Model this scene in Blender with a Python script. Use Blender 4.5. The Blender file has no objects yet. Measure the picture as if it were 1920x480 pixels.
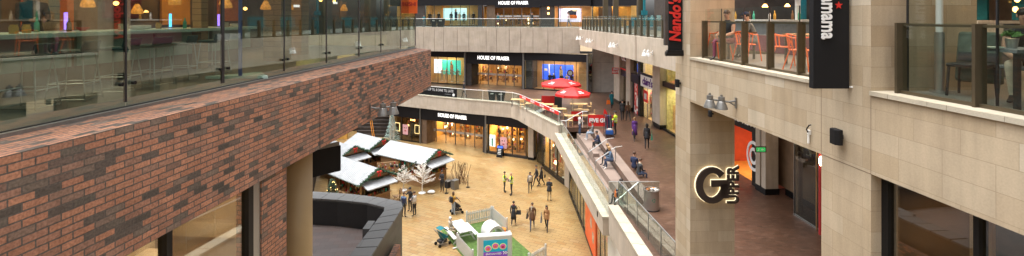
import bpy, bmesh, math, random
from mathutils import Vector, Matrix
random.seed(11)
S = bpy.context.scene
COL = S.collection
PI = math.pi
ZC, FPX, HY = 14.2, 900.0, 34.0          # camera height, focal length and horizon row of the 1920 px frame
L1, L2 = 5.5, 13.08

def G(x, y, rz=-14.2):                    # where a pixel of the photograph meets the level rz (relative to the eye)
    Y = FPX * (-rz) / (y - HY)
    return (x - 960) * Y / FPX, Y
def R(a): return math.radians(a)

# ------------------------------------------------------------------ materials
MATS = {}
def _new(name):
    m = bpy.data.materials.new(name); m.use_nodes = True
    n = m.node_tree.nodes; l = m.node_tree.links
    b = n['Principled BSDF']
    return m, n, l, b
def mat(name, c, rough=.6, metal=0, var=.12, scale=3, bump=0, bscale=40, emit=None, es=0, spec=None):
    es *= .62
    if name in MATS: return MATS[name]
    m, n, l, b = _new(name)
    b.inputs['Roughness'].default_value = rough; b.inputs['Metallic'].default_value = metal
    if spec is not None: b.inputs['Specular IOR Level'].default_value = spec
    tc = n.new('ShaderNodeTexCoord')
    nz = n.new('ShaderNodeTexNoise'); nz.inputs['Scale'].default_value = scale; nz.inputs['Detail'].default_value = 5
    l.new(tc.outputs['Object'], nz.inputs['Vector'])
    mr = n.new('ShaderNodeMapRange'); mr.inputs['To Min'].default_value = 1 - var; mr.inputs['To Max'].default_value = 1 + var
    mr.inputs['From Min'].default_value = .3; mr.inputs['From Max'].default_value = .7
    l.new(nz.outputs['Fac'], mr.inputs['Value'])
    mx = n.new('ShaderNodeVectorMath'); mx.operation = 'SCALE'; mx.inputs[0].default_value = c[:3]
    l.new(mr.outputs[0], mx.inputs['Scale']); l.new(mx.outputs[0], b.inputs['Base Color'])
    if bump:
        n2 = n.new('ShaderNodeTexNoise'); n2.inputs['Scale'].default_value = bscale; n2.inputs['Detail'].default_value = 4
        l.new(tc.outputs['Object'], n2.inputs['Vector'])
        bp = n.new('ShaderNodeBump'); bp.inputs['Strength'].default_value = bump; bp.inputs['Distance'].default_value = .02
        l.new(n2.outputs['Fac'], bp.inputs['Height']); l.new(bp.outputs[0], b.inputs['Normal'])
    if emit:
        b.inputs['Emission Color'].default_value = (*emit, 1); b.inputs['Emission Strength'].default_value = es
    MATS[name] = m; return m
def brickmat(name, stops, mortar, bw, rh, ms, rough=.7, off=.5, freq=2, rot=0, zoff=0, bump=.4, dirt=.2, dscale=.6, msmooth=.2, spec=.4, streak=0, fine=.12, rvar=.1):
    """masonry or paving in metres over the UV map; stops = [(pos, colour)] picked at random for each block"""
    if name in MATS: return MATS[name]
    m, n, l, b = _new(name)
    tc = n.new('ShaderNodeTexCoord'); mp = n.new('ShaderNodeMapping')
    mp.inputs['Rotation'].default_value = (0, 0, rot); mp.inputs['Location'].default_value = (0, zoff, 0)
    l.new(tc.outputs['UV'], mp.inputs['Vector'])
    wob = n.new('ShaderNodeTexNoise'); wob.inputs['Scale'].default_value = 9
    l.new(mp.outputs[0], wob.inputs['Vector'])
    w2 = n.new('ShaderNodeVectorMath'); w2.operation = 'SCALE'; w2.inputs['Scale'].default_value = min(.012, ms * .8)
    l.new(wob.outputs['Color'], w2.inputs[0])
    w3 = n.new('ShaderNodeVectorMath'); w3.operation = 'ADD'; l.new(mp.outputs[0], w3.inputs[0]); l.new(w2.outputs[0], w3.inputs[1])
    br = n.new('ShaderNodeTexBrick'); br.offset = off; br.offset_frequency = freq; br.squash = 1
    br.inputs['Color1'].default_value = (0, 0, 0, 1); br.inputs['Color2'].default_value = (1, 1, 1, 1); br.inputs['Mortar'].default_value = (.5, .5, .5, 1)
    for k, v in (('Scale', 1), ('Mortar Size', ms), ('Mortar Smooth', msmooth), ('Bias', 0), ('Brick Width', bw), ('Row Height', rh)):
        br.inputs[k].default_value = v
    l.new(w3.outputs[0], br.inputs['Vector'])
    cr = n.new('ShaderNodeValToRGB'); cr.color_ramp.interpolation = 'LINEAR'
    e = cr.color_ramp.elements
    while len(e) < len(stops): e.new(.5)
    for i, (p, c) in enumerate(stops): e[i].position = p; e[i].color = (*c, 1)
    l.new(br.outputs['Color'], cr.inputs['Fac'])
    nz = n.new('ShaderNodeTexNoise'); nz.inputs['Scale'].default_value = dscale; nz.inputs['Detail'].default_value = 7; nz.inputs['Roughness'].default_value = .65
    l.new(tc.outputs['UV'], nz.inputs['Vector'])
    mr = n.new('ShaderNodeMapRange'); mr.inputs['From Min'].default_value = .3; mr.inputs['From Max'].default_value = .7
    mr.inputs['To Min'].default_value = 1 - dirt; mr.inputs['To Max'].default_value = 1 + dirt; l.new(nz.outputs['Fac'], mr.inputs['Value'])
    nf = n.new('ShaderNodeTexNoise'); nf.inputs['Scale'].default_value = 38; nf.inputs['Detail'].default_value = 6
    l.new(tc.outputs['UV'], nf.inputs['Vector'])
    mf = n.new('ShaderNodeMapRange'); mf.inputs['From Min'].default_value = .3; mf.inputs['From Max'].default_value = .7
    mf.inputs['To Min'].default_value = 1 - fine; mf.inputs['To Max'].default_value = 1 + fine; l.new(nf.outputs['Fac'], mf.inputs['Value'])
    mm = n.new('ShaderNodeMath'); mm.operation = 'MULTIPLY'; l.new(mr.outputs[0], mm.inputs[0]); l.new(mf.outputs[0], mm.inputs[1])
    if streak:                              # rain streaks and old water marks, stretched down the wall
        ms_ = n.new('ShaderNodeMapping'); ms_.inputs['Scale'].default_value = (3.2, .35, 1); l.new(tc.outputs['UV'], ms_.inputs['Vector'])
        ns = n.new('ShaderNodeTexNoise'); ns.inputs['Scale'].default_value = 1.6; ns.inputs['Detail'].default_value = 6; ns.inputs['Roughness'].default_value = .6; l.new(ms_.outputs[0], ns.inputs['Vector'])
        mq = n.new('ShaderNodeMapRange'); mq.inputs['From Min'].default_value = .38; mq.inputs['From Max'].default_value = .62; mq.inputs['To Min'].default_value = 1 - streak; mq.inputs['To Max'].default_value = 1 + streak * .6; l.new(ns.outputs['Fac'], mq.inputs['Value'])
        m3 = n.new('ShaderNodeMath'); m3.operation = 'MULTIPLY'; l.new(mm.outputs[0], m3.inputs[0]); l.new(mq.outputs[0], m3.inputs[1]); mm = m3
    mix = n.new('ShaderNodeMix'); mix.data_type = 'RGBA'; mix.inputs[7].default_value = (*mortar, 1)
    l.new(br.outputs['Fac'], mix.inputs[0]); l.new(cr.outputs[0], mix.inputs[6])
    sc = n.new('ShaderNodeVectorMath'); sc.operation = 'SCALE'; l.new(mix.outputs[2], sc.inputs[0]); l.new(mm.outputs[0], sc.inputs['Scale'])
    l.new(sc.outputs[0], b.inputs['Base Color'])
    b.inputs['Specular IOR Level'].default_value = spec
    rr = n.new('ShaderNodeMapRange'); rr.inputs['To Min'].default_value = rough - rvar; rr.inputs['To Max'].default_value = rough + rvar
    l.new(nz.outputs['Fac'], rr.inputs['Value']); l.new(rr.outputs[0], b.inputs['Roughness'])
    if bump:
        h = n.new('ShaderNodeMath'); h.operation = 'MULTIPLY_ADD'; h.inputs[1].default_value = .25
        l.new(nf.outputs['Fac'], h.inputs[0])
        iv = n.new('ShaderNodeMath'); iv.operation = 'SUBTRACT'; iv.inputs[0].default_value = 1; l.new(br.outputs['Fac'], iv.inputs[1])
        l.new(iv.outputs[0], h.inputs[2])
        bp = n.new('ShaderNodeBump'); bp.inputs['Strength'].default_value = bump; bp.inputs['Distance'].default_value = .01
        l.new(h.outputs[0], bp.inputs['Height']); l.new(bp.outputs[0], b.inputs['Normal'])
    MATS[name] = m; return m
def glassmat(name, tint=(.9, .95, .93), ior=1.5, dirt=0.0, boost=1.0):
    if name in MATS: return MATS[name]
    m, n, l, b = _new(name); n.remove(b); out = n['Material Output']
    t = n.new('ShaderNodeBsdfTransparent'); t.inputs[0].default_value = (*tint, 1)
    g = n.new('ShaderNodeBsdfGlossy'); g.inputs['Roughness'].default_value = .01; g.inputs['Color'].default_value = (.95, .97, .96, 1)
    r0 = ((ior - 1) / (ior + 1)) ** 2 * boost
    f = n.new('ShaderNodeLayerWeight'); f.inputs['Blend'].default_value = .5
    p5 = n.new('ShaderNodeMath'); p5.operation = 'POWER'; p5.inputs[1].default_value = 5; l.new(f.outputs['Facing'], p5.inputs[0])
    k = n.new('ShaderNodeMath'); k.operation = 'MULTIPLY_ADD'; k.inputs[1].default_value = 1 - r0; k.inputs[2].default_value = r0; k.use_clamp = True
    l.new(p5.outputs[0], k.inputs[0])
    mx = n.new('ShaderNodeMixShader'); l.new(k.outputs[0], mx.inputs[0]); l.new(t.outputs[0], mx.inputs[1]); l.new(g.outputs[0], mx.inputs[2])
    last = mx
    if dirt:
        d = n.new('ShaderNodeBsdfDiffuse'); d.inputs[0].default_value = (.5, .55, .52, 1)
        m2 = n.new('ShaderNodeMixShader'); m2.inputs[0].default_value = dirt
        l.new(last.outputs[0], m2.inputs[1]); l.new(d.outputs[0], m2.inputs[2]); last = m2
    l.new(last.outputs[0], out.inputs['Surface'])
    MATS[name] = m; return m
def M(n): return MATS[n]

STONE = brickmat('beige_stone', [(0, (.43, .34, .235)), (.35, (.475, .39, .28)), (.62, (.41, .318, .21)), (.85, (.45, .362, .255)), (1, (.52, .45, .345))], (.33, .26, .175), .66, .32, .004, rough=.75, off=.37, freq=3, bump=.25, dirt=.12, dscale=.5, fine=.06, streak=.08)
STONEP = brickmat('pale_stone_panel', [(0, (.43, .36, .285)), (.5, (.475, .405, .33)), (1, (.45, .38, .30))], (.48, .41, .33), .6, .9, .003, rough=.75, off=.3, freq=2, bump=.1, dirt=.13, dscale=.9, fine=.06, streak=.07)
COPE = brickmat('coping_stone', [(0, (.42, .37, .285)), (1, (.48, .43, .34))], (.26, .22, .16), .9, 3, .006, rough=.7, bump=.2, dirt=.12, dscale=1.5, fine=.07)
RED = brickmat('red_brick', [(0, (.085, .072, .06)), (.10, (.14, .11, .092)), (.16, (.29, .16, .115)), (.28, (.43, .20, .12)), (.45, (.51, .25, .155)), (.58, (.45, .21, .13)), (.75, (.39, .20, .135)), (.88, (.31, .185, .135)), (.95, (.22, .165, .13)), (1, (.13, .11, .09))],
               (.13, .11, .095), .225, .075, .0075, rough=.8, zoff=.03, bump=.9, dirt=.14, dscale=1.1, msmooth=.05, fine=.3, streak=.10)
PAVE = brickmat('plaza_sandstone', [(0, (.265, .17, .065)), (.3, (.30, .20, .085)), (.62, (.28, .18, .072)), (.88, (.255, .145, .05)), (1, (.33, .235, .12))], (.11, .07, .028), .62, .33, .012, rough=.42, off=.43, freq=2, rot=R(28), bump=.15, dirt=.16, dscale=.35, fine=.10, spec=.5)
PAVB = brickmat('terrace_brick_paving', [(0, (.075, .038, .024)), (.4, (.115, .058, .036)), (.7, (.095, .05, .033)), (1, (.145, .082, .055))], (.06, .04, .03), .21, .105, .004, rough=.42, rot=R(4), bump=.2, dirt=.28, dscale=.5, fine=.12, spec=.5)
PAVT = brickmat('small_terrace_paving', [(0, (.17, .145, .14)), (.5, (.21, .175, .17)), (1, (.19, .145, .135))], (.15, .11, .1), .5, .3, .006, rough=.5, rot=R(-8), bump=.2, dirt=.12, fine=.1)
SLATE = brickmat('dark_slate_panel', [(0, (.06, .056, .047)), (.6, (.075, .07, .058)), (1, (.095, .088, .073))], (.05, .05, .045), .62, .31, .004, rough=.45, bump=.2, dirt=.2, fine=.1)
SLATEC = brickmat('slate_coping', [(0, (.12, .122, .122)), (1, (.15, .152, .152))], (.08, .08, .08), 3, .62, .008, rough=.5, bump=.2, dirt=.08, fine=.06, rot=R(-2))
CONC = brickmat('grey_concrete_panel', [(0, (.42, .385, .34)), (1, (.47, .43, .38))], (.14, .13, .12), 1.9, 9, .012, rough=.8, bump=.2, dirt=.15, dscale=1.5, fine=.06)
TIER = brickmat('brown_step_stone', [(0, (.23, .17, .14)), (1, (.28, .21, .175))], (.13, .10, .08), 1.6, 5, .006, rough=.55, bump=.15, dirt=.15, fine=.08, rot=R(90))
WOOD = brickmat('plank_wood', [(0, (.32, .19, .09)), (.5, (.42, .26, .13)), (1, (.36, .2, .1))], (.12, .07, .04), 3, .14, .006, rough=.6, bump=.3, dirt=.15, fine=.15)
mat('black', (.008, .008, .009), .35, var=.05, spec=.3); mat('black_matt', (.008, .0078, .009), .7, var=.1, spec=.25)
mat('dark_frame', (.035, .035, .037), .35, .3, var=.05); mat('bronze', (.105, .082, .05), .42, .55, var=.08)
mat('steel', (.48, .48, .47), .32, .95, var=.04); mat('white_metal', (.78, .78, .76), .4, .1, var=.03); mat('grey_metal', (.21, .205, .195), .42, .6, var=.1, scale=20)
mat('white_paint', (.78, .77, .74), .5, var=.04, scale=5); mat('plaster_white', (.72, .69, .63), .8, var=.05)
mat('tan_column', (.43, .32, .17), .5, var=.06, scale=1.5); mat('warm_wall', (.62, .42, .20), .8, var=.12, scale=2); mat('orange_wall', (.80, .33, .05), .8, var=.1)
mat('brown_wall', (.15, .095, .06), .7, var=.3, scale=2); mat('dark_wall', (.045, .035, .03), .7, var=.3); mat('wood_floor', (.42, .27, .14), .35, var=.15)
mat('grey_floor', (.26, .24, .22), .35, var=.1); mat('ceiling', (.5, .46, .4), .9); mat('shade_black', (.014, .014, .014), .3, var=.2); mat('teal_fabric', (.012, .075, .085), .6, var=.12, scale=8)
mat('counter_white', (.62, .78, .70), .35, var=.03); mat('counter_panel', (.30, .40, .35), .6, var=.1)
mat('red', (.62, .02, .018), .5, var=.1); mat('orange', (.85, .14, .02), .4, var=.06); mat('light_wood', (.62, .42, .20), .5, var=.15, scale=10)
mat('text_white', (.9, .9, .9), .5, emit=(1, .98, .95), es=1.0); mat('letter_white', (.85, .85, .85), .5, var=0); mat('letter_red', (.6, .02, .015), .5, var=.02)
mat('letter_dark', (.045, .032, .028), .45, var=.05); mat('halo', (.9, .8, .5), .5, emit=(1, .86, .58), es=.9)
mat('lamp_warm', (1, .6, .2), .5, emit=(1, .42, .1), es=7); mat('lamp_white', (1, .9, .7), .5, emit=(1, .8, .5), es=9)
mat('neon_blue', (.1, .3, 1), .5, emit=(.08, .45, 1), es=3.5); mat('neon_violet', (.4, .2, 1), .5, emit=(.35, .16, 1), es=2.6)
mat('turf', (.065, .125, .022), .9, var=.3, scale=5, bump=.7, bscale=70); mat('garland', (.022, .06, .024), .8, var=.5, scale=15)
mat('snow', (.82, .84, .85), .7, var=.05); mat('plastic_white', (.55, .55, .535), .3, var=.02); mat('skin', (.52, .30, .21), .5, var=.05)
mat('skin_dark', (.16, .08, .05), .5, var=.05); mat('mannequin', (.55, .42, .30), .4, var=.05); mat('hair_dark', (.02, .013, .01), .5); mat('hair_brown', (.07, .035, .018), .5)
mat('hair_blond', (.38, .22, .09), .5); mat('shoe', (.025, .02, .02), .5); mat('shoe_pale', (.6, .58, .55), .5); mat('hivis', (.62, .86, .04), .5, var=.04); mat('silver_band', (.7, .7, .7), .35, .3)
for n_, c_ in dict(c_black=(.022, .022, .026), c_navy=(.018, .028, .075), c_grey=(.16, .17, .18), c_pale=(.55, .52, .49), c_denim=(.10, .16, .25), c_jean=(.05, .07, .13), c_lightjean=(.32, .39, .48),
                  c_khaki=(.38, .30, .19), c_brown=(.12, .06, .03), c_tan=(.30, .155, .06), c_mustard=(.42, .23, .03), c_teal=(.0, .13, .16), c_purple=(.11, .03, .21), c_maroon=(.13, .02, .04),
                  c_beige=(.42, .36, .28), c_red=(.45, .03, .03), c_green=(.05, .32, .22), c_orange=(.8, .18, .02), c_blue=(.02, .11, .42), c_pink=(.75, .22, .28)).items():
    mat(n_, c_, .75, var=.15, scale=12)
GLASS = glassmat('clear_glass', (.93, .96, .94), 1.45); GLASSR = glassmat('reflective_glass', (.70, .80, .76), 1.6, boost=3.0)
GLASSW = glassmat('bronze_glass', (.84, .79, .70), 1.6, boost=3.6)
GLASSD = glassmat('dark_glass', (.55, .55, .5), 1.6, boost=1.3); GLASSB = glassmat('balustrade_glass', (.86, .92, .90), 1.45, dirt=.03)

# ------------------------------------------------------------------ mesh builder
class Fr:
    """plan frame: u along p0->p1, v to its left (side=1) or right (side=-1), z up"""
    def __init__(s, p0, p1, side=1):
        s.o = Vector((p0[0], p0[1])); d = Vector((p1[0] - p0[0], p1[1] - p0[1])); s.len = d.length; s.u = d / s.len
        s.v = Vector((-s.u.y, s.u.x)) * side; s.ang = math.atan2(s.u.y, s.u.x)
    def P(s, u, v, z): q = s.o + s.u * u + s.v * v; return Vector((q.x, q.y, z))
    def ux(s, x, v=0):                      # u where the sight line through photo column x crosses the line at depth v
        k = (x - 960) / FPX; o = s.o + s.v * v
        return (k * o.y - o.x) / (s.u.x - k * s.u.y)
WM = {}
class MB:
    def __init__(s, ang=0): s.v = []; s.f = []; s.m = []; s.ang = ang; s.mi = 0
    def face(s, pts):
        b = len(s.v); s.v += [Vector(p) for p in pts]; s.f.append(list(range(b, b + len(pts)))); s.m.append(s.mi); return s
    def hexa(s, p):                         # 8 corners: bottom 4, top 4
        b = len(s.v); s.v += [Vector(q) for q in p]
        for f in ((3, 2, 1, 0), (4, 5, 6, 7), (0, 1, 5, 4), (1, 2, 6, 5), (2, 3, 7, 6), (3, 0, 4, 7)): s.f.append([b + i for i in f]); s.m.append(s.mi)
        return s
    def bx(s, x0, x1, y0, y1, z0, z1): return s.hexa([(x0, y0, z0), (x1, y0, z0), (x1, y1, z0), (x0, y1, z0), (x0, y0, z1), (x1, y0, z1), (x1, y1, z1), (x0, y1, z1)])
    def cb(s, c, d, rot=0):
        hx, hy, hz = d[0] / 2, d[1] / 2, d[2] / 2; co, si = math.cos(rot), math.sin(rot)
        return s.hexa([(c[0] + x * co - y * si, c[1] + x * si + y * co, c[2] + z) for z in (-hz, hz) for x, y in ((-hx, -hy), (hx, -hy), (hx, hy), (-hx, hy))])
    def fb(s, F, u0, u1, v0, v1, z0, z1):
        s.ang = F.ang
        return s.hexa([F.P(u, v, z) for z in (z0, z1) for u, v in ((u0, v0), (u1, v0), (u1, v1), (u0, v1))])
    def prism(s, poly, z0, z1):
        n = len(poly); b = len(s.v)
        s.v += [Vector((p[0], p[1], z0)) for p in poly] + [Vector((p[0], p[1], z1)) for p in poly]
        s.f += [[b + i for i in range(n)][::-1], [b + n + i for i in range(n)]] + [[b + i, b + (i + 1) % n, b + n + (i + 1) % n, b + n + i] for i in range(n)]
        s.m += [s.mi] * (n + 2); return s
    def strip(s, a, c, z0, z1):             # wall of quads between two plan polylines
        for i in range(len(a) - 1):
            s.prism([a[i], a[i + 1], c[i + 1], c[i]], z0, z1)
        return s
    def cyl(s, p0, p1, r0, r1=None, n=10, cap=True):
        p0, p1 = Vector(p0), Vector(p1); r1 = r0 if r1 is None else r1
        d = (p1 - p0).normalized(); a = d.orthogonal().normalized(); c = d.cross(a); b = len(s.v)
        for p, r in ((p0, r0), (p1, r1)): s.v += [p + (a * math.cos(2 * PI * i / n) + c * math.sin(2 * PI * i / n)) * r for i in range(n)]
        for i in range(n): j = (i + 1) % n; s.f.append([b + i, b + j, b + n + j, b + n + i]); s.m.append(s.mi)
        if cap: s.f += [[b + i for i in range(n)][::-1], [b + n + i for i in range(n)]]; s.m += [s.mi] * 2
        return s
    def tube(s, pts, r, n=6):
        for i in range(len(pts) - 1):
            rr = r if not isinstance(r, (list, tuple)) else r[i]; r2 = r if not isinstance(r, (list, tuple)) else r[i + 1]
            s.cyl(pts[i], pts[i + 1], rr, r2, n)
        return s
    def lathe(s, c, prof, n=12, sx=1, sy=1):
        b = len(s.v); c = Vector(c)
        for r, z in prof: s.v += [c + Vector((r * sx * math.cos(2 * PI * i / n), r * sy * math.sin(2 * PI * i / n), z)) for i in range(n)]
        for k in range(len(prof) - 1):
            for i in range(n): j = (i + 1) % n; s.f.append([b + k * n + i, b + k * n + j, b + (k + 1) * n + j, b + (k + 1) * n + i]); s.m.append(s.mi)
        s.f += [[b + i for i in range(n)][::-1], [b + (len(prof) - 1) * n + i for i in range(n)]]; s.m += [s.mi] * 2
        return s
    def ball(s, c, r, n=10, k=6):
        r = (r, r, r) if not isinstance(r, (tuple, list)) else r
        prof = [(max(.02, math.sin(PI * i / k)), -math.cos(PI * i / k)) for i in range(k + 1)]
        b = len(s.v); s.lathe((0, 0, 0), prof, n)
        for i in range(b, len(s.v)): q = s.v[i]; s.v[i] = Vector((c[0] + q.x * r[0], c[1] + q.y * r[1], c[2] + q.z * r[2]))
        return s
    def build(s, name, mats, parent=None, smooth=False, local=False, bevel=0):
        mats = mats if isinstance(mats, (list, tuple)) else [mats]
        mats = [MATS[q] if isinstance(q, str) else q for q in mats]
        me = bpy.data.meshes.new(name)
        vs = [v.copy() for v in s.v]; loc = Vector((0, 0, 0)); uvs = []
        ca, sa = math.cos(s.ang), math.sin(s.ang)
        for f in s.f:
            p = [vs[i] for i in f]; nn = Vector((0, 0, 0))
            for i in range(len(p)): nn += p[i].cross(p[(i + 1) % len(p)])
            if nn.length > 0: nn.normalize()
            if abs(nn.z) > .75: uvs.append([(q.x * ca + q.y * sa, -q.x * sa + q.y * ca) for q in p])
            else:
                t = Vector((-nn.y, nn.x, 0)).normalized()
                if t.x * ca + t.y * sa < 0: t = -t
                uvs.append([(q.dot(t), q.z) for q in p])
        if parent is None:
            xs = [v.x for v in vs]; ys = [v.y for v in vs]
            loc = Vector(((min(xs) + max(xs)) / 2, (min(ys) + max(ys)) / 2, min(v.z for v in vs)))
            if local: loc = Vector((0, 0, 0))
            vs = [v - loc for v in vs]
        elif not local:
            inv = WM.get(parent.name, Matrix.Identity(4)).inverted(); vs = [inv @ v for v in vs]
        me.from_pydata(vs, [], s.f); ul = me.uv_layers.new(name='UVMap').data
        k = 0
        for u in uvs:
            for q in u: ul[k].uv = q; k += 1
        for q in mats: me.materials.append(q)
        me.polygons.foreach_set('material_index', s.m)
        bm = bmesh.new(); bm.from_mesh(me); bmesh.ops.recalc_face_normals(bm, faces=bm.faces); bm.to_mesh(me); bm.free()
        if smooth: me.polygons.foreach_set('use_smooth', [True] * len(me.polygons))
        o = bpy.data.objects.new(name, me); COL.objects.link(o); o.location = loc
        if parent: o.parent = parent; WM[o.name] = WM.get(parent.name, Matrix.Identity(4))
        else: WM[o.name] = Matrix.Translation(loc)
        if bevel:
            bv = o.modifiers.new('edge', 'BEVEL'); bv.width = bevel; bv.segments = 2; bv.limit_method = 'ANGLE'
        return o
def tag(o, label=None, cat=None, group=None, kind=None):
    for k, v in (('label', label), ('category', cat), ('group', group), ('kind', kind)):
        if v: o[k] = v
    return o
def root(name, loc, label, cat, group=None, rz=0):
    o = bpy.data.objects.new(name, None); COL.objects.link(o); o.empty_display_size = .2
    o.location = loc; o.rotation_euler = (0, 0, rz); WM[o.name] = Matrix.Translation(Vector(loc)) @ Matrix.Rotation(rz, 4, 'Z')
    return tag(o, label, cat, group)
def copy_thing(o, loc, rz, label=None):
    kids = [c for c in KIDS(o)]
    c = o.copy(); COL.objects.link(c); c.location = loc; c.rotation_euler = (0, 0, rz)
    if label: c['label'] = label
    WM[c.name] = Matrix.Translation(Vector(loc)) @ Matrix.Rotation(rz, 4, 'Z')
    def rec(src, dst):
        for k in KIDS(src):
            q = k.copy(); COL.objects.link(q); q.parent = dst; rec(k, q)
    rec(o, c); return c
def KIDS(o): return [c for c in COL.objects if c.parent == o]
def text(name, s, c, right, up, size, m, parent=None, ext=.015, offset=0, shear=0, space=1, stretch=1):
    cu = bpy.data.curves.new(name, 'FONT'); cu.body = s; cu.size = size; cu.extrude = ext; cu.offset = offset; cu.shear = shear
    cu.align_x = 'CENTER'; cu.align_y = 'CENTER'; cu.resolution_u = 3; cu.space_character = space
    t = bpy.data.objects.new(name, cu); COL.objects.link(t)
    dg = bpy.context.evaluated_depsgraph_get(); me = bpy.data.meshes.new_from_object(t.evaluated_get(dg))
    bpy.data.objects.remove(t)
    r = Vector(right).normalized(); u = Vector(up).normalized(); nn = r.cross(u)
    mt = Matrix((( r.x * stretch, u.x, nn.x, c[0]), (r.y * stretch, u.y, nn.y, c[1]), (r.z * stretch, u.z, nn.z, c[2]), (0, 0, 0, 1)))
    me.transform(mt)
    me.materials.clear(); me.materials.append(MATS[m] if isinstance(m, str) else m)
    o = bpy.data.objects.new(name, me); COL.objects.link(o)
    if parent: me.transform(WM[parent.name].inverted()); o.parent = parent; WM[o.name] = WM[parent.name]
    return o
def area(loc, size, power, col=(1, .72, .42), rot=(0, 0, 0), sy=None):
    l = bpy.data.lights.new('lamp', 'AREA'); l.energy = power * .75; l.color = col; l.size = size
    if sy: l.shape = 'RECTANGLE'; l.size_y = sy
    o = bpy.data.objects.new('lamp_or_fill', l); COL.objects.link(o); o.location = loc; o.rotation_euler = rot  # stands for room and shop lamps, also for added unseen fill
    return o
# ------------------------------------------------------------------ people
def skin_mesh(name, chains, mats):
    """chains: lists of (point, radius, region) joined along; each chain may start with the index of a shared vertex"""
    vs, es, rs, reg, roots = [], [], [], [], []
    named = {}
    for ch in chains:
        prev = None
        for it in ch:
            if isinstance(it, str): prev = named[it]; continue
            p, r, g = it[0], it[1], it[2]
            vs.append(p); rs.append(r if isinstance(r, tuple) else (r, r)); reg.append(g); i = len(vs) - 1
            if len(it) > 3: named[it[3]] = i
            if prev is None: roots.append(i)
            else: es.append((prev, i))
            prev = i
    me = bpy.data.meshes.new(name); me.from_pydata(vs, es, [])
    o = bpy.data.objects.new(name, me); COL.objects.link(o)
    sk = o.modifiers.new('s', 'SKIN'); sk.use_smooth_shade = True
    for i, r in enumerate(rs):
        me.skin_vertices[0].data[i].radius = r; me.skin_vertices[0].data[i].use_root = i in roots
    sb = o.modifiers.new('u', 'SUBSURF'); sb.levels = 1; sb.render_levels = 1
    dg = bpy.context.evaluated_depsgraph_get(); m2 = bpy.data.meshes.new_from_object(o.evaluated_get(dg))
    bpy.data.objects.remove(o); bpy.data.meshes.remove(me)
    m2.materials.clear()
    for q in mats: m2.materials.append(MATS[q])
    segs = [(Vector(vs[a]), Vector(vs[b]), reg[b], max(rs[b])) for a, b in es]
    for f in m2.polygons:
        c = f.center; best = 9; g = 0
        for a, b, r, rad in segs:
            ab = b - a; t = max(0, min(1, (c - a).dot(ab) / max(1e-9, ab.length_squared))); d = (c - a - ab * t).length - rad
            if d < best: best = d; g = r
        f.material_index = g; f.use_smooth = True
    return m2
def finger_chains(w, h, side, g):
    """five short curled fingers rooted in the palm; w = wrist, h = hand end"""
    w, h = Vector(w), Vector(h); d = (h - w).normalized(); sd = d.cross(Vector((side, .2, .1))).normalized(); cu = sd.cross(d)
    out = []
    for k, L in enumerate((.075, .085, .08, .065)):
        b = h - d * .015 + sd * (k - 1.5) * .021
        out.append([(b, .009, g), (b + d * L * .55 + cu * .006, .0085, g), (b + d * L * .9 + cu * .028, .007, g)])
    b = w + d * .035 + sd * -.03
    out.append([(b, .011, g), (b + d * .03 - sd * .022, .01, g), (b + d * .062 - sd * .028 + cu * .01, .008, g)])
    return out
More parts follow.
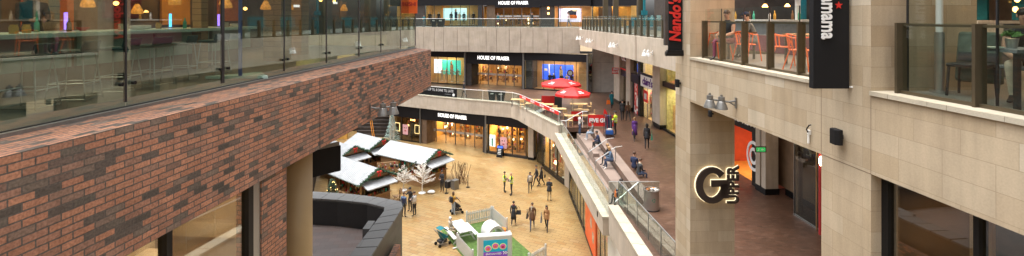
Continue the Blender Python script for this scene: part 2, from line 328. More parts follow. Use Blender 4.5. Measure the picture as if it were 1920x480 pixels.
def person(loc, head, label, h=1.74, pose='stand', top='c_black', legs='c_navy', shoes='shoe', hair='hair_dark', skin='skin', arms='down', long_hair=False,
           coat=0, vest=False, hood=None, cap=None, skirt=False, scarf=None, stripe=None, name='person', cat='person', group=None, lean=0, turn=0, phase=1, bald=False, stripe_m=None, bare=False, plinth=False):
    k = h / 1.75
    rt = root(name, loc, label, cat, group, R(head))
    J = {}
    sit = pose == 'sit'
    pz = .56 if sit else .95
    ln = lean
    def up(z, y=0, x=0):      # point of the upper body, leaning forward about the pelvis
        dz = z - .95; return Vector((x, y + math.sin(ln) * dz, pz + math.cos(ln) * dz))
    lw = .3 * phase if pose == 'walk' else 0
    ch = []
    w = .9 if long_hair else 1
    ch.append([(up(.95), (.15 * w, .11), 2, 'pel'), (up(1.1), (.13 * w, .095), 1), (up(1.25), (.145 * w, .105), 1), (up(1.38), (.155 * w, .10), 1, 'chest'), (up(1.47), (.075, .07), 1), (up(1.53, .01), .05, 0, 'neck'),
               (up(1.59, .02), (.068, .078), 0), (up(1.67, .022), (.078, .092), 0, 'head'), (up(1.735, .012), (.055, .065), 0)])
    J['head'] = up(1.665, .022)
    for s in (-1, 1):
        sh = up(1.41, 0, .175 * s * w)
        sw = math.sin(lw) * s * (-1)
        if arms == 'down' or (isinstance(arms, str) and arms in ('phone', 'wave', 'bag') and s == -1):
            el = up(1.41, 0, .21 * s * w) + Vector((0, -.03 + .22 * -sw * 1.2, -.28)); wr = el + Vector((.01 * s, .06 + .26 * max(0, -sw) , -.24)); hd = wr + Vector((0, .02, -.08))
        elif arms in ('phone', 'bag') and s == 1:
            el = up(1.41, 0, .2 * s) + Vector((0, .06, -.26)); wr = el + Vector((-.08, .2, .08)); hd = wr + Vector((-.02, .07, .04))
        elif arms == 'wave' and s == 1:
            el = up(1.41, 0, .24 * s) + Vector((0, .1, -.2)); wr = el + Vector((0, .16, .16)); hd = wr + Vector((0, .03, .08))
        elif arms == 'front':
            el = up(1.41, 0, .2 * s) + Vector((0, .08, -.26)); wr = el + Vector((-.11 * s, .2, -.02)); hd = wr + Vector((-.04 * s, .07, .0))
        elif arms == 'push':
            el = up(1.41, 0, .2 * s) + Vector((0, .12, -.24)); wr = el + Vector((-.02 * s, .24, -.02)); hd = wr + Vector((0, .08, .0))
        elif arms == 'hips':
            el = up(1.41, 0, .33 * s) + Vector((0, -.05, -.22)); wr = el + Vector((-.14 * s, .07, -.16)); hd = wr + Vector((-.05 * s, .04, -.04))
        else:                 # 'lap'
            el = up(1.41, 0, .2 * s) + Vector((0, .05, -.27)); wr = el + Vector((-.07 * s, .24, -.06)); hd = wr + Vector((-.05 * s, .06, -.02))
        ar = 0 if bare else 1
        ch.append(['chest', (sh, .062, 1), (el, .047, ar), (wr, .033, ar), (hd, (.036, .022), 0)])
        ch += finger_chains(wr, hd, s, 0)
        hp = Vector((.09 * s, 0, pz - .04))
        if sit:
            sp = .12 + .03 * phase
            kn = Vector((sp * s, .43, .53)); an = Vector((.11 * s, .43 + .05 * phase * s, .09))
        elif pose == 'walk':
            f = lw * s; kn = Vector((.09 * s, .42 * math.sin(f) * 1.05 + .04, .52)); an = Vector((.085 * s, .85 * math.sin(f) - (.05 if f < 0 else 0), .09 + (.07 if f < 0 else 0)))
        else:
            kn = Vector((.105 * s, .015, .5)); an = Vector((.115 * s, -.02, .09))
        lg = 2
        ch.append(['pel', (hp, (.095, .1), 2), ((hp + kn) / 2 + Vector((0, 0, .01)), .078, lg), (kn, .058, lg), ((kn + an) / 2 + Vector((0, -.015, .03)), .053, lg), (an, .037, lg), (an + Vector((.01 * s, .05, -.045)), (.042, .034), 3), (an + Vector((.02 * s, .16, -.058)), (.038, .026), 3)])
    for c_ in ch:
        for i, it in enumerate(c_):
            if not isinstance(it, str): c_[i] = (Vector(it[0]) * k, tuple(q * k for q in it[1]) if isinstance(it[1], tuple) else it[1] * k, *it[2:])
    me = skin_mesh('body', ch, [skin, top, legs, shoes])
    o = bpy.data.objects.new('body', me); COL.objects.link(o); o.parent = rt; WM[o.name] = WM[rt.name]
    Hc = J['head'] * k
    def C(nm, mb, m, **kw): return mb.build(nm, m, rt, local=True, smooth=True, **kw)
    # face
    b = MB(); b.ball(Hc + Vector((0, .092, -.012)) * k, (.013 * k, .02 * k, .022 * k), 6, 4); C('nose', b, skin)
    for s in (-1, 1):
        b = MB(); b.ball(Hc + Vector((.078 * s, .0, -.005)) * k, (.012 * k, .02 * k, .03 * k), 6, 4); C('ear', b, skin)
        b = MB(); b.ball(Hc + Vector((.031 * s, .082, .012)) * k, (.012 * k, .01 * k, .007 * k), 6, 4); C('eye', b, 'hair_dark')
    b = MB(); b.ball(Hc + Vector((0, .083, -.05)) * k, (.024 * k, .01 * k, .006 * k), 6, 4); C('mouth', b, 'c_maroon')
    if not bald:
        b = MB(); b.ball(Hc + Vector((0, -.018, .034)) * k, (.09 * k, .102 * k, .083 * k), 12, 7)
        if long_hair:
            b.ball(Hc + Vector((0, -.062, -.07)) * k, (.082 * k, .052 * k, .16 * k), 10, 6)
            for s in (-1, 1): b.ball(Hc + Vector((.07 * s, -.02, -.05)) * k, (.026 * k, .045 * k, .12 * k), 8, 5)
        C('hair', b, hair)
    if cap:
        b = MB(); b.ball(Hc + Vector((0, -.01, .055)) * k, (.095 * k, .108 * k, .068 * k), 12, 6); b.cb(Hc + Vector((0, .12, .04)) * k, (.13 * k, .1 * k, .015 * k)); C('cap', b, cap)
    if hood:
        b = MB(); b.ball(Hc + Vector((0, -.035, .02)) * k, (.112 * k, .118 * k, .135 * k), 12, 7); b.ball(up(1.47, -.06) * k, (.13 * k, .09 * k, .07 * k), 10, 5); C('hood', b, hood)
    if scarf:
        b = MB(); b.lathe(up(1.46, .01) * k, [(.07 * k, -.02 * k), (.1 * k, .0), (.1 * k, .05 * k), (.065 * k, .08 * k)], 10, 1, .9); b.tube([up(1.45, .09, .04) * k, up(1.2, .125, .05) * k], .03 * k); C('scarf', b, scarf)
    if coat or skirt:         # coat: hem below the hip in metres
        b = MB(); L = coat or .32
        if sit:
            b.ball(Vector((0, .08, pz - .0)) * k, (.2 * k, .24 * k, .11 * k), 12, 6)
        else:
            q = up(.95) * k
            b.lathe((q.x, q.y, q.z), [(.135 * k, .27 * k), (.15 * k, .14 * k), (.178 * k, 0), (.19 * k, -L * .5 * k), (.205 * k, -L * k), (.17 * k, -L * k + .01)], 14, 1, .8 + (.12 if pose == 'walk' else 0))
        C('coat' if coat else 'skirt', b, top if coat else legs)
    if vest or stripe:
        b = MB(); q = up(1.2) * k
        b.lathe(q, [(.125 * k, .25 * k), (.178 * k, .19 * k), (.178 * k, .05 * k), (.165 * k, -.08 * k), (.182 * k, -.26 * k), (.15 * k, -.265 * k)], 14, 1, .78)
        v = C('vest', b, stripe or 'hivis')
        if vest:
            b = MB()
            for z in (-.17, -.02): b.lathe(q + Vector((0, 0, z * k)), [(.16 * k, 0), (.184 * k, .002), (.184 * k, .05 * k), (.16 * k, .052 * k)], 14, 1, .79)
            C('reflective_band', b, 'silver_band').parent = v
    if plinth:
        b = MB(); b.cyl((0, 0, .0), (0, 0, .03), .2, n=16); C('base_plate', b, 'white_metal')
    return rt
def backpack(loc, head, label, m='c_black'):
    rt = root('backpack', loc, label, 'backpack', rz=R(head))
    b = MB(); b.cb((0, 0, .22), (.29, .15, .42)); b.build('bag_body', m, rt, local=True, bevel=.05)
    b = MB(); b.cb((0, -.09, .15), (.22, .05, .2)); b.build('front_pocket', m, rt, local=True, bevel=.02)
    for s in (-1, 1):
        b = MB(); b.tube([(.09 * s, .08, .4), (.11 * s, .14, .38), (.12 * s, .13, .15), (.11 * s, .07, .06)], .014); b.build('strap', m, rt, local=True)
def handbag(loc, head, label, m='c_black', w=.32, h=.28, name='shoulder_bag', cat='bag', hl=.25):
    rt = root(name, loc, label, cat, rz=R(head))
    b = MB(); b.hexa([(-w / 2, -.06, 0), (w / 2, -.06, 0), (w / 2, .06, 0), (-w / 2, .06, 0), (-w / 2.3, -.02, h), (w / 2.3, -.02, h), (w / 2.3, .02, h), (-w / 2.3, .02, h)]); b.build('bag_body', m, rt, local=True, bevel=.02)
    b = MB(); b.tube([(-w / 3.5, 0, h - .02), (-w / 5, 0, h + hl * .8), (0, 0, h + hl), (w / 5, 0, h + hl * .8), (w / 3.5, 0, h - .02)], .009); b.build('handle', m, rt, local=True)
mat('bin_steel', (.42, .38, .35), .32, .8, var=.05, scale=3); mat('letter_grey', (.55, .55, .56), .5, var=.02); mat('leaf', (.06, .17, .03), .6, var=.3, scale=30)
mat('reflected_tan', (.55, .43, .27), .7, var=.06); mat('shop_cream', (.66, .54, .36), .8, var=.1)
# ================================================================== SETTING
def struct(o): return tag(o, kind='structure')
b = MB(); b.face([(-300, -200, 0), (300, -200, 0), (300, 400, 0), (-300, 400, 0)]); struct(b.build('ground', PAVE))
# upper terrace, left of the seating steps and round to the promenade in front of the department store
QP = [(-16, 56.6), (-10.7, 53.8), (-5.06, 50.7), (-.1, 48.6), (3.78, 38.0)]       # street edge of the promenade
b = MB()
b.prism([(5.1, -10), (5.12, 16.2), (4.86, 22.35), (6.25, 22.35), (40, 22.35), (40, -10)], L1 - .35, L1)
b.prism([(6.25, 22.35), (6.17, 38.2), (40, 38.2), (40, 22.35)], L1 - .35, L1)
b.prism([(3.95, 38.2), (.85, 47.3), (.15, 48.6), (-1.0, 49.2), (-5.06, 50.95), (-10.7, 54.0), (-16, 56.8), (-16, 75), (40, 75), (40, 38.2)], L1 - .35, L1)
struct(b.build('terrace_floor', PAVB))

# ------------------------------------------------------------------ terraced seating
rt = root('terraced_seating', (5.4, 30, 0), 'brown stone seating steps along the glass balustrade, people sitting on them', 'seating steps')
T1n, T1f = (5.72, 22.4), (5.15, 38.2)
MB().prism([T1n, (6.3, 22.4), (6.17, 38.2), T1f], L1 - .9, L1 - .45).build('upper_step', TIER, rt)
b = MB(); b.prism([(5.72, 22.4), (6.3, 22.4), (6.17, 38.2), (5.15, 38.2)], L1 - 1.1, L1 - .9)
MB().prism([(4.45, 22.4), T1n, T1f, (3.83, 38.2)], L1 - 1.3, L1 - .9).build('lower_step', TIER, rt)
MB().prism([(6.26, 22.5), (6.85, 22.5), (6.75, 37.6), (6.16, 37.6)], L1, L1 + .012).build('edge_slab', TIER, rt)
MB().bx(4.9, 6.28, 22.3, 22.42, L1 - 1.3, L1 - .005).build('end_wall', TIER, rt)
b = MB(); 
for Y in (31.6, 32.1, 32.6): b.prism([(5.35, Y), (5.75, Y), (5.75, Y + .5), (5.35, Y + .5)], L1 - .45, L1 - .22)
b.build('short_step', TIER, rt)

# ================================================================== LEFT BRICK BUILDING
FL = Fr((-4.717, 0), (-4.717 + 9.22, 100), 1); UL = lambda Y: Y * 1.00424
ZT = 13.02
rt = root('brick_building', (-6, 8, 0), 'red brick building with a glazed restaurant floor above a brick band, at the left', 'building')
def FP(F, pts): return [tuple(F.P(u, v, 0))[:2] for u, v in pts]
b = MB(FL.ang); b.prism(FP(FL, [(-8, 0), (18.14, 0), (18.9, .8), (-8, .8)]), ZT - 19 * .075, ZT); b.build('brick_band', RED, rt)
MB().fb(FL, 9.61, 9.622, -.003, .1, ZT - 1.42, ZT - .002).build('movement_joint', 'black_matt', rt)
MB().fb(FL, -8, 18.7, .72, .79, ZT, ZT + .04).build('glazing_channel', 'grey_metal', rt)
b = MB(); b.fb(FL, -8, 18.75, .80, .84, ZT - .1, ZT + .05); b.build('gasket', 'dark_frame', rt)
YM = [-3.0, -1.1, .7, 2.5, 4.3, 6.1, 7.9, 9.7, 11.5, 13.4, 15.1, 17.0, 18.8]
for i in range(len(YM) - 1):
    u0, u1 = UL(YM[i]), UL(YM[i + 1])
    MB().fb(FL, u0 + .01, u1 - .01, .815, .828, ZT + .05, 16.3).build('glass_pane', GLASSR, rt)
    w = .03 if i in (2, 5, 8, 11) else .012
    MB().fb(FL, u1 - w, u1 + w, .81, .84, ZT + .1, 16.3).build('mullion', 'dark_frame', rt)
    if 3 <= i <= 9:
        for z in (13.36, 15.2):
            for s in (-.09, .09): MB(FL.ang).cyl(FL.P(u1 + s, .77, z), FL.P(u1 + s, .81, z), .026, n=10).build('glass_fixing', 'black', rt)
MB().prism(FP(FL, [(-8, .84), (18.8, .84), (20, 2), (20, 12), (-8, 12)]), 12.75, ZT + .03).build('restaurant_floor', 'grey_floor', rt)
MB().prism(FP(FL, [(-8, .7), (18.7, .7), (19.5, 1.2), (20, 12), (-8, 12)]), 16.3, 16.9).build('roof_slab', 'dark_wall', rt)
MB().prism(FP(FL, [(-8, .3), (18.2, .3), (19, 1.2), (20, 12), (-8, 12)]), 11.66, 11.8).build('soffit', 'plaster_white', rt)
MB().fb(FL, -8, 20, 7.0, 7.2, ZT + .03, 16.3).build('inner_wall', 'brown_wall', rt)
MB().fb(FL, 19.6, 19.8, 1.3, 7.0, ZT + .03, 16.3).build('end_wall', GLASSD, rt)
b = MB()
for u, v, w in ((3.9, 5.4, .3), (8.3, 4.6, .34), (12.6, 2.6, .5), (14.7, 3.2, .45), (10.6, 3.3, .22)): b.fb(FL, u, u + w, v, v + w, ZT + .03, 16.3)
b.build('timber_column', WOOD, rt)
for u, z, m_ in ((9.9, 14.4, 'c_orange'), (11.8, 14.7, 'c_maroon'), (13.6, 14.5, 'orange_wall'), (6.4, 14.3, 'c_maroon'), (7.6, 14.6, 'brown_wall'), (2.5, 14.6, 'c_red'), (4.4, 14.5, 'brown_wall'), (16, 14.6, 'c_orange')):
    MB().fb(FL, u, u + 1.1, 6.9, 6.97, z - .5, z + .7).build('wall_panel', m_, rt)
# floor below: shopfront in the shade under the band
b = MB(); b.fb(FL, -8, UL(7.62), .14, .155, L1 + .2, ZT - 1.43); b.build('lower_window', GLASSW, rt)
for u0, u1, m_ in ((5.93, 6.02, 'black'), (UL(7.48), UL(7.6), 'black'), (UL(7.6), UL(7.78), 'steel')):
    MB().fb(FL, u0, u1, .08, .2, L1, ZT - 1.43).build('window_post', m_, rt)
MB().fb(FL, UL(7.78), UL(8.5), .06, .5, L1 - .3, ZT - 1.43).build('brick_pier', RED, rt)
MB().fb(FL, UL(8.3), UL(8.5), .5, 10, L1 - .3, ZT - 1.43).build('return_wall', RED, rt)
MB().fb(FL, -8, UL(7.3), 1.5, 1.7, L1, 11.66).build('lower_inner_wall', 'reflected_tan', rt)  # tan wall added to imitate the stone reflected in this window
MB().fb(FL, UL(8.15), UL(8.28), .51, 4.0, L1, 11.66).build('reflection_wall', 'reflected_tan', rt); MB().fb(FL, UL(8.0), UL(8.145), .6, 3.9, 10.5, 10.75).build('reflection_strip', 'shop_cream', rt); MB().fb(FL, UL(8.05), UL(8.145), 1.2, 3.9, 8.9, 9.1).build('reflection_strip', 'shop_cream', rt)  # tan wall and cream strips carry the imitated reflection further along
MB().fb(FL, 2, 5.2, 1.2, 1.49, 10.2, 10.6).build('reflection_strip', 'shop_cream', rt); MB().fb(FL, 6.2, 7.2, 1.1, 1.49, 10.35, 10.7).build('reflection_strip', 'shop_cream', rt); MB().fb(FL, 3, 7.3, 1.3, 1.49, 8.6, 9.0).build('reflection_strip', 'shop_cream', rt)
MB().fb(FL, -8, UL(8.5), 0, 5, -.01, L1 + .02).build('podium', 'dark_wall', rt)
# terrace in front of it
OUT = [(-4.50, 8.6), (-4.53, 15.3), (-4.42, 19.3), (-4.62, 19.9), (-5.76, 20.4), (-7.2, 20.8), (-8.75, 21.05), (-13, 21.2)]
INN = [(-5.12, 8.6), (-5.17, 15.3), (-5.02, 18.9), (-5.1, 19.3), (-5.95, 19.75), (-7.3, 20.1), (-8.75, 20.3), (-13, 20.45)]
w_ = root('terrace_parapet', (-6, 15, 0), 'dark slate clad curved parapet wall with grey coping around the small left terrace', 'parapet wall')
MB().strip(OUT, INN, 0, 6.52).build('slate_wall', SLATE, w_)
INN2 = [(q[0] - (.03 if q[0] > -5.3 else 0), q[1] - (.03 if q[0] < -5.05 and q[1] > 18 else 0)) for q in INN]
MB().strip(INN, INN2, L1, 6.5).build('inner_shade_strip', 'shade_black', w_)  # black strip puts the shade of the slate's inner face into colour
cp = MB(); 
for i in range(len(OUT) - 1):
    n_ = max(1, int((Vector(OUT[i + 1]) - Vector(OUT[i])).length / .62))
    for k in range(n_):
        L = lambda P, t: tuple(Vector(P[i]).lerp(Vector(P[i + 1]), t))
        t0, t1 = k / n_ + .006, (k + 1) / n_ - .006
        cx = lambda q, s: (q[0] + (.03 if s else -.03), q[1])
        cp.prism([cx(L(OUT, t0), 1), cx(L(OUT, t1), 1), cx(L(INN, t1), 0), cx(L(INN, t0), 0)], 6.525, 6.60)
cp.build('coping', SLATEC, w_)
cb_ = MB(); cb_.bx(-5.42, -5.16, 17.4, 18.1, 6.0, 6.56); cb_.build('coping_block', SLATEC, w_)
b = MB(); b.prism(INN + [(-13, 8.6)], L1 - .3, L1); struct(b.build('small_terrace_floor', PAVT))
o = MB(.09).bx(-4.40, -4.18, 9, 18.0, 0, 5.72).build('brick_wall', RED); tag(o, 'low red brick wall standing against the dark slate parapet', 'brick wall')
o = MB().cyl((-4.92, 11, L1), (-4.92, 11, ZT - 1.43), .325, n=40).build('round_column', 'tan_column', smooth=False)
for p in o.data.polygons: p.use_smooth = len(p.vertices) == 4
tag(o, 'smooth round tan column holding up the brick building', 'column')
rt = root('hanging_sign', (-5.0, 12.9, 10), 'black fabric-covered box sign hanging below the brick band beside the round column', 'sign')
b = MB(); x0, x1 = -5.1, -4.33; 
b.prism([(-5.26, 12.6), (-4.70, 13.2), (-4.80, 13.3), (-5.36, 12.7)], 10.0, 10.70); b.build('sign_box', 'black_matt', rt, bevel=.02)
b = MB(); b.prism([(-5.25, 12.64), (-4.74, 13.19), (-4.80, 13.26), (-5.32, 12.71)], 10.702, 10.79); b.build('sign_cover', 'grey_metal', rt)
MB().cyl((-5.03, 12.95, 10.78), (-5.03, 12.95, 11.6), .03).build('hanger', 'dark_frame', rt)
o = root('hanging_banner', (-3.85, 18.8, 13.8), 'orange hanging banner with dark red word at the far end of the glass front', 'banner')
MB().bx(-4.13, -3.56, 18.02, 18.07, 14.38, 15.9).build('banner_panel', 'orange', o)
text('banner_text', 'SUSHI', (-3.85, 18.0, 14.72), (1, 0, 0), (0, 0, 1), .2, 'c_red', o, ext=.004, offset=.004)
MB().cyl((-4.35, 18.05, 15.85), (-3.56, 18.05, 15.85), .015).build('banner_arm', 'dark_frame', o)

# restaurant furniture behind the left glass
def Lp(Y, X): return (X, Y)
rt = root('sushi_counter', (-7, 9, ZT + .03), 'long pale green and white bar counter behind the left glass', 'counter')
b = MB(); b.prism([(-6.9, 2.5), (-6.9, 13), (-8.1, 13), (-8.1, 2.5)], 13.91, 13.975); b.build('worktop', 'counter_white', rt)
b = MB()
for y in (2.6, 4.4, 6.2, 8.0, 9.8, 11.6): b.prism([(-7.25, y), (-7.25, y + 1.7), (-7.3, y + 1.7), (-7.3, y)], 13.4, 13.9)
b.build('front_panel', 'counter_panel', rt)
MB().prism([(-7.35, 2.6), (-7.35, 12.9), (-8.0, 12.9), (-8.0, 2.6)], 13.05, 13.905).build('plinth', 'brown_wall', rt)
def bar_stool():
    r = root('bar_stool', (-6.1, 6.1, 13.05), 'x', 'bar stool', 'bar stools along the sushi counter')
    b = MB(); b.cb((0, .0, .68), (.42, .38, .05)); b.build('seat', 'teal_fabric', r, local=True, bevel=.02)
    b = MB(); b.hexa([(.16, -.2, .7), (.2, -.2, .7), (.2, .2, .7), (.16, .2, .7), (.2, -.2, .83), (.23, -.2, .83), (.23, .2, .83), (.2, .2, .83)]); b.build('backrest', 'teal_fabric', r, local=True, bevel=.015)
    for sx in (-1, 1):
        for sy in (-1, 1):
            MB().cyl((.17 * sx, .15 * sy, .66), (.23 * sx, .21 * sy, 0), .010, n=6).build('leg', 'steel', r, local=True)
    b = MB()
    for z, k in ((.25, .212), (.03, .228)):
        b.tube([(k, k * .92, z), (-k, k * .92, z), (-k, -k * .92, z), (k, -k * .92, z), (k, k * .92, z)], .008)
    b.build('footrest', 'steel', r, local=True)
    return r
st0 = bar_stool()
LB = ['nearest teal bar stool at the counter behind the left glass', 'second teal bar stool from the camera along the counter', 'third teal bar stool along the counter, behind the near mullion',
      'fourth teal bar stool along the counter, just past the near mullion', 'fifth teal bar stool along the sushi counter', 'sixth teal bar stool, farthest of the row in view']
for i, (y, a) in enumerate(((6.1, -80), (6.75, -76), (7.5, -84), (8.2, -95), (8.9, -78), (9.9, -100))):
    if i == 0: st0.location = (-6.15, y, 13.05); st0.rotation_euler[2] = R(10); st0['label'] = LB[0]
    else: copy_thing(st0, (-6.15, y, 13.05), R((a + 90)), LB[i])
BL = ['lamp behind the near mullion', 'lamp right of the near mullion', 'lamp above the counter', 'lamp beside the blue post', 'lamp above the timber column', 'lamp in mid restaurant', 'lamp toward the far end', 'lamp near the orange banner', 'lamp deepest in the restaurant']
def pendant(x, y, z, lab, r=.075, wide=1.4):
    q = root('pendant_lamp', (x, y, z), lab, 'pendant lamp', 'blown glass pendant lamps in the sushi restaurant')
    MB().lathe((x, y, z), [(.03, .16), (r * .7, .12), (r * wide * .9, .02), (r * wide, -.04), (r * wide * .75, -.06)], 14, 1.2, .9).build('lamp_shade', 'lamp_shade', q, smooth=True)
    MB().ball((x, y, z), (.05, .05, .06), 8, 5).build('bulb', 'lamp_white', q)
    MB().cyl((x, y, z + .15), (x, y, 16.3), .006, n=5).build('cord', 'black', q)
mat('lamp_shade', (.9, .35, .06), .2, var=.6, scale=20, emit=(1, .32, .05), es=.5)
for i, (x, y, z) in enumerate(((-7.9, 6.9, 14.43), (-7.6, 8.6, 14.45), (-6.6, 9.4, 14.52), (-6.3, 10.6, 14.48), (-5.9, 11.5, 14.46), (-7.5, 12.5, 14.6), (-6.4, 13.8, 14.5), (-5.6, 16, 14.5), (-8.2, 10.5, 14.35))):
    pendant(x, y, z, 'orange blown glass pendant ' + BL[i])
SP = ['nearest the left edge', 'above the first stool', 'between the first two lamps', 'just left of the near mullion', 'just right of the near mullion', 'above the counter end', 'behind the blue post', 'right of the blue post', 'in the middle of the far panes', 'deep behind the far panes', 'near the orange banner', 'highest near the banner']
for i, (x, y, z) in enumerate(((-8.6, 7.6, 14.38), (-9.4, 8.3, 14.5), (-8.9, 9.0, 14.33), (-9.6, 10, 14.55), (-8.0, 9.7, 14.5), (-9.0, 11.6, 14.4), (-7.6, 11.9, 14.62), (-7.0, 12.6, 14.45), (-6.9, 14.6, 14.7), (-8.6, 15.5, 14.5), (-5.9, 14.8, 14.75), (-6.3, 17, 14.8))):
    q = root('small_lamp', (x, y, z), 'small warm bulb in the sushi restaurant ' + SP[i], 'lamp', 'small warm bulbs in the sushi restaurant')
    MB().ball((x, y, z), (.05, .05, .045), 8, 5).build('bulb', 'lamp_warm', q); MB().cyl((x, y, z + .04), (x, y, 16.3), .005, n=4).build('cord', 'black', q)
NE = [(-8.2, 7.05, 'neon_blue', 'blue light tube on the counter nearest the left edge'), (-7.75, 5.85, 'neon_blue', 'bright blue light tube standing on the near counter end'), (-7.9, 8.5, 'neon_violet', 'violet light tube on the counter left of the near mullion'),
      (-7.9, 9.8, 'neon_blue', 'short blue light tube just right of the near mullion'), (-7.9, 11.1, 'neon_blue', 'blue light tube left of the tall blue post'), (-7.7, 12.6, 'neon_violet', 'violet light tube right of the tall blue post')]
for x, y, m_, lab in NE:
    q = root('light_tube', (x, y, 13.975), lab, 'light tube', 'light tubes on the sushi counter')
    MB().cyl((x, y, 13.99), (x, y, 14.3), .026, n=10).build('tube', m_, q)
    MB().cyl((x, y, 13.975), (x, y, 14.0), .05).build('tube_base', 'steel', q)
rnd = random.Random(5)
names = [('bottle', 'c_green'), ('jar', 'c_mustard'), ('plate_stack', 'c_pale'), ('napkin_box', 'c_beige'), ('bowl', 'c_red'), ('bottle', 'c_brown')]
pos_words = ['nearest the camera', 'by the first light tube', 'between the first two tubes', 'left of the mullion', 'beside the violet tube', 'right of the near mullion', 'in the middle of the counter', 'toward the blue post', 'next to the far tubes', 'at the far end']
for i in range(20):
    nm, m_ = names[(i * 5 + i // 6) % 6]; y = 4.9 + i * .4; x = -7.15 - rnd.random() * .5; z = 13.975
    b = MB()
    if nm == 'bottle': b.lathe((x, y, z), [(.035, 0), (.035, .14), (.014, .18), (.014, .23)], 10)
    elif nm == 'jar': b.lathe((x, y, z), [(.05, 0), (.055, .09), (.04, .11), (.045, .13)], 10)
    elif nm == 'plate_stack': b.lathe((x, y, z), [(.06, 0), (.11, .02), (.11, .08), (.09, .085)], 14)
    elif nm == 'napkin_box': b.cb((x, y, z + .06), (.12, .16, .12), rnd.random())
    else: b.lathe((x, y, z), [(.04, 0), (.1, .06), (.105, .065), (.06, .03)], 14)
    cw = {'c_green': 'green', 'c_mustard': 'mustard yellow', 'c_pale': 'pale', 'c_beige': 'beige', 'c_red': 'red', 'c_brown': 'brown'}[m_]
    tag(b.build(nm, m_, smooth=nm != 'napkin_box'), f'{cw} {nm.replace("_", " ")} on the sushi counter {pos_words[i // 2]}, {"front" if i % 2 == 0 else "second"} one there', nm.replace('_', ' '), 'crockery and bottles on the sushi counter')
rt = root('blue_post', (-5.14, 9.08, 13.05), 'tall blue post on a pale triangular foot behind the left glass', 'post')
MB().cyl((-5.14, 9.08, 13.1), (-5.14, 9.08, 16.3), .035, n=12).build('shaft', 'c_blue', rt)
b = MB(); b.prism([(-5.75, 9.0), (-4.6, 9.05), (-5.1, 9.75)], 13.06, 13.11); b.build('foot', 'counter_white', rt)
# ================================================================== FLOODLIGHTS, SPEAKERS
def floodlight(loc, rz, label, near=True):
    rt = root('floodlight_bracket', loc, label, 'floodlight', 'twin floodlight brackets on the building fronts', rz)
    m_ = 'grey_metal' if near else 'white_metal'
    MB().cb((0, .01, 0), (.06, .02, .3)).build('wall_plate', m_, rt, local=True)
    MB().tube([(0, 0, .02), (0, -.25, .04), (0, -.9, .06)], .028, 8).build('arm', m_, rt, local=True)
    for y, x in ((-.5, 0.05), (-.95, -.05)):
        b = MB(); b.lathe((x, y, 0), [(.02, .14), (.09, .13), (.10, .02), (.11, -.02), (.16, -.14), (.19, -.2), (.195, -.23), (.17, -.23)], 16)
        b.build('lamp_head', m_, rt, local=True, smooth=False); MB().cb((x, y, .16), (.05, .05, .06)).build('knuckle', m_, rt, local=True)
    return rt
mat('shop_red', (.5, .085, .03), .5, var=.1); mat('brown_sheet', (.12, .065, .03), .5, var=.15, scale=2); mat('wall_tan', (.22, .145, .09), .7, var=.15, scale=2); mat('brass', (.6, .42, .2), .3, .8)
brickmat('check', [(0, (.5, .03, .03)), (.49, (.5, .03, .03)), (.51, (.8, .75, .7)), (1, (.8, .75, .7))], (.6, .5, .45), .2, .2, .002, rough=.3, off=0, bump=0)
# ================================================================== RIGHT STONE BUILDING (near)
FRR = Fr((6.026, 0), (6.026 - 6.11, 100), -1); UR = lambda Y: Y * 1.00186
rt = root('stone_building', (7.5, 8, 0), 'beige stone building with restaurant balcony and upper glazing, at the right', 'building')
ZS = 11.78; ZB = 13.06
ya, yb, yc, yd = UR(7.45), UR(8.54), UR(13.94), UR(15.0)
MB().fb(FRR, -9, ya, 0, .5, ZS, ZB - .055).build('stone_band', STONE, rt)
MB().fb(FRR, yb, yc, 0, .5, ZS, ZB - .055).build('stone_band', STONE, rt)
MB().fb(FRR, ya, yb, 0, 1.75, L1, 17).build('stone_pier', STONE, rt)
MB().fb(FRR, yc, yd, 0, 1.33, L1, 17).build('corner_column', STONE, rt)
MB().fb(FRR, ya, yb, -.003, .0, ZS - .004, ZS + .004).build('joint', 'brown_wall', rt)
for u in (ya, yb, yc): MB().fb(FRR, u - .003, u + .003, -.0025, .02, ZS + .004, ZB - .06).build('joint', 'brown_wall', rt)
def copings(u0, u1, n):
    b = MB(FRR.ang); L = (u1 - u0) / n
    for i in range(n): b.fb(FRR, u0 + i * L + .003, u0 + (i + 1) * L - .003, -.035, .52, ZB - .055, ZB + .012)
    return b.build('coping', COPE, rt)
copings(-9, ya - .004, 17); copings(yb + .004, yc - .004, 6)
MB().fb(FRR, -9, yc + 1, .52, 16, ZB - .35, ZB + .005).build('balcony_floor', 'grey_floor', rt)
MB().fb(FRR, -9, yd, .5, 16, ZS + .06, ZS + .2).build('soffit', 'ceiling', rt)
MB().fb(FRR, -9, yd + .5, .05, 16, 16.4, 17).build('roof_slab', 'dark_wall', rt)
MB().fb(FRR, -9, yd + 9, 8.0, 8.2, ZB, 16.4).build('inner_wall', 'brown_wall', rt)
MB().fb(FRR, 20, 20.2, 1.6, 8, ZB, 16.4).build('far_inner_wall', 'dark_wall', rt)
MB().fb(FRR, yb, yd + 6, 5.9, 6.0, 15.0, 16.4).build('inner_fascia', 'c_maroon', rt)
b = MB()
for i in range(11): u = 9 + i * 1.0; b.fb(FRR, u, u + .42, 7.0, 7.05, 14.15, 16.2)
b.build('teal_shutter', 'c_teal', rt)
b = MB()
for i in range(5): u = 9.4 + i * 2.2; b.fb(FRR, u, u + .12, 6.1, 6.25, ZB, 16.2)
b.build('white_post', 'white_paint', rt)
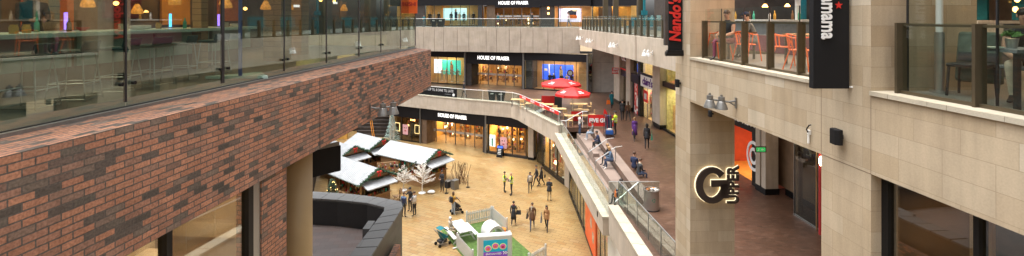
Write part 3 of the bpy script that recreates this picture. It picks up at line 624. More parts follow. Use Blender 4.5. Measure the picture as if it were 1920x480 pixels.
# lower window by the pier
MB().fb(FRR, -9, ya - .08, .22, .235, L1, ZS).build('lower_window', GLASSW, rt)
for u, w in ((ya - .06, .06), (UR(6.02), .035), (UR(3.9), .035), (UR(1.8), .035)): MB().fb(FRR, u - w, u + w, .17, .30, L1, ZS).build('window_post', 'black', rt)
MB().fb(FRR, ya - .12, ya - .05, .31, 1.5, L1, ZS - .02).build('pier_cover', 'brown_sheet', rt)  # brown sheet covering the pier's stone face inside the window
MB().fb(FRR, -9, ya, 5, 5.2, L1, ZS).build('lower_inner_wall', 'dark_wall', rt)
MB().fb(FRR, UR(6.12), UR(6.17), .5, .55, L1, ZS).build('inner_post', 'warm_wall', rt)
MB().fb(FRR, 3, UR(5.6), 1.2, 1.3, 9.5, 11.3).build('inner_panel', 'counter_panel', rt)
# full-height glass above the coping at the right
for Y0, Y1 in ((5.98, 7.2), (4.6, 5.94), (3.2, 4.56), (1.8, 3.16), (-1, 1.76)):
    MB().fb(FRR, UR(Y0), UR(Y1), .36, .372, ZB + .02, 16.4).build('glass_pane', GLASS, rt)
    MB().fb(FRR, UR(Y1) - .01, UR(Y1) + .01, .355, .38, ZB + .02, 16.4).build('glass_edge', 'dark_frame', rt)
# undercroft passage: inner piers, walls and shop
MB().fb(FRR, yd, yd + .01, 1.3, 1.31, L1, L1 + .02)
# upper band further back, over the shops
FB = Fr((9.93, 0), (9.93 - 6.11, 100), -1)
u0, u1 = 14.5, UR(49.3)
MB().fb(FB, u0, u1, 0, .45, 11.45, ZB - .03).build('far_stone_band', STONEP, rt)
for x in (1101, 1138, 1191, 1193): 
    u = FB.ux(x); MB().fb(FB, u - (.05 if x > 1150 else .03), u + .03, -.004, .01, 11.46, ZB - .04).build('band_joint', 'brown_wall', rt)
MB().prism([tuple(FB.P(u0, .45, 0))[:2], tuple(FB.P(u1, .45, 0))[:2], (8.0, 56.4), (26, 56.4), (26, 14.5)], 12.75, ZB).build('upper_deck', 'grey_floor', rt)
MB().prism([tuple(FB.P(u0, .45, 0))[:2], tuple(FB.P(u1, .45, 0))[:2], (8.0, 56.3), (26, 56.3), (26, 14.5)], 11.46, 11.6).build('deck_soffit', 'ceiling', rt)
MB().fb(Fr(tuple(FB.P(u1, 0, 0))[:2], (8.0, 56.5), -1), 0, 7.4, 0, .4, 11.45, ZB - .03).build('band_return', STONEP, rt)
for x, w in ((1133, .16), (1152, .16), (1198, .17)):
    MB().fb(FB, FB.ux(x, .6) - w, FB.ux(x, .6) + w, .5, .9, ZB, 18).build('steel_column', 'bronze', rt)

# shops under the deck
FS = Fr((14.236, 0), (14.236 - 6.9, 100), -1)
sh = root('shop_row', (12, 36, L1), 'row of shops with stone piers below the far stone band, at terrace level', 'building')
ZH = 11.44
def seg(x0, x1, v0, v1, z0, z1, m_, nm, par=None): return MB().fb(FS, FS.ux(x1), FS.ux(x0), v0, v1, z0, z1).build(nm, m_, par or sh)
for x0, x1 in ((1153, 1163.5), (1176, 1184), (1226, 1240)):
    seg(x0, x1, -.12, .6, L1 + .35, ZH, STONEP, 'stone_pier'); seg(x0, x1, -.13, .61, L1, L1 + .35, 'black', 'skirting')
seg(1163.5, 1176, .3, .32, L1, 8.5, GLASSD, 'shop_window'); seg(1163.5, 1176, .0, .25, 8.5, 9.2, 'black', 'fascia'); seg(1163.5, 1176, .1, .15, 9.4, 11.2, 'brown_wall', 'upper_panel')
seg(1163.5, 1176, -.02, .0, 9.1, 9.25, 'red', 'canopy_edge')
seg(1184, 1199, -.05, .3, 8.3, 9.1, 'black', 'fascia'); seg(1184, 1187.5, .1, .3, L1, 8.3, 'black', 'door_post'); seg(1187.5, 1197, .1, .3, L1, 8.3, 'check', 'tiled_panel') if 'check' in MATS else None
seg(1184, 1196, .2, .22, 9.3, 11.2, GLASSD, 'upper_window'); seg(1196, 1200, 0, .3, L1, ZH, 'black', 'dark_pier')
seg(1200, 1226, .05, .2, 8.25, 9.25, 'white_paint', 'sign_band'); seg(1200, 1226, 0, .12, 9.25, 9.45, 'black', 'transom')
seg(1200, 1226, .2, .22, 9.45, 11.3, GLASS, 'upper_window')
for a_, b_ in ((1200, 1208), (1208.4, 1217), (1217.4, 1226)): seg(a_, b_, .3, .32, L1, 8.25, GLASS, 'shop_window'); seg(b_ - .4, b_, .26, .34, L1, 8.25, 'grey_metal', 'mullion')
seg(1240, 1275, .1, .3, 8.9, 9.3, 'black', 'transom'); seg(1240, 1275, .2, .22, L1 + .15, 8.9, GLASS, 'shop_window'); seg(1240, 1275, .1, .3, L1, L1 + .15, 'black', 'sill'); seg(1240, 1275, .2, .22, 9.3, ZH, GLASS, 'upper_window')
seg(1275, 1362, 0, .3, L1, ZH, STONEP, 'stone_wall')
# rooms behind: one long bright room with party walls
def room(F, u0, u1, v0, v1, z0, z1, m_, par, floor='wood_floor', ceil='ceiling', side=True, nm='shop_room'):
    r_ = MB().fb(F, u0, u1, v1, v1 + .1, z0, z1).build(nm, m_, par)
    if side:
        MB().fb(F, u0, u0 + .06, v0, v1, z0, z1).build('party_wall', m_, r_); MB().fb(F, u1 - .06, u1, v0, v1, z0, z1).build('party_wall', m_, r_)
    MB().fb(F, u0 + .06, u1 - .06, v0, v1, z0 - .05, z0 + .012).build('shop_floor', floor, r_)
    MB().fb(F, u0 + .06, u1 - .06, v0, v1, z1 - .1, z1).build('shop_ceiling', ceil, r_)
    return r_
mat('shop_cream', (.75, .66, .38), .8, var=.1); mat('shop_yellow', (.5, .44, .2), .8, var=.3, scale=4)
room(FS, FS.ux(1226), FS.ux(1199), .4, 3.5, L1, 8.4, 'shop_cream', sh); room(FS, FS.ux(1226), FS.ux(1199), .4, 2.2, 9.3, 11.4, 'shop_cream', sh)
room(FS, FS.ux(1276), FS.ux(1240), .4, 3.5, L1, 8.95, 'shop_yellow', sh); room(FS, FS.ux(1276), FS.ux(1240), .4, 3, 9.25, 11.4, 'shop_yellow', sh)
room(FS, FS.ux(1176), FS.ux(1163.5), .4, 3, L1, 8.5, 'brown_wall', sh)
pw = FS.P(FS.ux(1212), 1.6, 8.1); area(pw, 2.2, 140, (1, .88, .62)); area(FS.P(FS.ux(1212), 1.3, 11.2), 1.6, 60, (1, .86, .55))
area(FS.P(FS.ux(1255), 1.9, 8.7), 2.4, 110, (1, .85, .5)); area(FS.P(FS.ux(1255), 1.6, 11.2), 2, 35, (1, .85, .5)); area(FS.P(FS.ux(1170), 1.6, 8.2), 1.2, 25)
# grey panelled wall closing the terrace
o = MB(0).bx(9.45, 12.3, 56.35, 56.6, L1, 11.44).build('concrete_wall', CONC); tag(o, 'tall grey concrete panel wall closing the terrace behind the shops', 'wall')
# passage side: red shop, piers, glass screen
ps = root('passage_shops', (13, 25, L1), 'stone piers, orange shop and brown wall lining the covered passage at the right', 'building')
def ps_(u0, u1, v0, v1, z0, z1, m_, nm): return MB().fb(FS, u0, u1, v0, v1, z0, z1).build(nm, m_, ps)
a0, a1 = FS.ux(1422), FS.ux(1378)
ps_(a0, a1 + 1, .0, .3, 8.25, 9.25, 'black', 'fascia'); ps_(a0, a1 + 1, .0, .3, 9.25, ZH, 'wall_tan', 'upper_wall')
ps_(a0, FS.ux(1409), .02, .1, L1, 8.25, 'black', 'side_panel')
rm = room(FS, a0, a1 + 2.5, .35, 4, L1, 8.3, 'shop_red', ps, floor='orange_wall', ceil='shop_red')
area(FS.P((a0 + a1) / 2 + .4, 2.0, 8.1), 1.5, 80, (1, .82, .62))
for x0, x1 in ((1422, 1430), (1433, 1441)):
    ps_(FS.ux(x1), FS.ux(x0), -.15, .5, L1 + .3, ZH, STONEP, 'stone_pier')
ps_(FS.ux(1441.2), FS.ux(1421.8), -.17, .55, L1, L1 + .3, 'black', 'skirting'); ps_(FS.ux(1433), FS.ux(1430), .1, .4, L1 + .3, ZH, 'black', 'dark_joint')
ps_(19.0, a0 - .02, .9, 1.1, L1 + .3, ZH, 'wall_tan', 'recess_wall') if 'wall_tan' in MATS else None
ps_(19.0, FS.ux(1441.2), .85, 1.12, L1, L1 + .3, 'black', 'skirting'); ps_(FS.ux(1468), FS.ux(1461), .7, .9, L1 + .3, ZH, 'wall_tan', 'wall_rib') if 'wall_tan' in MATS else None
ps_(FS.ux(1493), FS.ux(1487), .1, .3, L1, ZH, 'wall_tan', 'door_pier') if 'wall_tan' in MATS else None
ps_(12, 19.2, 3.2, 3.4, L1, ZH, 'dark_wall', 'back_wall')
for x, v in ((1404, .9), (1396, 1.5), (1414, .7)):
    r_ = MB(); u = FS.ux(x)
    for z in (6.4, 7.0, 7.6): r_.fb(FS, u - .25, u + .25, v, v + .3, z, z + .03)
    rr_ = random.Random(x)
    for z in (6.43, 7.03, 7.63):
        for k in range(5): r_.fb(FS, u - .22 + k * .09, u - .17 + k * .09, v + .02, v + .1, z, z + .12 + .25 * rr_.random())
    tag(r_.build('display_rack', 'white_metal'), {1404: 'middle', 1396: 'deepest', 1414: 'front'}[x] + ' white wire display rack full of small goods in the orange shop', 'display rack', 'display racks in the orange shop')
rg = MB(); c_ = FS.P(FS.ux(1413), -.02, 7.05)
for r0, r1 in ((.62, .78), (.28, .44)):
    n = 28
    for k in range(n):
        a_, b_ = 2 * PI * k / n, 2 * PI * (k + 1) / n
        rg.hexa([c_ + Vector((FS.u.x * math.cos(t) * r * .8, FS.u.y * math.cos(t) * r * .8, math.sin(t) * r)) + Vector((FS.v.x * d, FS.v.y * d, 0)) for d in (0, .03) for t, r in ((a_, r0), (b_, r0), (b_, r1), (a_, r1))])
rg.build('ring_logo', 'letter_white', ps)
text('fascia_text', 'LOTISW', FS.P(FS.ux(1396), -.03, 8.72), (-FS.u.x, -FS.u.y, 0), (0, 0, 1), .62, 'letter_white', ps)
# exit sign
es = root('exit_sign', (11.3, 21.4, 9), 'small green emergency exit sign hanging in front of the stone pier', 'exit sign')
mat('exit_green', (.02, .3, .08), .5, emit=(.05, .5, .12), es=.5)
p_ = A_ = Vector(((1426 - 960) / FPX * 21.5, 21.5, ZC - (280 - HY) / FPX * 21.5))
MB().cb(p_, (.5, .06, .26)).build('sign_box', 'bronze', es); MB().cb(p_ + Vector((0, -.035, 0)), (.4, .01, .18)).build('sign_face', 'exit_green', es)
b = MB(); q = p_ + Vector((0, -.043, 0)); b.cb(q + Vector((.07, 0, 0)), (.12, .004, .03)); b.face([q + Vector(v_) for v_ in ((.0, -.003, 0), (.06, -.003, .06), (.06, -.003, -.06))])
b.cb(q + Vector((-.1, 0, .04)), (.03, .004, .03)); b.cb(q + Vector((-.1, 0, -.01)), (.03, .004, .07), 0); b.cb(q + Vector((-.12, 0, -.05)), (.08, .004, .02)); b.build('sign_symbol', 'letter_white', es)
MB().cyl(p_, p_ + Vector((0, 0, 2.8)), .012).build('hanger', 'steel', es)
# glass screen and heater
gs = root('glass_door_screen', (12.7, 20.5, L1), 'clear glass door screen with brass fittings at the right end of the passage', 'glass screen')
GA, GB_ = G(1489, 402, -8.7), G(1545, 438, -8.7); FG_ = Fr(GB_, GA, -1)
MB().fb(FG_, 0, FG_.len, 0, .014, L1, 10.75).build('glass_pane', GLASSD, gs)
MB().fb(FG_, FG_.len - .02, FG_.len, -.02, .05, L1, 10.9).build('edge_frame', 'steel', gs); MB().fb(FG_, 0, FG_.len, -.03, .04, L1, L1 + .06).build('floor_rail', 'steel', gs)
b = MB(); b.cyl(FG_.P(.3, -.1, 10.3), FG_.P(1.4, -.1, 10.3), .035); b.cyl(FG_.P(.9, -.1, 10.15), FG_.P(.9, .05, 10.4), .05); b.cyl(FG_.P(.3, -.12, 10.1), FG_.P(.5, -.12, 10.1), .03); b.build('brass_fitting', 'brass', gs) if 'brass' in MATS else None
MB().cyl(FG_.P(.35, -.06, L1), FG_.P(.35, -.06, 10.2), .03).build('pull_bar', 'brass', gs) if 'brass' in MATS else None
ht = root('heat_lamp', (12, 19, 9), 'glowing orange heat lamp on a post behind the stone pier', 'heat lamp')
hp_ = Vector(((1537 - 960) / FPX * 19.2, 19.2, 0))
MB().cyl((hp_.x + .12, 19.3, L1), (hp_.x + .12, 19.3, 10.2), .09, n=14).build('lamp_post', 'c_red', ht)
MB().ball((hp_.x, 19.15, ZC - (302 - HY) / FPX * 19.15), (.06, .06, .2), 10, 6).build('lamp_tube', 'lamp_white', ht, smooth=True)
area((hp_.x - .1, 19.0, 9.2), .3, 3, (1, .35, .12), (R(90), 0, R(-60)))
area((9, 19, 11.3), 2.5, 34, (1, .82, .6)); area((9.3, 12, 11.6), 3, 30, (1, .82, .6)); area((13, 22, 11.2), 1.5, 14, (1, .82, .6))

# ---- G UPPER sign on the corner column (camera-facing face)
gsn = root('level_sign', (5.7, 13.8, 8.9), 'dark halo-lit letters G UPPER on the stone corner column', 'sign')
Fc = Fr(tuple(FRR.P(yc, 0, 0))[:2], tuple(FRR.P(yc, 1.33, 0))[:2], 1); rv = Vector((Fc.u.x, Fc.u.y, 0)); nv = Vector((Fc.u.y, -Fc.u.x, 0))
def onc(x, y, off): Y = 13.94 ; k = (x - 960) / FPX; p = Fc.P(Fc.ux(x), 0, 0); return Vector((p.x, p.y, ZC - (y - HY) * p.y / FPX)) + nv * off
gc = onc(1332, 345, 0)
def Gpath(r, w, c):
    pts = []
    for i in range(25): a = R(38 + (360 - 38) * i / 24); pts.append(c + rv * math.cos(a) * r * .92 + Vector((0, 0, math.sin(a) * r)))
    return pts
def letterG(w, r, off, th, m_, nm):
    b = MB(); c = gc; n = 22
    for k in range(n):
        a_, b_ = R(42 + 318 * k / n), R(42 + 318 * (k + 1) / n)
        wk = lambda a: w * (.72 + .28 * abs(math.cos(a)))
        b.hexa([c + rv * math.cos(t) * q * .92 + Vector((0, 0, math.sin(t) * q)) + nv * (off + d) for d in (0, th) for t, q in ((a_, r - wk(a_)), (b_, r - wk(b_)), (b_, r), (a_, r))])
    e = w * .5
    def blk(x0, x1, z0, z1): b.hexa([c + rv * x + Vector((0, 0, z)) + nv * (off + d) for d in (0, th) for x, z in ((x0, z0), (x1, z0), (x1, z1), (x0, z1))])
    blk(r * .92 - w, r * .92, -r * .72, r * .08); blk(-.02, r * .92, -.04, w * .62)
    b.build(nm, m_, gsn)
letterG(.225, .525, .07, .06, 'letter_dark', 'letter'); letterG(.245, .54, .035, .02, 'halo', 'halo')
uc = onc(1372, 345, 0)
text('upper_letters', 'UPPER', uc + nv * .10, (0, 0, 1), tuple(-rv), .46, 'letter_dark', gsn, ext=.035, offset=.014, space=1.02, stretch=.81)
text('upper_halo', 'UPPER', uc + nv * .045, (0, 0, 1), tuple(-rv), .46, 'halo', gsn, ext=.008, offset=.024, space=1.02, stretch=.81)

# ---- projecting signs
wg = root('projecting_sign', (5.2, 8.1, 13.05), 'tall black projecting sign with white letters reading mama and a red star', 'sign')
MB().bx(4.91, 5.50, 7.82, 7.94, 13.05, 17.2).build('sign_box', 'black_matt', wg, bevel=.008)
text('sign_letters', 'wagamama', (5.14, 7.80, 14.41), (0, 0, -1), (1, 0, 0), .33, 'letter_white', wg, ext=.012, offset=.008, stretch=.76)
b = MB(); sc_ = Vector((5.31, 7.80, 14.41))
pts = [sc_ + Vector((math.cos(PI * k / 5 + PI / 2) * (.07 if k % 2 == 0 else .03), 0, math.sin(PI * k / 5 + PI / 2) * (.07 if k % 2 == 0 else .03))) for k in range(10)]
b.face(pts); b.build('red_star', 'letter_red', wg)
MB().cyl((5.50, 7.88, 13.07), (5.85, 7.5, 13.09), .012).build('stay_rod', 'white_metal', wg)
nd = root('projecting_banner', (4.9, 14.4, 13.05), 'black hanging banner with red script letters beside the corner column', 'sign')
b = MB(); b.hexa([(4.70, 14.42, 13.2), (5.12, 14.42, 13.2), (5.12, 14.48, 13.2), (4.70, 14.48, 13.2), (4.72, 14.42, 17), (5.12, 14.42, 17), (5.12, 14.48, 17), (4.72, 14.48, 17)]); b.build('banner_panel', 'black_matt', nd)
b = MB(); b.cyl((4.62, 14.45, 13.13), (5.18, 14.45, 13.13), .075, n=14); b.bx(4.66, 5.14, 14.38, 14.52, 13.12, 13.24); b.build('banner_bar', 'black', nd)
text('banner_letters', "Nando's", (4.91, 14.40, 14.15), (0, 0, 1), (-1, 0, 0), .46, 'letter_red', nd, ext=.01, offset=.016, shear=.15, stretch=.86)

# ---- wall speakers
def speaker(loc, s, label, rz=0):
    q = root('wall_speaker', loc, label, 'speaker', 'black outdoor wall speakers', rz)
    b = MB(); b.prism([(-s * .45, 0), (s * .45, 0), (s * .5, -s * .3), (s * .32, -s * .55), (-s * .32, -s * .55), (-s * .5, -s * .3)], -s * .58, s * .58); b.build('cabinet', 'black_matt', q, local=True, bevel=.01)
    b = MB(); b.cb((0, .02, 0), (s * .25, .06, s * .3)); b.build('bracket', 'black', q, local=True)
def onL(F, x, y, v=-.06):
    u = F.ux(x, v); p = F.P(u, v, 0); return Vector((p.x, p.y, ZC - (y - HY) * p.y / FPX))
aR = math.atan2(FRR.u.x, -FRR.u.y) 
speaker(onL(FRR, 1574, 256), .22, 'black wall speaker on the near stone pier, right of the tall black sign', R(-93)); speaker(onL(FRR, 1273, 156), .2, 'black wall speaker on the corner column, left of the twin floodlights', R(-93))
speaker(onL(FRR, 1334, 213), .14, 'small black wall speaker below the twin floodlights', R(-93))
hk = root('wall_hook', tuple(onL(FRR, 1517, 250)), 'small black cable hook on a white box on the stone band', 'wall hook')
p_ = onL(FRR, 1519, 248, 0); MB().cb(p_ + Vector((-.02, 0, 0)), (.04, .06, .08)).build('junction_box', 'white_paint', hk); MB().tube([p_ + Vector((-.04, 0, .0)), p_ + Vector((-.08, -.02, .06)), p_ + Vector((-.05, -.05, .14)), p_ + Vector((-.02, -.06, .15))], .012).build('cable', 'black', hk)
b = MB(); b.cyl(p_ + Vector((-.03, 0, -.05)), p_ + Vector((-.03, 0, -.2)), .02); b.build('drip_tube', 'white_paint', hk)
# floodlights: near right, left on brick, and on the far band
def flood_on(F, x, y, lab, near=True, rz=None):
    p = onL(F, x, y, -.01); return floodlight(tuple(p), rz, lab, near)
def flood2(F, x, y, lab, out, near=True, sc=1, along=0):
    """bracket whose arm runs out and along the wall"""
    p = onL(F, x, y, -.01); rt = root('floodlight', tuple(p), lab, 'floodlight', 'twin floodlights on the building fronts', F.ang)
    m_ = 'grey_metal' if near else 'white_metal'; s = sc; d = out
    MB().cb((0, d * .02, 0), (.05 * s, .03, .3 * s)).build('wall_plate', m_, rt, local=True)
    e = Vector((along * .7 * s, d * .55 * s, .06 * s))
    MB().tube([(0, 0, .06 * s), (e * .35), tuple(e * .7), tuple(e * 1.12)], .026 * s, 8).build('arm', m_, rt, local=True)
    MB().tube([(0, 0, -.1 * s), (e * .35)], .02 * s, 8).build('brace', m_, rt, local=True)
    for t, tx in ((.62, 1), (1.15, -1)):
        c = e * t + Vector((0, d * .03, 0)); b = MB()
        b.lathe(c, [(.03 * s, .13 * s), (.085 * s, .12 * s), (.09 * s, .02 * s), (.07 * s, .01 * s), (.10 * s, -.02 * s), (.15 * s, -.15 * s), (.165 * s, -.2 * s), (.17 * s, -.225 * s), (.14 * s, -.225 * s)], 18)
        b.build('lamp_head', m_, rt, local=True); MB().cb(c + Vector((0, 0, .15 * s)), (.05 * s, .05 * s, .06 * s)).build('knuckle', m_, rt, local=True)
    return rt
flood2(FRR, 1381, 193, 'twin grey floodlights on the near stone band above the halo-lit letters', 1, sc=.85, along=.25)
flood2(FL, 693, 205, 'twin grey floodlights on the red brick band', -1, sc=.85, along=.2)
for x, y, lab in ((1093, 71, 'white floodlight cluster at the far left end of the far stone band'), (1112, 76, 'white floodlight cluster second from the far end of the far stone band'),
                  (1158, 84, 'white floodlight cluster in the middle of the far stone band'), (1224, 99, 'white floodlight cluster on the far stone band beside the black banner')):
    flood2(FB, x, y, lab, 1, False, sc=.95, along=-.5)
# ================================================================== DEPARTMENT STORE (three levels)
mat('poster_pink', (.8, .45, .5), .6, var=.2, scale=3)
ds = root('department_store', (0, 58, 0), 'department store with dark fascias and warm lit windows on three levels, across the far end', 'building')
mat('fascia_dark', (.0075, .0065, .009), .5, var=.05, spec=.3); mat('poster_teal', (.05, .55, .45), .5, emit=(.04, .5, .42), es=.55); mat('poster_white', (.8, .85, .9), .5, emit=(.8, .88, 1), es=.9)
mat('poster_blue', (.03, .09, .6), .5, emit=(.04, .12, .8), es=.75); mat('poster_sky', (.45, .75, .8), .5, emit=(.5, .8, .85), es=.7); mat('poster_lilac', (.75, .65, .85), .5, emit=(.8, .68, .95), es=.75)
mat('store_amber', (.86, .50, .13), .8, var=.1); mat('store_tan', (.70, .44, .18), .8, var=.1); mat('tan_window', (.55, .36, .16), .6, var=.1); mat('glow_strip', (1, .8, .5), .5, emit=(1, .72, .36), es=4)
FT = Fr((-14, 66.8), (13, 61.9), 1); FM = Fr((-15, 65.9), (9.3, 55.6), 1); FG = Fr((-14.6, 56.6), (1.62, 48.25), 1)
def sg(F, x0, x1, v0, v1, z0, z1, m_, nm, par=ds): return MB().fb(F, F.ux(x0, v0), F.ux(x1, v0), v0, v1, z0, z1).build(nm, m_, par)
def goods(F, u0, u1, v, z0, z1, seed, name, lab, step=.22, dens=.85, cols=('c_red', 'c_pale', 'c_tan', 'c_brown', 'c_mustard', 'c_black', 'c_orange', 'c_beige', 'c_pink', 'glow_strip')):
    """display shelving with its goods; the goods of one unit are one part"""
    r_ = random.Random(seed); p = F.P((u0 + u1) / 2, v + .2, z0); q = root('display_shelf', tuple(p), lab, 'display shelf', 'display shelves in the shop windows')
    b = MB(F.ang); zs = [z0 + .25 + k * .5 for k in range(int((z1 - z0) / .5))]
    for z in zs: b.fb(F, u0, u1, v, v + .4, z, z + .03)
    for u in (u0, u1 - .04): b.fb(F, u, u + .04, v, v + .4, z0, z1)
    b.build('shelf', 'wood_floor', q)
    b = MB(F.ang)
    for z in zs:
        u = u0 + .06
        while u < u1 - .15:
            w = step * (.4 + .6 * r_.random())
            if r_.random() < dens: b.mi = r_.randrange(len(cols)); b.fb(F, u, u + w, v + .04, v + .25, z + .03, z + .08 + .34 * r_.random())
            u += w + .03
    o = b.build('merchandise', list(cols), q); o['kind'] = 'stuff'
    return q
def door_set(F, x0, x1, n, v, z0, z1, par=ds):
    for i in range(n):
        a, c = x0 + (x1 - x0) * i / n, x0 + (x1 - x0) * (i + 1) / n; u0, u1 = F.ux(a, v), F.ux(c, v)
        d = MB().fb(F, u0 + .04, u1 - .04, v, v + .015, z0 + .05, z1).build('glass_door', GLASS, par)
        MB().fb(F, u0 + .1, u1 - .1, v - .02, v, z0 + 1.25, z0 + 1.5).build('door_band', 'c_pale', d)
        MB().fb(F, u1 - .04, u1 + .04, v - .03, v + .05, z0, z1).build('door_post', 'grey_metal', par)
# ---- ground level (z 0 .. 4.15)
sg(FG, 700, 911, -.02, .3, 2.75, 4.12, 'fascia_dark', 'fascia'); sg(FG, 911.5, 990, -.02, .3, 3.05, 4.12, 'fascia_dark', 'fascia')
for x, w in ((788.5, .07), (911, .09)): u = FG.ux(x); MB().fb(FG, u - w, u + w, -.1, .3, 0, 4.14).build('metal_post', 'grey_metal', ds)
sg(FG, 733, 788, .1, .115, .1, 2.75, GLASSD, 'display_window'); sg(FG, 733, 788, .05, .3, 0, .1, 'black', 'sill')
for x in (752, 771): u = FG.ux(x); MB().fb(FG, u - .025, u + .025, .06, .14, .1, 2.75).build('window_bar', 'dark_frame', ds)
sg(FG, 789, 800, .1, 1.7, 0, 2.75, 'brown_wall', 'entrance_side'); sg(FG, 905, 911, .1, 1.4, 0, 2.75, 'dark_wall', 'entrance_side')
door_set(FG, 800, 908, 6, 1.45, 0, 2.72); sg(FG, 789, 911, .3, 1.5, 2.74, 2.8, 'dark_wall', 'entrance_soffit')
sg(FG, 913, 986, .1, .115, .25, 3.05, GLASS, 'display_window'); sg(FG, 913, 988, .02, .3, 0, .24, 'dark_frame', 'sill')
for x in (935, 960, 986): u = FG.ux(x); MB().fb(FG, u - .03, u + .03, .05, .15, .2, 3.05).build('window_bar', 'dark_frame', ds)
room(FG, FG.ux(733), FG.ux(788), .35, 3, 0, 3.0, 'brown_wall', ds); room(FG, FG.ux(800, 1.5), FG.ux(911, 1.5), 1.6, 9, 0, 3.2, 'store_amber', ds); room(FG, FG.ux(914), FG.ux(985), .4, 3.6, 0, 3.4, 'store_amber', ds)
sg(FG, 990, 1000, -.06, .5, 0, 4.2, STONEP, 'stone_pier'); sg(FG, 989.6, 1000.4, -.08, .5, 0, .25, 'black', 'skirting')
text('store_sign', 'HOUSE OF FRASER', FG.P(FG.ux(848), -.05, 3.46), tuple(FG.u) + (0,), (0, 0, 1), .56, 'text_white', ds, ext=.03, offset=.008, stretch=.80)
text('window_sign', 'MUVE', FG.P(FG.ux(773), .08, 2.5), tuple(FG.u) + (0,), (0, 0, 1), .26, 'lamp_warm', ds)
for x in (742, 779): u = FG.ux(x); MB().fb(FG, u - .36, u + .36, .3, .33, .95, 1.95).build('lit_frame', 'glow_strip', ds); MB().fb(FG, u - .27, u + .27, .27, .29, 1.03, 1.87).build('portrait_poster', 'c_brown', ds)
for x in (759.5, 943.5):
    u = FG.ux(x); q = MB().fb(FG, u - .38, u + .38, .05, .07, .75, 1.9).build('pink_poster', 'poster_pink', ds) if 'poster_pink' in MATS else None
    for s_ in (-.13, .13): MB().fb(FG, u + s_ - .07, u + s_ + .07, .035, .045, 1.48, 1.56).build('poster_eye', 'black', q)
    MB().fb(FG, u - .12, u + .12, .035, .045, 1.12, 1.24).build('poster_mouth', 'c_red', q)
u = FG.ux(921.5); q = MB().fb(FG, u - .33, u + .33, .2, .23, .75, 1.95).build('lit_poster', 'poster_white', ds); MB().fb(FG, u - .1, u + .08, .18, .195, .8, 1.6).build('poster_figure', 'c_green', q)
# ---- terrace level (z 5.5 .. 10.1)
ZF = 9.95
sg(FM, 795, 871, -.02, .3, 9.05, ZF, 'fascia_dark', 'fascia'); sg(FM, 874, 981, -.05, .3, 8.35, ZF, 'fascia_dark', 'fascia'); sg(FM, 982.5, 1102, -.02, .3, 9.05, ZF, 'fascia_dark', 'fascia')
for x in (872, 981.6, 1101.5): u = FM.ux(x); MB().fb(FM, u - .1, u + .1, -.1, .3, L1, ZF + .02).build('metal_post', 'grey_metal', ds)
sg(FM, 795, 871, .1, .115, L1 + .12, 9.05, GLASS, 'display_window'); sg(FM, 795, 871, .04, .3, L1, L1 + .12, 'black', 'sill')
sg(FM, 983, 1101, .1, .115, L1 + .12, 9.05, GLASS, 'display_window'); sg(FM, 983, 1101, .04, .3, L1, L1 + .12, 'black', 'sill')
for x in (803, 820.5, 837.5, 855, 999, 1019, 1039, 1059, 1080): u = FM.ux(x); MB().fb(FM, u - .025, u + .025, .05, .15, L1 + .1, 9.05).build('window_bar', 'dark_frame', ds)
sg(FM, 874, 884, .1, 2.2, L1, 8.4, 'dark_wall', 'entrance_side'); sg(FM, 978, 981, .1, 1.8, L1, 8.4, 'dark_wall', 'entrance_side'); door_set(FM, 884, 980, 6, 1.9, L1, 8.3); sg(FM, 874, 981, .3, 2.0, 8.3, 8.4, 'dark_wall', 'entrance_soffit')
room(FM, FM.ux(790), FM.ux(872), .35, 3, L1, 9.3, 'store_tan', ds); room(FM, FM.ux(884, 2), FM.ux(981, 2), 2.1, 9, L1, 8.8, 'store_tan', ds); room(FM, FM.ux(983), FM.ux(1101), .35, 3.2, L1, 9.3, 'store_tan', ds)
sg(FM, 983.5, 998, .4, 2.2, L1, 9.0, 'dark_wall', 'display_partition'); sg(FM, 1102, 1110, .0, .02, L1, ZF, GLASSD, 'corner_glass'); sg(FM, 1102, 1110, 1, 1.2, L1, ZF, 'dark_wall', 'corner_wall')
text('store_sign', 'HOUSE OF FRASER', FM.P(FM.ux(925), -.08, 9.15), tuple(FM.u) + (0,), (0, 0, 1), .66, 'text_white', ds, ext=.03, offset=.009, stretch=.80)
def poster(F, x0, x1, v, z0, z1, m_, nm='lit_poster'): return MB().fb(F, F.ux(x0, v), F.ux(x1, v), v, v + .05, z0, z1).build(nm, m_, ds)
poster(FM, 814, 828, 1.6, 6.7, 8.6, 'poster_white'); q = poster(FM, 829, 864, 1.6, 6.6, 8.55, 'poster_teal')
def fig(F, x, v, z0, h, cols, par):           # standing figure on a poster
    u = F.ux(x, v); b = MB(F.ang); b.fb(F, u - h * .13, u + h * .13, v - .02, v - .005, z0, z0 + h * .72); o = b.build('poster_figure', cols[0], par)
    c = F.P(u, v - .01, z0 + h * .84); b = MB(); b.ball(c, (h * .11, .01, h * .16), 10, 6); b.build('poster_head', cols[1], par)
    c = F.P(u, v - .02, z0 + h * .85); b = MB(); b.ball(c, (h * .07, .012, h * .11), 10, 6); b.build('poster_face', 'skin', par)
fig(FM, 847, 1.6, 6.65, 1.8, ('c_tan', 'hair_dark'), q)
q = poster(FM, 1017, 1075, 1.6, 6.6, 8.5, 'poster_blue'); fig(FM, 1052, 1.6, 6.65, 1.75, ('c_khaki', 'hair_brown'), q); MB().fb(FM, FM.ux(1029, 1.5), FM.ux(1030.5, 1.5), 1.5, 1.58, 6.6, 8.5).build('poster_bar', 'letter_white', q)
MB().fb(FM, FM.ux(1019, 1.5), FM.ux(1026, 1.5), 1.55, 1.58, 7.7, 7.95).build('poster_text', 'letter_white', q)
sg(FM, 1085, 1100, 1.2, 1.5, L1, 9.2, 'wood_floor', 'display_column')
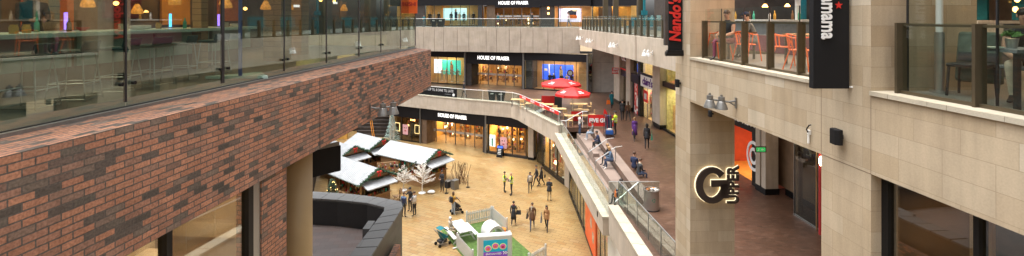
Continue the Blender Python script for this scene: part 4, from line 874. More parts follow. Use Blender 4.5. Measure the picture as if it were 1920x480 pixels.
# ---- top level (z 13.08 ..)
sg(FT, 770, 928, -.02, .3, 15.95, 17.9, 'fascia_dark', 'fascia'); sg(FT, 928, 1013, -.06, .3, 15.6, 17.9, 'fascia_dark', 'fascia'); sg(FT, 1013, 1108, -.02, .3, 15.8, 17.9, 'fascia_dark', 'fascia')
sg(FT, 770, 796, .1, .3, L2, 15.95, 'dark_wall', 'dark_panel'); sg(FT, 896, 904, .0, .3, L2, 15.95, 'dark_frame', 'dark_pier'); sg(FT, 912.5, 928, .3, .5, L2, 15.95, 'brown_wall', 'dark_panel')
sg(FT, 797, 896, .1, .115, L2 + .12, 15.95, GLASS, 'display_window'); sg(FT, 797, 896, .04, .3, L2, L2 + .12, 'black', 'sill'); door_set(FT, 928, 1012, 5, .9, L2, 15.6)
for x in (814, 832, 847, 863, 880): u = FT.ux(x); MB().fb(FT, u - .02, u + .02, .05, .15, L2 + .1, 15.95).build('window_bar', 'dark_frame', ds)
sg(FT, 1013, 1039, .2, .5, L2, 15.8, 'dark_wall', 'dark_panel'); sg(FT, 1046, 1048, .0, .5, L2, 15.8, 'dark_frame', 'dark_pier'); sg(FT, 1048, 1108, .1, .115, L2 + .1, 15.8, GLASS, 'display_window')
for x in (1051, 1070.5, 1089): u = FT.ux(x); MB().fb(FT, u - .02, u + .02, .05, .15, L2 + .1, 15.8).build('window_bar', 'dark_frame', ds)
room(FT, FT.ux(797), FT.ux(896), .4, 3, L2, 16.1, 'store_tan', ds); room(FT, FT.ux(904), FT.ux(1013), 1.1, 8, L2, 15.9, 'store_amber', ds); room(FT, FT.ux(1039), FT.ux(1109), .4, 3, L2, 15.9, 'store_tan', ds)
MB().fb(FT, FT.ux(816), FT.ux(831), 2.8, 2.9, L2, 16).build('amber_panel', 'orange_wall', ds)
text('store_sign', 'HOUSE OF FRASER', FT.P(FT.ux(962.5), -.10, 16.22), tuple(FT.u) + (0,), (0, 0, 1), .62, 'text_white', ds, ext=.03, offset=.009, stretch=.78)
q = poster(FT, 831, 875, 1.6, 13.9, 15.6, 'poster_sky'); fig(FT, 855, 1.6, 13.9, 1.6, ('c_navy', 'hair_dark'), q)
q = poster(FT, 1048, 1090, 1.2, 13.7, 15.5, 'poster_lilac'); c_ = FT.P(FT.ux(1077, 1.1), 1.17, 14.9); MB().ball(c_, (1.0, .02, .45), 14, 6).build('poster_shoe', 'c_navy', q); MB().ball(c_ + Vector((-.2, -.02, -.55)), (.75, .02, .3), 14, 6).build('poster_shoe', 'c_orange', q); MB().ball(c_ + Vector((.2, -.02, .3)), (.5, .03, .14), 12, 6).build('poster_shoe', 'c_pale', q)
sg(FT, 1040, 1045, .3, .35, 13.2, 15.6, 'glow_strip', 'lit_panel') if False else None
for x, z in ((1028, 15.4), (1028, 14.7)): u = FT.ux(x); MB().fb(FT, u - .12, u + .12, .1, .15, z, z + .25).build('wall_light', 'lamp_warm', ds)
# side return of the top level, behind the far balcony on the right
FK = Fr((9.6, 63.3), (17.5, 57.5), 1); FN = Fr((17.2, 58), (15.8, 26), 1)
rb = root('upper_shops', (14, 58, L2), 'upper level shops with amber windows and black fascia behind the far balcony', 'building')
def sk(F, x0, x1, v0, v1, z0, z1, m_, nm): return MB().fb(F, min(F.ux(x0), F.ux(x1)), max(F.ux(x0), F.ux(x1)), v0, v1, z0, z1).build(nm, m_, rb)
sk(FK, 1106, 1200, 0, .4, 15.75, 18, 'fascia_dark', 'fascia'); sk(FK, 1106, 1140, .5, .52, L2, 15.75, GLASS, 'shop_window'); sk(FK, 1140, 1146, 0, .3, L2, 15.75, 'dark_wall', 'dark_pier'); sk(FK, 1147, 1172, .5, .52, L2, 15.75, GLASS, 'shop_window')
room(FK, FK.ux(1108), FK.ux(1142), .6, 2.2, L2, 15.8, 'store_amber', rb); room(FK, FK.ux(1147), FK.ux(1180), .6, 2.2, L2, 15.8, 'store_amber', rb)
for x, w, z in ((1121, .5, 14.9), (1141, .5, 14.9)): u = FK.ux(x); MB().fb(FK, u - w, u + w, 1.2, 1.3, z - .7, z + .7).build('framed_poster', 'c_brown', rb)
MB().fb(FN, 0, 32, .0, .3, L2, 18).build('side_wall', 'dark_wall', rb)
for u, w, z, m_ in ((2.5, 2.2, 15, 'c_teal'), (8, 1.5, 15.2, 'c_brown'), (15, 2.4, 14.9, 'c_black'), (20, 1.2, 15.1, 'c_beige')):
    if u == 8: MB().fb(FN, u, u + w, -.05, 0, z - 1, z + .8).build('wall_poster', m_, rb)
for u, z in ((13, 16.0), (14.5, 16.05), (16.5, 16.0), (10, 15.7), (17, 15.2)): MB().fb(FN, u, u + .9, -.04, -.01, z, z + .22).build('sign_lettering', 'text_white', rb)
# ---- bands and decks of the store
MB().prism([tuple(FT.P(0, .3, 0))[:2], tuple(FT.P(FT.len, .3, 0))[:2], (13, 56.5), (8.0, 56.5), (-12, 60.6), (-16, 61.4)], 12.75, L2 - .02).build('upper_deck', 'grey_floor', ds)
fe = Fr((-16, 61.4), (8.0, 56.5), 1); cuts = [0, 1.6, 3.5, 5.0, 6.4, 7.6, 9.4, 10.9, 13.1, 14.4, 16.0, 17.4, 18.9, 20.7, 22.4, fe.len]
b = MB(fe.ang)
for i in range(len(cuts) - 1): b.fb(fe, cuts[i] + .02, cuts[i + 1] - .02, 0, .3, 10.05, ZB + .02)
b.build('stone_band', STONEP, ds); MB().fb(fe, 0, fe.len, .05, .35, 10.0, 13.0).build('band_backing', 'brown_wall', ds)
MB().prism([(-16, 61.45), (8.0, 56.55), (12.5, 56.6), (12.5, 58), (-15, 66.6)], 10.0, 10.12).build('deck_soffit', 'dark_wall', ds)
MB().prism([tuple(FT.P(0, 8, 0))[:2], tuple(FT.P(FT.len, 8, 0))[:2], tuple(FT.P(FT.len, -.5, 0))[:2], tuple(FT.P(0, -.5, 0))[:2]], 17.9, 18.2).build('roof_slab', 'dark_wall', ds)
MB().prism([tuple(FG.P(0, .35, 0))[:2], tuple(FG.P(FG.len, .35, 0))[:2], (3, 56), (-14, 64)], 4.13, 5.0).build('floor_slab', 'dark_wall', ds)
# shelves, goods
gi = 0
for F, xs, v, z0, z1, lab in ((FG, (738, 748, 765, 776), 1.6, 0, 2.6, 'street level left display window'), (FG, (818, 832, 846, 862, 876, 892), 4.2, 0, 2.4, 'street level entrance hall'), (FG, (918, 928, 940, 950, 963, 974), 1.5, 0, 3.0, 'street level right display window'),
                              (FM, (892, 905, 918, 934, 948, 962), 4.6, L1, 7.9, 'terrace level entrance hall'), (FT, (934, 947, 960, 974, 988, 1001), 3.2, L2, 14.9, 'top level entrance hall')):
    W_ = ['leftmost', 'second from left', 'third from left', 'fourth from left', 'fifth from left', 'rightmost']
    for i, x in enumerate(xs):
        u = F.ux(x, v); gi += 1
        goods(F, u - .34, u + .34, v + .5 * (i % 2), z0, z1 - .5 * ((i + gi) % 3 == 0), gi, '', f'{W_[i] if i < len(xs) - 1 else "rightmost"} goods shelf in the {lab} of the store', step=.16)
for F, x, v, z, p in ((FG, 760, 1.5, 2.85, 22), (FG, 840, 4.5, 3.0, 230), (FG, 880, 4.5, 3.0, 230), (FG, 950, 1.7, 3.2, 260), (FM, 835, 1.2, 9.1, 190), (FM, 915, 5, 8.6, 150), (FM, 955, 5, 8.6, 150), (FM, 1030, 1.2, 9.1, 150), (FM, 1070, 1.2, 9.1, 150),
                      (FT, 820, 1.3, 16, 120), (FT, 865, 1.3, 16, 120), (FT, 955, 3.5, 15.8, 200), (FT, 990, 3.5, 15.8, 200), (FT, 1070, 1.2, 15.7, 110), (FK, 1125, 1.3, 15.7, 120), (FK, 1160, 1.3, 15.7, 100)):
    area(F.P(F.ux(x, v), v, z), 1.6, p * .5, (1, .70, .38))
# stair hall and openings left of the store, below the brick building
sb_ = root('stair_hall', (-18, 60, 0), 'dark stair hall with steps behind the market roofs, left of the department store', 'stair hall')
MB().bx(-26, -14.2, 60.5, 61, 0, 5).build('back_wall', 'dark_wall', sb_); MB().bx(-14.35, -13.75, 56.2, 57.2, 0, 5).build('stone_pier', STONEP, sb_); b = MB()
for i in range(10): b.bx(-18.6, -14.6, 57.2 + i * .3, 57.5 + i * .3, 0, .35 + i * .36)
b.build('steps', 'dark_wall', sb_); MB().tube([(-17.2, 57.4, 3.6), (-16.6, 57.2, 0)], .05).tube([(-17.0, 57.4, 3.6), (-16.4, 57.2, 0)], .05).build('stair_rail', 'orange_wall', sb_)
MB().bx(-20.5, -19.4, 56.4, 56.8, 0, 5).build('lit_panel', 'store_amber', sb_); MB().bx(-22.8, -20.8, 56.6, 57, 0, 5).build('red_panel', 'c_red', sb_)
MB().prism([(-40, 21.3), (-13, 21.3), (-13, 30), (-22, 56), (-22, 70), (-40, 70)], 0, 5).build('side_block', 'dark_wall', sb_)
# ================================================================== GROUND LEVEL SHOPS ON THE RIGHT
gs_ = root('street_shops', (5.5, 34, 0), 'row of ground level shop windows below the stone parapet, right side of the street', 'building')
def run(p0, p1, z0, z1, v0, v1, m_, nm): F = Fr(p0, p1, 1); return MB().fb(F, 0, F.len, v0, v1, z0, z1).build(nm, m_, gs_)
A0, A1, A2, A3 = (2.0, 47.2), (2.83, 45.5), (4.45, 40.7), (4.82, 39.8)
run(A0, A1, 0, 4.2, .5, .6, GLASSD, 'dark_door'); run(A0, A1, 3.4, 4.2, .1, .5, 'fascia_dark', 'fascia'); run(A1, A2, 3.8, 4.2, 0, .3, 'fascia_dark', 'fascia'); run(A1, A2, .3, 3.8, .1, .115, GLASS, 'display_window'); run(A1, A2, 0, .3, 0, .3, 'black', 'sill')
FA = Fr(A1, A2, 1); 
for t in (0, .33, .66, 1): MB().fb(FA, t * FA.len - .04, t * FA.len + .04, .05, .18, 0, 4.1).build('window_bar', 'dark_frame', gs_)
B0, B1, B2, B3, B4 = (4.6, 39.0), (4.78, 31.3), (4.80, 27.6), (4.85, 24.3), (4.9, 9)
MB().prism([A2, A3, (5.4, 39.6), (5.2, 41)], 0, 4.4).build('stone_pier', STONEP, gs_); MB().prism([(A3[0] - .03, A3[1] + .02), (4.62, 39.0), (5.3, 39), (5.4, 39.5)], 0, 4.2).build('dark_pier', 'black', gs_)
mat('orange_panel', (.80, .10, .02), .35, var=.08); mat('shop_pale', (.68, .62, .36), .7, var=.2, scale=3); mat('toy_wall', (.5, .42, .3), .7, var=.3, scale=4)
FB0, FB1, FB2, FB3 = Fr(B0, B1, 1), Fr(B1, B2, 1), Fr(B2, B3, 1), Fr(B3, B4, 1)
def rb_(F, u0, u1, v0, v1, z0, z1, m_, nm): return MB().fb(F, u0, u1, v0, v1, z0, z1).build(nm, m_, gs_)
rb_(FB0, 0, FB0.len, .05, .065, .2, 3.9, GLASS, 'display_window'); rb_(FB0, 0, FB0.len, 0, .3, 0, .2, 'black', 'sill'); rb_(FB0, 0, FB0.len, 0, .3, 3.9, 4.2, 'grey_metal', 'fascia')
for u in (0, 2.0, 2.9, 4.0, 5.4, 6.6, 7.66): rb_(FB0, u, u + .06, .02, .12, .2, 3.9, 'grey_metal', 'window_bar')
rb_(FB0, 2.0, 2.9, .5, .55, 0, 3.9, 'brown_wall', 'entrance_side'); room(FB0, 0, FB0.len, .35, 3, 0, 4.1, 'shop_pale', gs_)
rb_(FB1, 0, FB1.len, 0, .3, .15, 4.4, 'orange_panel', 'orange_panel'); rb_(FB1, 0, FB1.len, -.02, .3, 0, .15, 'black', 'sill')
for u, z in ((.8, 3.3), (2.2, 1.8), (2.9, 1.2)): o = MB().ball(FB1.P(u, -.005, z), (.012, .28, .36), 10, 6).build('panel_spot', 'toy_wall', gs_)
rb_(FB2, 0, FB2.len, .05, .065, .15, 4.3, GLASS, 'display_window'); rb_(FB2, 0, FB2.len, 0, .3, 0, .15, 'black', 'sill'); room(FB2, 0, FB2.len, .35, 2.5, 0, 4.3, 'toy_wall', gs_)
for u in (1.1, 2.3): rb_(FB2, u, u + .05, .03, .1, .15, 4.3, 'dark_frame', 'window_bar')
rb_(FB3, 0, FB3.len, 0, .4, 0, 4.45, 'plaster_white', 'white_wall')
room(FA, 0, FA.len, .35, 3, 0, 3.9, 'store_tan', gs_)
for i, (F, u, v, cols, lab) in enumerate(((FA, 1.6, .6, ('c_red', 'c_pink', 'c_pale', 'glow_strip', 'c_tan'), 'shelf of red and pale goods in the warm corner window beside the stone pier'), (FA, 3.2, .7, ('c_pale', 'c_mustard', 'c_tan', 'glow_strip'), 'shelf of tan goods in the corner window, nearer the black skirted pier'),
                              (FB0, 1.1, .9, ('c_green', 'c_black', 'c_pale', 'c_mustard'), 'far shelf in the pale street level window under the stone band'), (FB0, 4.7, .8, ('c_black', 'c_beige', 'c_green', 'c_mustard'), 'middle shelf in the pale street level window under the stone band'),
                              (FB0, 6.7, .8, ('c_black', 'c_brown', 'c_mustard', 'c_pale'), 'shelf of dark goods beside the orange panel'), (FB2, .5, .4, ('c_red', 'c_pink', 'c_orange', 'c_blue', 'c_pale'), 'bright toy shelf just right of the orange panel'), (FB2, 1.8, .4, ('c_orange', 'c_pink', 'c_red', 'c_mustard', 'c_blue'), 'bright toy shelf beside the white wall'))):
    goods(F, u - .5, u + .5, v, 0, 3.2, 50 + i, '', lab, step=.2, cols=cols)
mat('balloon_orange', (.9, .35, .03), .3); mat('balloon_pink', (.8, .1, .3), .3)
for k, (u, z, m_, w) in enumerate(((2.0, 3.0, 'balloon_orange', 'upper orange'), (2.3, 2.5, 'balloon_pink', 'middle pink'), (2.6, 1.9, 'c_red', 'lower red'))):
    c_ = FB2.P(u, .28, z); o = MB().ball(c_, (.16, .16, .2), 12, 8).build('balloon', m_, smooth=True); tag(o, f'{w} balloon in the toy shop window at the foot of the white wall', 'balloon', 'balloons in the toy shop window')
for F, u, v, z, p in ((FA, 1.5, .9, 3.7, 110), (FA, 3.6, .9, 3.7, 110), (FB0, 1.5, 1, 3.9, 60), (FB0, 5.5, 1, 3.9, 70), (FB2, 1.6, 1, 4.1, 60)): area(F.P(u, v, z), 1.2, p * .7, (1, .78, .45))
# ================================================================== STONE PARAPETS OF THE TERRACE
def off(P, d):        # parallel polyline, d to the right of travel
    out = []
    for i in range(len(P)):
        a = Vector(P[max(0, i - 1)]); c = Vector(P[min(len(P) - 1, i + 1)]); t = (c - a).normalized(); out.append((P[i][0] + t.y * d, P[i][1] - t.x * d))
    return out
PQ = [(-16, 56.6), (-10.7, 53.8), (-5.06, 50.7), (-1.2, 49.0), (-.1, 48.4), (.6, 47.2), (3.6, 38.6), (3.7, 38.25)]
pp = root('promenade_parapet', (0, 48, 4.1), 'beige stone parapet of the promenade, bending round above the ground level storefronts', 'parapet wall')
MB().strip(off(PQ, .0), off(PQ, -.4), 4.15, 5.56).build('stone_wall', STONEP, pp); MB().strip(off(PQ, .05), off(PQ, -.46), 5.56, 5.66).build('coping', COPE, pp)
s1 = root('seating_parapet', (4, 30, 4.1), 'pale stone parapet with coping running down beside the seating steps', 'parapet wall')
O1, I1 = [(3.42, 38.4), (4.17, 22.15)], [(3.86, 38.5), (4.56, 22.15)]
b = MB(math.atan2(-16.2, .75)); b.strip([(3.45, 38.3), (4.2, 22.18)], [(3.84, 38.3), (4.54, 22.18)], 4.15, 4.93); b.build('stone_wall', STONEP, s1)
b = MB(math.atan2(-16.2, .75))
for k in range(14):
    t0, t1 = k / 14 + .0007, (k + 1) / 14 - .0007; q = lambda P, t: tuple(Vector(P[0]).lerp(Vector(P[1]), t)); b.prism([q(O1, t0), q(O1, t1), q(I1, t1), q(I1, t0)], 4.93, 5.02)
b.build('coping', COPE, s1)
s2 = root('upper_parapet', (4.7, 17, 4.1), 'broad stone parapet below the nearest glass balustrade, beside the corner column', 'parapet wall')
O2, I2 = [(4.36, 21.85), (4.53, 17.15), (4.60, 9)], [(4.86, 21.95), (5.07, 17.15), (5.12, 9)]
b = MB(math.atan2(-12.8, .24)); b.strip([(4.40, 21.8), (4.57, 17.15), (4.64, 9)], [(4.84, 21.9), (5.04, 17.15), (5.09, 9)], 4.42, 5.62); b.build('stone_wall', STONEP, s2)
b = MB(math.atan2(-12.8, .24))
for a, c, o1, o2, n in ((I2[0], I2[1], O2[0], O2[1], 5), (I2[1], I2[2], O2[1], O2[2], 9)):
    for k in range(n):
        q = lambda A_, B_, t: tuple(Vector(A_).lerp(Vector(B_), t)); t0, t1 = k / n + .002, (k + 1) / n - .002
        m0, m1 = Vector(q(a, c, t0)).lerp(Vector(q(o1, o2, t0)), .45), Vector(q(a, c, t1)).lerp(Vector(q(o1, o2, t1)), .45)
        b.prism([q(o1, o2, t0), q(o1, o2, t1), tuple(m1), tuple(m0)], 5.62, 5.70); b.prism([tuple(m0), tuple(m1), q(a, c, t1), q(a, c, t0)], 5.62, 5.665)
b.build('coping', COPE, s2)
# small black lights on the parapet faces
for x, y, Y, lab in ((985, 224, 45.6, 'upper left'), (1018, 241, 42.5, 'second'), (1041, 262, 39.9, 'third'), (1073, 313, 31.6, 'fourth'), (1123, 401, 23.3, 'lowest and nearest')):
    X = (x - 960) / FPX * Y; z = ZC - (y - HY) / FPX * Y; q = root('parapet_light', (X, Y, z), f'small black box light on the stone parapet face, {lab} of five going down', 'wall light', 'black box lights on the parapet face')
    MB().cb((X, Y, z), (.18, .2, .26)).build('lamp_box', 'black_matt', q, bevel=.02); MB().cb((X, Y, z - .14), (.12, .12, .02)).build('lens', 'c_pale', q)
# ================================================================== BALUSTRADES
def balustrade(name, pts, zb, h, n_pane, label, rail='steel', glass=GLASSB, r=.024, posts=False, end=True, zs=None):
    q = root(name, (pts[0][0], pts[0][1], zb), label, 'balustrade'); zs = zs or [zb] * len(pts)
    for i in range(len(pts) - 1):
        a, c = Vector(pts[i]), Vector(pts[i + 1]); L = (c - a).length; n = max(1, round(L / n_pane)); F = Fr(a, c, 1)
        for k in range(n):
            u0, u1 = L * k / n + .012, L * (k + 1) / n - .012; z0 = zs[i] + (zs[i + 1] - zs[i]) * k / n; z1 = zs[i] + (zs[i + 1] - zs[i]) * (k + 1) / n
            MB().hexa([F.P(u, v, z) for zz in (0, h - .03) for u, v, z in ((u0, -.006, z0 + zz), (u1, -.006, z1 + zz), (u1, .006, z1 + zz), (u0, .006, z0 + zz))]).build('glass_pane', glass, q)
            if posts or k == 0: MB().fb(F, L * k / n - .012, L * k / n + .012, -.02, .02, z0, z0 + h).build('post', rail, q)
    MB().tube([(p[0], p[1], z + h) for p, z in zip(pts, zs)], r, 8).build('handrail', rail, q)
    return q
balustrade('glass_balustrade', off(PQ, -.2)[:5], 5.66, 1.0, 1.9, 'glass balustrade with white handrail on the promenade parapet in front of the store', 'white_metal', posts=True)
fq = balustrade('glass_balustrade', off(PQ, -.2)[4:], 5.66, 1.02, 1.0, 'glass balustrade with red banner strip along the burger terrace', 'white_metal')
F5 = Fr(off(PQ, -.2)[5], off(PQ, -.2)[6], 1)
b = MB(); b.fb(F5, .0, F5.len, -.03, -.015, 6.38, 6.66); o = b.build('red_banner_strip', 'red', fq)
for i in range(4): text('banner_text', 'FIVE GUYS', F5.P(1.2 + i * 2.2, -.04, 6.52), tuple(F5.u) + (0,), (0, 0, 1), .2, 'letter_white', fq, ext=.004, offset=.006)
balustrade('glass_balustrade', [(3.86, 38.1), (4.5, 22.35)], 5.0, 1.12, 1.15, 'long glass balustrade with steel handrail beside the seating steps')
balustrade('glass_balustrade', [(4.95, 22.3), (5.52, 16.2), (5.75, 15.9)], 5.6, 1.03, 1.2, 'nearest glass balustrade with steel handrail, ending at the corner column', posts=True)
balustrade('glass_balustrade', [(4.5, 22.3), (4.95, 22.3), (6.85, 22.3)], 5.5, 1.1, 1.3, 'short glass balustrade across the lower end of the seating steps')
balustrade('glass_balustrade', [tuple(fe.P(.3, .15, 0))[:2], tuple(fe.P(fe.len - .1, .15, 0))[:2]], ZB + .02, 1.06, 1.55, 'long glass balustrade with white handrail on the top level band in front of the store', 'white_metal', posts=False)
def handrail(pts, label, m_='steel'):
    q = root('stair_handrail', pts[0], label, 'handrail', 'steel handrails on the seating steps'); MB().tube(pts, .03, 8).build('rail', m_, q)
    for p, zb in ((pts[1], L1 - .9), (pts[-2], L1)): MB().cyl((p[0], p[1], p[2]), (p[0], p[1], zb), .025).build('post', m_, q)
handrail([(4.95, 31.2, 5.35), (5.0, 31.2, 5.5), (6.2, 31.2, 6.35), (6.6, 31.2, 6.4)], 'farther steel handrail of the pair on the short stairs in the seating steps')
handrail([(5.05, 29.2, 5.35), (5.1, 29.2, 5.5), (6.3, 29.2, 6.35), (6.7, 29.2, 6.4)], 'nearer steel handrail of the pair on the short stairs in the seating steps')
handrail([(4.85, 22.6, 5.5), (4.9, 22.7, 5.52), (6.1, 23.2, 6.25), (6.6, 23.2, 6.3)], 'sloping steel handrail just behind the glass at the lower end of the seating steps')
handrail([(3.9, 38.1, 6.05), (4.3, 38.1, 6.05), (5.6, 38.1, 6.8), (6.0, 38.1, 6.8)], 'white handrail sloping up at the top of the seating steps, beside the burger terrace', 'white_metal')
# bronze post balustrades
def bronze(name, F, us, zb, hp, hg, label, v=.2, glass=GLASS, pw=.14, pt=.045, rail=True):
    q = root(name, tuple(F.P(us[0], v, zb)), label, 'balustrade')
    for i, u in enumerate(us): MB().fb(F, u - pt / 2, u + pt / 2, v - .02, v + pw, zb - .02, zb + hp).build('post', 'bronze', q)
    for i in range(len(us) - 1):
        u0, u1 = sorted((us[i], us[i + 1])); MB().fb(F, u0 + pt / 2 + .02, u1 - pt / 2 - .02, v + .05, v + .062, zb + .04, zb + hg).build('glass_pane', glass, q)
        if hg > hp: MB().fb(F, u0 + .03, u0 + .045, v + .045, v + .067, zb + hp, zb + hg).build('glass_edge', 'dark_frame', q)
    if rail: MB().fb(F, min(us), max(us), v + .08, v + .12, zb + hp - .05, zb + hp - .015).build('rail', 'bronze', q)
    MB().fb(F, min(us), max(us), v + .03, v + .09, zb, zb + .05).build('bottom_channel', 'bronze', q)
    return q
bronze('glass_balustrade', FRR, [UR(y) for y in (13.57, 12.56, 11.5, 10.47, 9.46, 8.56)], ZB + .01, 1.06, 1.38, 'glass and bronze post balustrade of the restaurant balcony with orange chairs')
bronze('glass_balustrade', FRR, [UR(y) for y in (7.2, 6.06, 4.9, 3.7, 2.5)], ZB + .01, 1.06, 1.06, 'glass and bronze post balustrade on the near stone band at the right edge')
FBu = [FB.ux(x) for x in (1250,)][0]
bronze('glass_balustrade', FB, [UR(y) for y in [24.5 + 1.2 * i for i in range(21)]], ZB + .01, 1.0, 1.3, 'long row of bronze posts and glass panes on the far stone band', v=.12, pt=.13, pw=.14, glass=GLASSB)
b = MB(FRR.ang)
for u, v in ((UR(7.1), .28), (UR(6.15), .28), (UR(5.95), .28), (UR(13.4), .28), (UR(12.4), .28)): b.cyl(FRR.P(u - .06, v - .05, ZB + .92), FRR.P(u - .06, v + .1, ZB + .92), .02); b.cyl(FRR.P(u - .06, v, ZB + .92), FRR.P(u - .2, v, ZB + .92), .012)
tag(b.build('rail_bracket', 'bronze'), 'small bronze handrail brackets fixed to the near balustrade glass', 'bracket') if False else None
# ================================================================== CHRISTMAS MARKET
rn = random.Random(3)
mat('roof_white', (.37, .385, .40), .6, var=.12, scale=2); mat('lights_gold', (.9, .6, .2), .5, emit=(1, .6, .2), es=3)
mat('stock_a', (.35, .08, .05), .7, var=.6, scale=14); mat('stock_b', (.25, .2, .12), .7, var=.6, scale=14)
def garland_mb(pts, r=.09, n=26, seed=0):
    g = random.Random(seed); b = MB()
    for i in range(len(pts) - 1):
        a, c = Vector(pts[i]), Vector(pts[i + 1]); m_ = max(2, int((c - a).length * n))
        for k in range(m_):
            p = a.lerp(c, (k + g.random()) / m_)
            for q in range(3):
                d = Vector((g.uniform(-1, 1), g.uniform(-1, 1), g.uniform(-1, 1))).normalized() * r * g.uniform(.7, 1.5); e = d.orthogonal().normalized() * r * .28
                b.face([p - e, p + d, p + e])
    return b
def bow(par, p, s=.16):
    b = MB()
    for k in (-1, 1): b.ball((p[0] + k * s * .6, p[1], p[2] + s * .15), (s * .6, s * .3, s * .42), 8, 5); b.hexa([(p[0] + k * s * .1, p[1] - .02, p[2]), (p[0] + k * s * .35, p[1] - .02, p[2]), (p[0] + k * s * .35, p[1] + .02, p[2]), (p[0] + k * s * .1, p[1] + .02, p[2]), (p[0] + k * s * .3, p[1] - .02, p[2] - s * 1.6), (p[0] + k * s * .7, p[1] - .02, p[2] - s * 1.5), (p[0] + k * s * .7, p[1] + .02, p[2] - s * 1.5), (p[0] + k * s * .3, p[1] + .02, p[2] - s * 1.6)])
    return b.build('red_bow', 'red', par, local=True)
def chalet(loc, rz, w, L, label, seed, eave=2.2, ridge=2.9, over=.35):
    q = root('market_chalet', loc, label, 'market stall', 'Christmas market chalets with white roofs', R(rz)); hw = w / 2; g = random.Random(seed)
    b = MB(); t = .05
    b.bx(-hw, -hw + t, 0, L, 0, .95); b.bx(hw - t, hw, 0, L, 0, eave - .02); b.bx(-hw, hw, L - t, L, 0, eave); b.bx(-hw + t, hw - t, 0, t, 0, .9)
    b.bx(-hw, -hw + t, L * .62, L, .95, eave - .02)
    b.face([(-hw, .01, eave), (hw, .01, eave), (0, .01, ridge - .06)]); b.face([(-hw, L, eave), (hw, L, eave), (0, L, ridge - .06)]); b.build('plank_wall', WOOD, q, local=True)
    for x in (-hw, hw - .1):
        for y in (0, L * .33, L * .66, L - .1): MB().bx(x, x + .1, y, y + .1, 0, eave).build('post', WOOD, q, local=True)
    for s in (-1, 1):     # ribbed roof slopes
        b = MB(); n = 26; ex = hw + over; ze = eave - .12
        for k in range(n):
            y0 = -over + (L + 2 * over) * k / n; y1 = -over + (L + 2 * over) * (k + .72) / n; y2 = -over + (L + 2 * over) * (k + 1) / n
            b.hexa([(0, y0, ridge - .04), (s * ex, y0, ze - .04), (s * ex, y2, ze - .04), (0, y2, ridge - .04), (0, y0, ridge), (s * ex, y0, ze), (s * ex, y2, ze), (0, y2, ridge)])
            b.hexa([(0, y0, ridge), (s * ex, y0, ze), (s * ex, y1, ze), (0, y1, ridge), (0, y0 + .01, ridge + .04), (s * ex, y0 + .01, ze + .04), (s * ex, y1 - .01, ze + .04), (0, y1 - .01, ridge + .04)])
        b.build('roof_slope', 'roof_white', q, local=True)
    b = MB(); b.hexa([(-hw, -.02, eave - .12), (hw, -.02, eave - .12), (hw, 0, eave - .12), (-hw, 0, eave - .12), (-hw, -.02, eave - .1), (hw, -.02, eave - .1), (hw, 0, eave - .1), (-hw, 0, eave - .1)])
    b = MB(); b.hexa([(-hw, -.95, eave - .45), (hw, -.95, eave - .45), (hw, -.0, eave - .18), (-hw, -.0, eave - .18), (-hw, -.95, eave - .38), (hw, -.95, eave - .38), (hw, .0, eave - .1), (-hw, .0, eave - .1)]); aw = b.build('awning', 'roof_white', q, local=True)
    garland_mb([(-hw, -.97, eave - .43), (hw, -.97, eave - .43)], .05, 20, seed + 5).build('awning_trim', 'garland_mix', q, local=True)
    garland_mb([(-hw - over, -over - .02, eave - .1), (0, -over - .02, ridge + .04), (hw + over, -over - .02, eave - .1)], .17, 34, seed).build('gable_garland', 'garland', q, local=True)
    garland_mb([(-hw - over, -over, eave - .13), (-hw - over, L + over, eave - .13)], .07, 16, seed + 1).build('eave_garland', 'garland', q, local=True)
    bow(q, (0, -over - .12, ridge - .18), .2)
    b = MB(); b.bx(-hw + .05, hw - .05, -.25, .3, .9, .96); b.bx(-hw - .2, -hw + .3, .2, L * .6, .95, 1.0); b.build('counter', WOOD, q, local=True)
    b = MB(); cols = ('stock_a', 'stock_b', 'c_red', 'c_mustard', 'c_pale', 'c_black', 'c_tan', 'c_green')
    for k in range(90):
        b.mi = g.randrange(len(cols)); y = g.uniform(.1, L * .6); z = g.choice((.98, 1.3, 1.6, 1.85)); x = -hw + g.uniform(0, .35); s = g.uniform(.05, .13); b.cb((x, y, z + s), (s, s, s * 2), g.random())
    for k in range(34): b.mi = g.randrange(len(cols)); s = g.uniform(.04, .12); b.cb((g.uniform(-hw + .1, hw - .1), g.uniform(-.15, .25), .96 + s), (s, s, 2 * s), g.random())
    o = b.build('merchandise', list(cols), q, local=True); o['kind'] = 'stuff'
    b = MB(); b.bx(-hw + .4, -hw + .45, .1, L * .6, 1.0, 2.1); b.build('display_board', 'stock_b', q, local=True)
    return q
mat('garland_mix', (.30, .28, .22), .8, var=.9, scale=30)
chalet((-10.25, 36.1, 0), 50, 2.6, 4.6, 'front left market chalet with white ribbed roof, nearest the slate parapet', 1)
chalet((-6.6, 41.3, 0), 57, 2.9, 5.2, 'largest market chalet with white ribbed roof, red bow and open front beside the white trees', 2)
chalet((-12.3, 45.0, 0), 52, 2.7, 3.4, 'rear market chalet with white ribbed roof, farthest from the camera', 3)
chalet((-14.1, 42.4, 0), 52, 2.6, 3.0, 'left rear market chalet partly hidden behind the brick building', 4)
def strings(pts, lab, seed):
    P = []
    for i in range(len(pts) - 1):
        a, c = Vector(pts[i]), Vector(pts[i + 1])
        for k in range(9): t = k / 8; p = a.lerp(c, t); p.z -= 1.6 * t * (1 - t) * .8; P.append(p)
    tag(garland_mb(P, .10, 22, seed).build('garland', 'garland'), lab, 'garland', 'green garlands strung between the chalets')
strings([(-10.6, 34.9, 2.4), (-8.0, 40.2, 2.2)], 'green garland strung between the front left and the largest chalet', 31); strings([(-12.0, 44.2, 2.5), (-10.4, 43.0, 2.5), (-8.0, 40.3, 2.1)], 'green garland strung from the rear chalet to the largest chalet', 32)
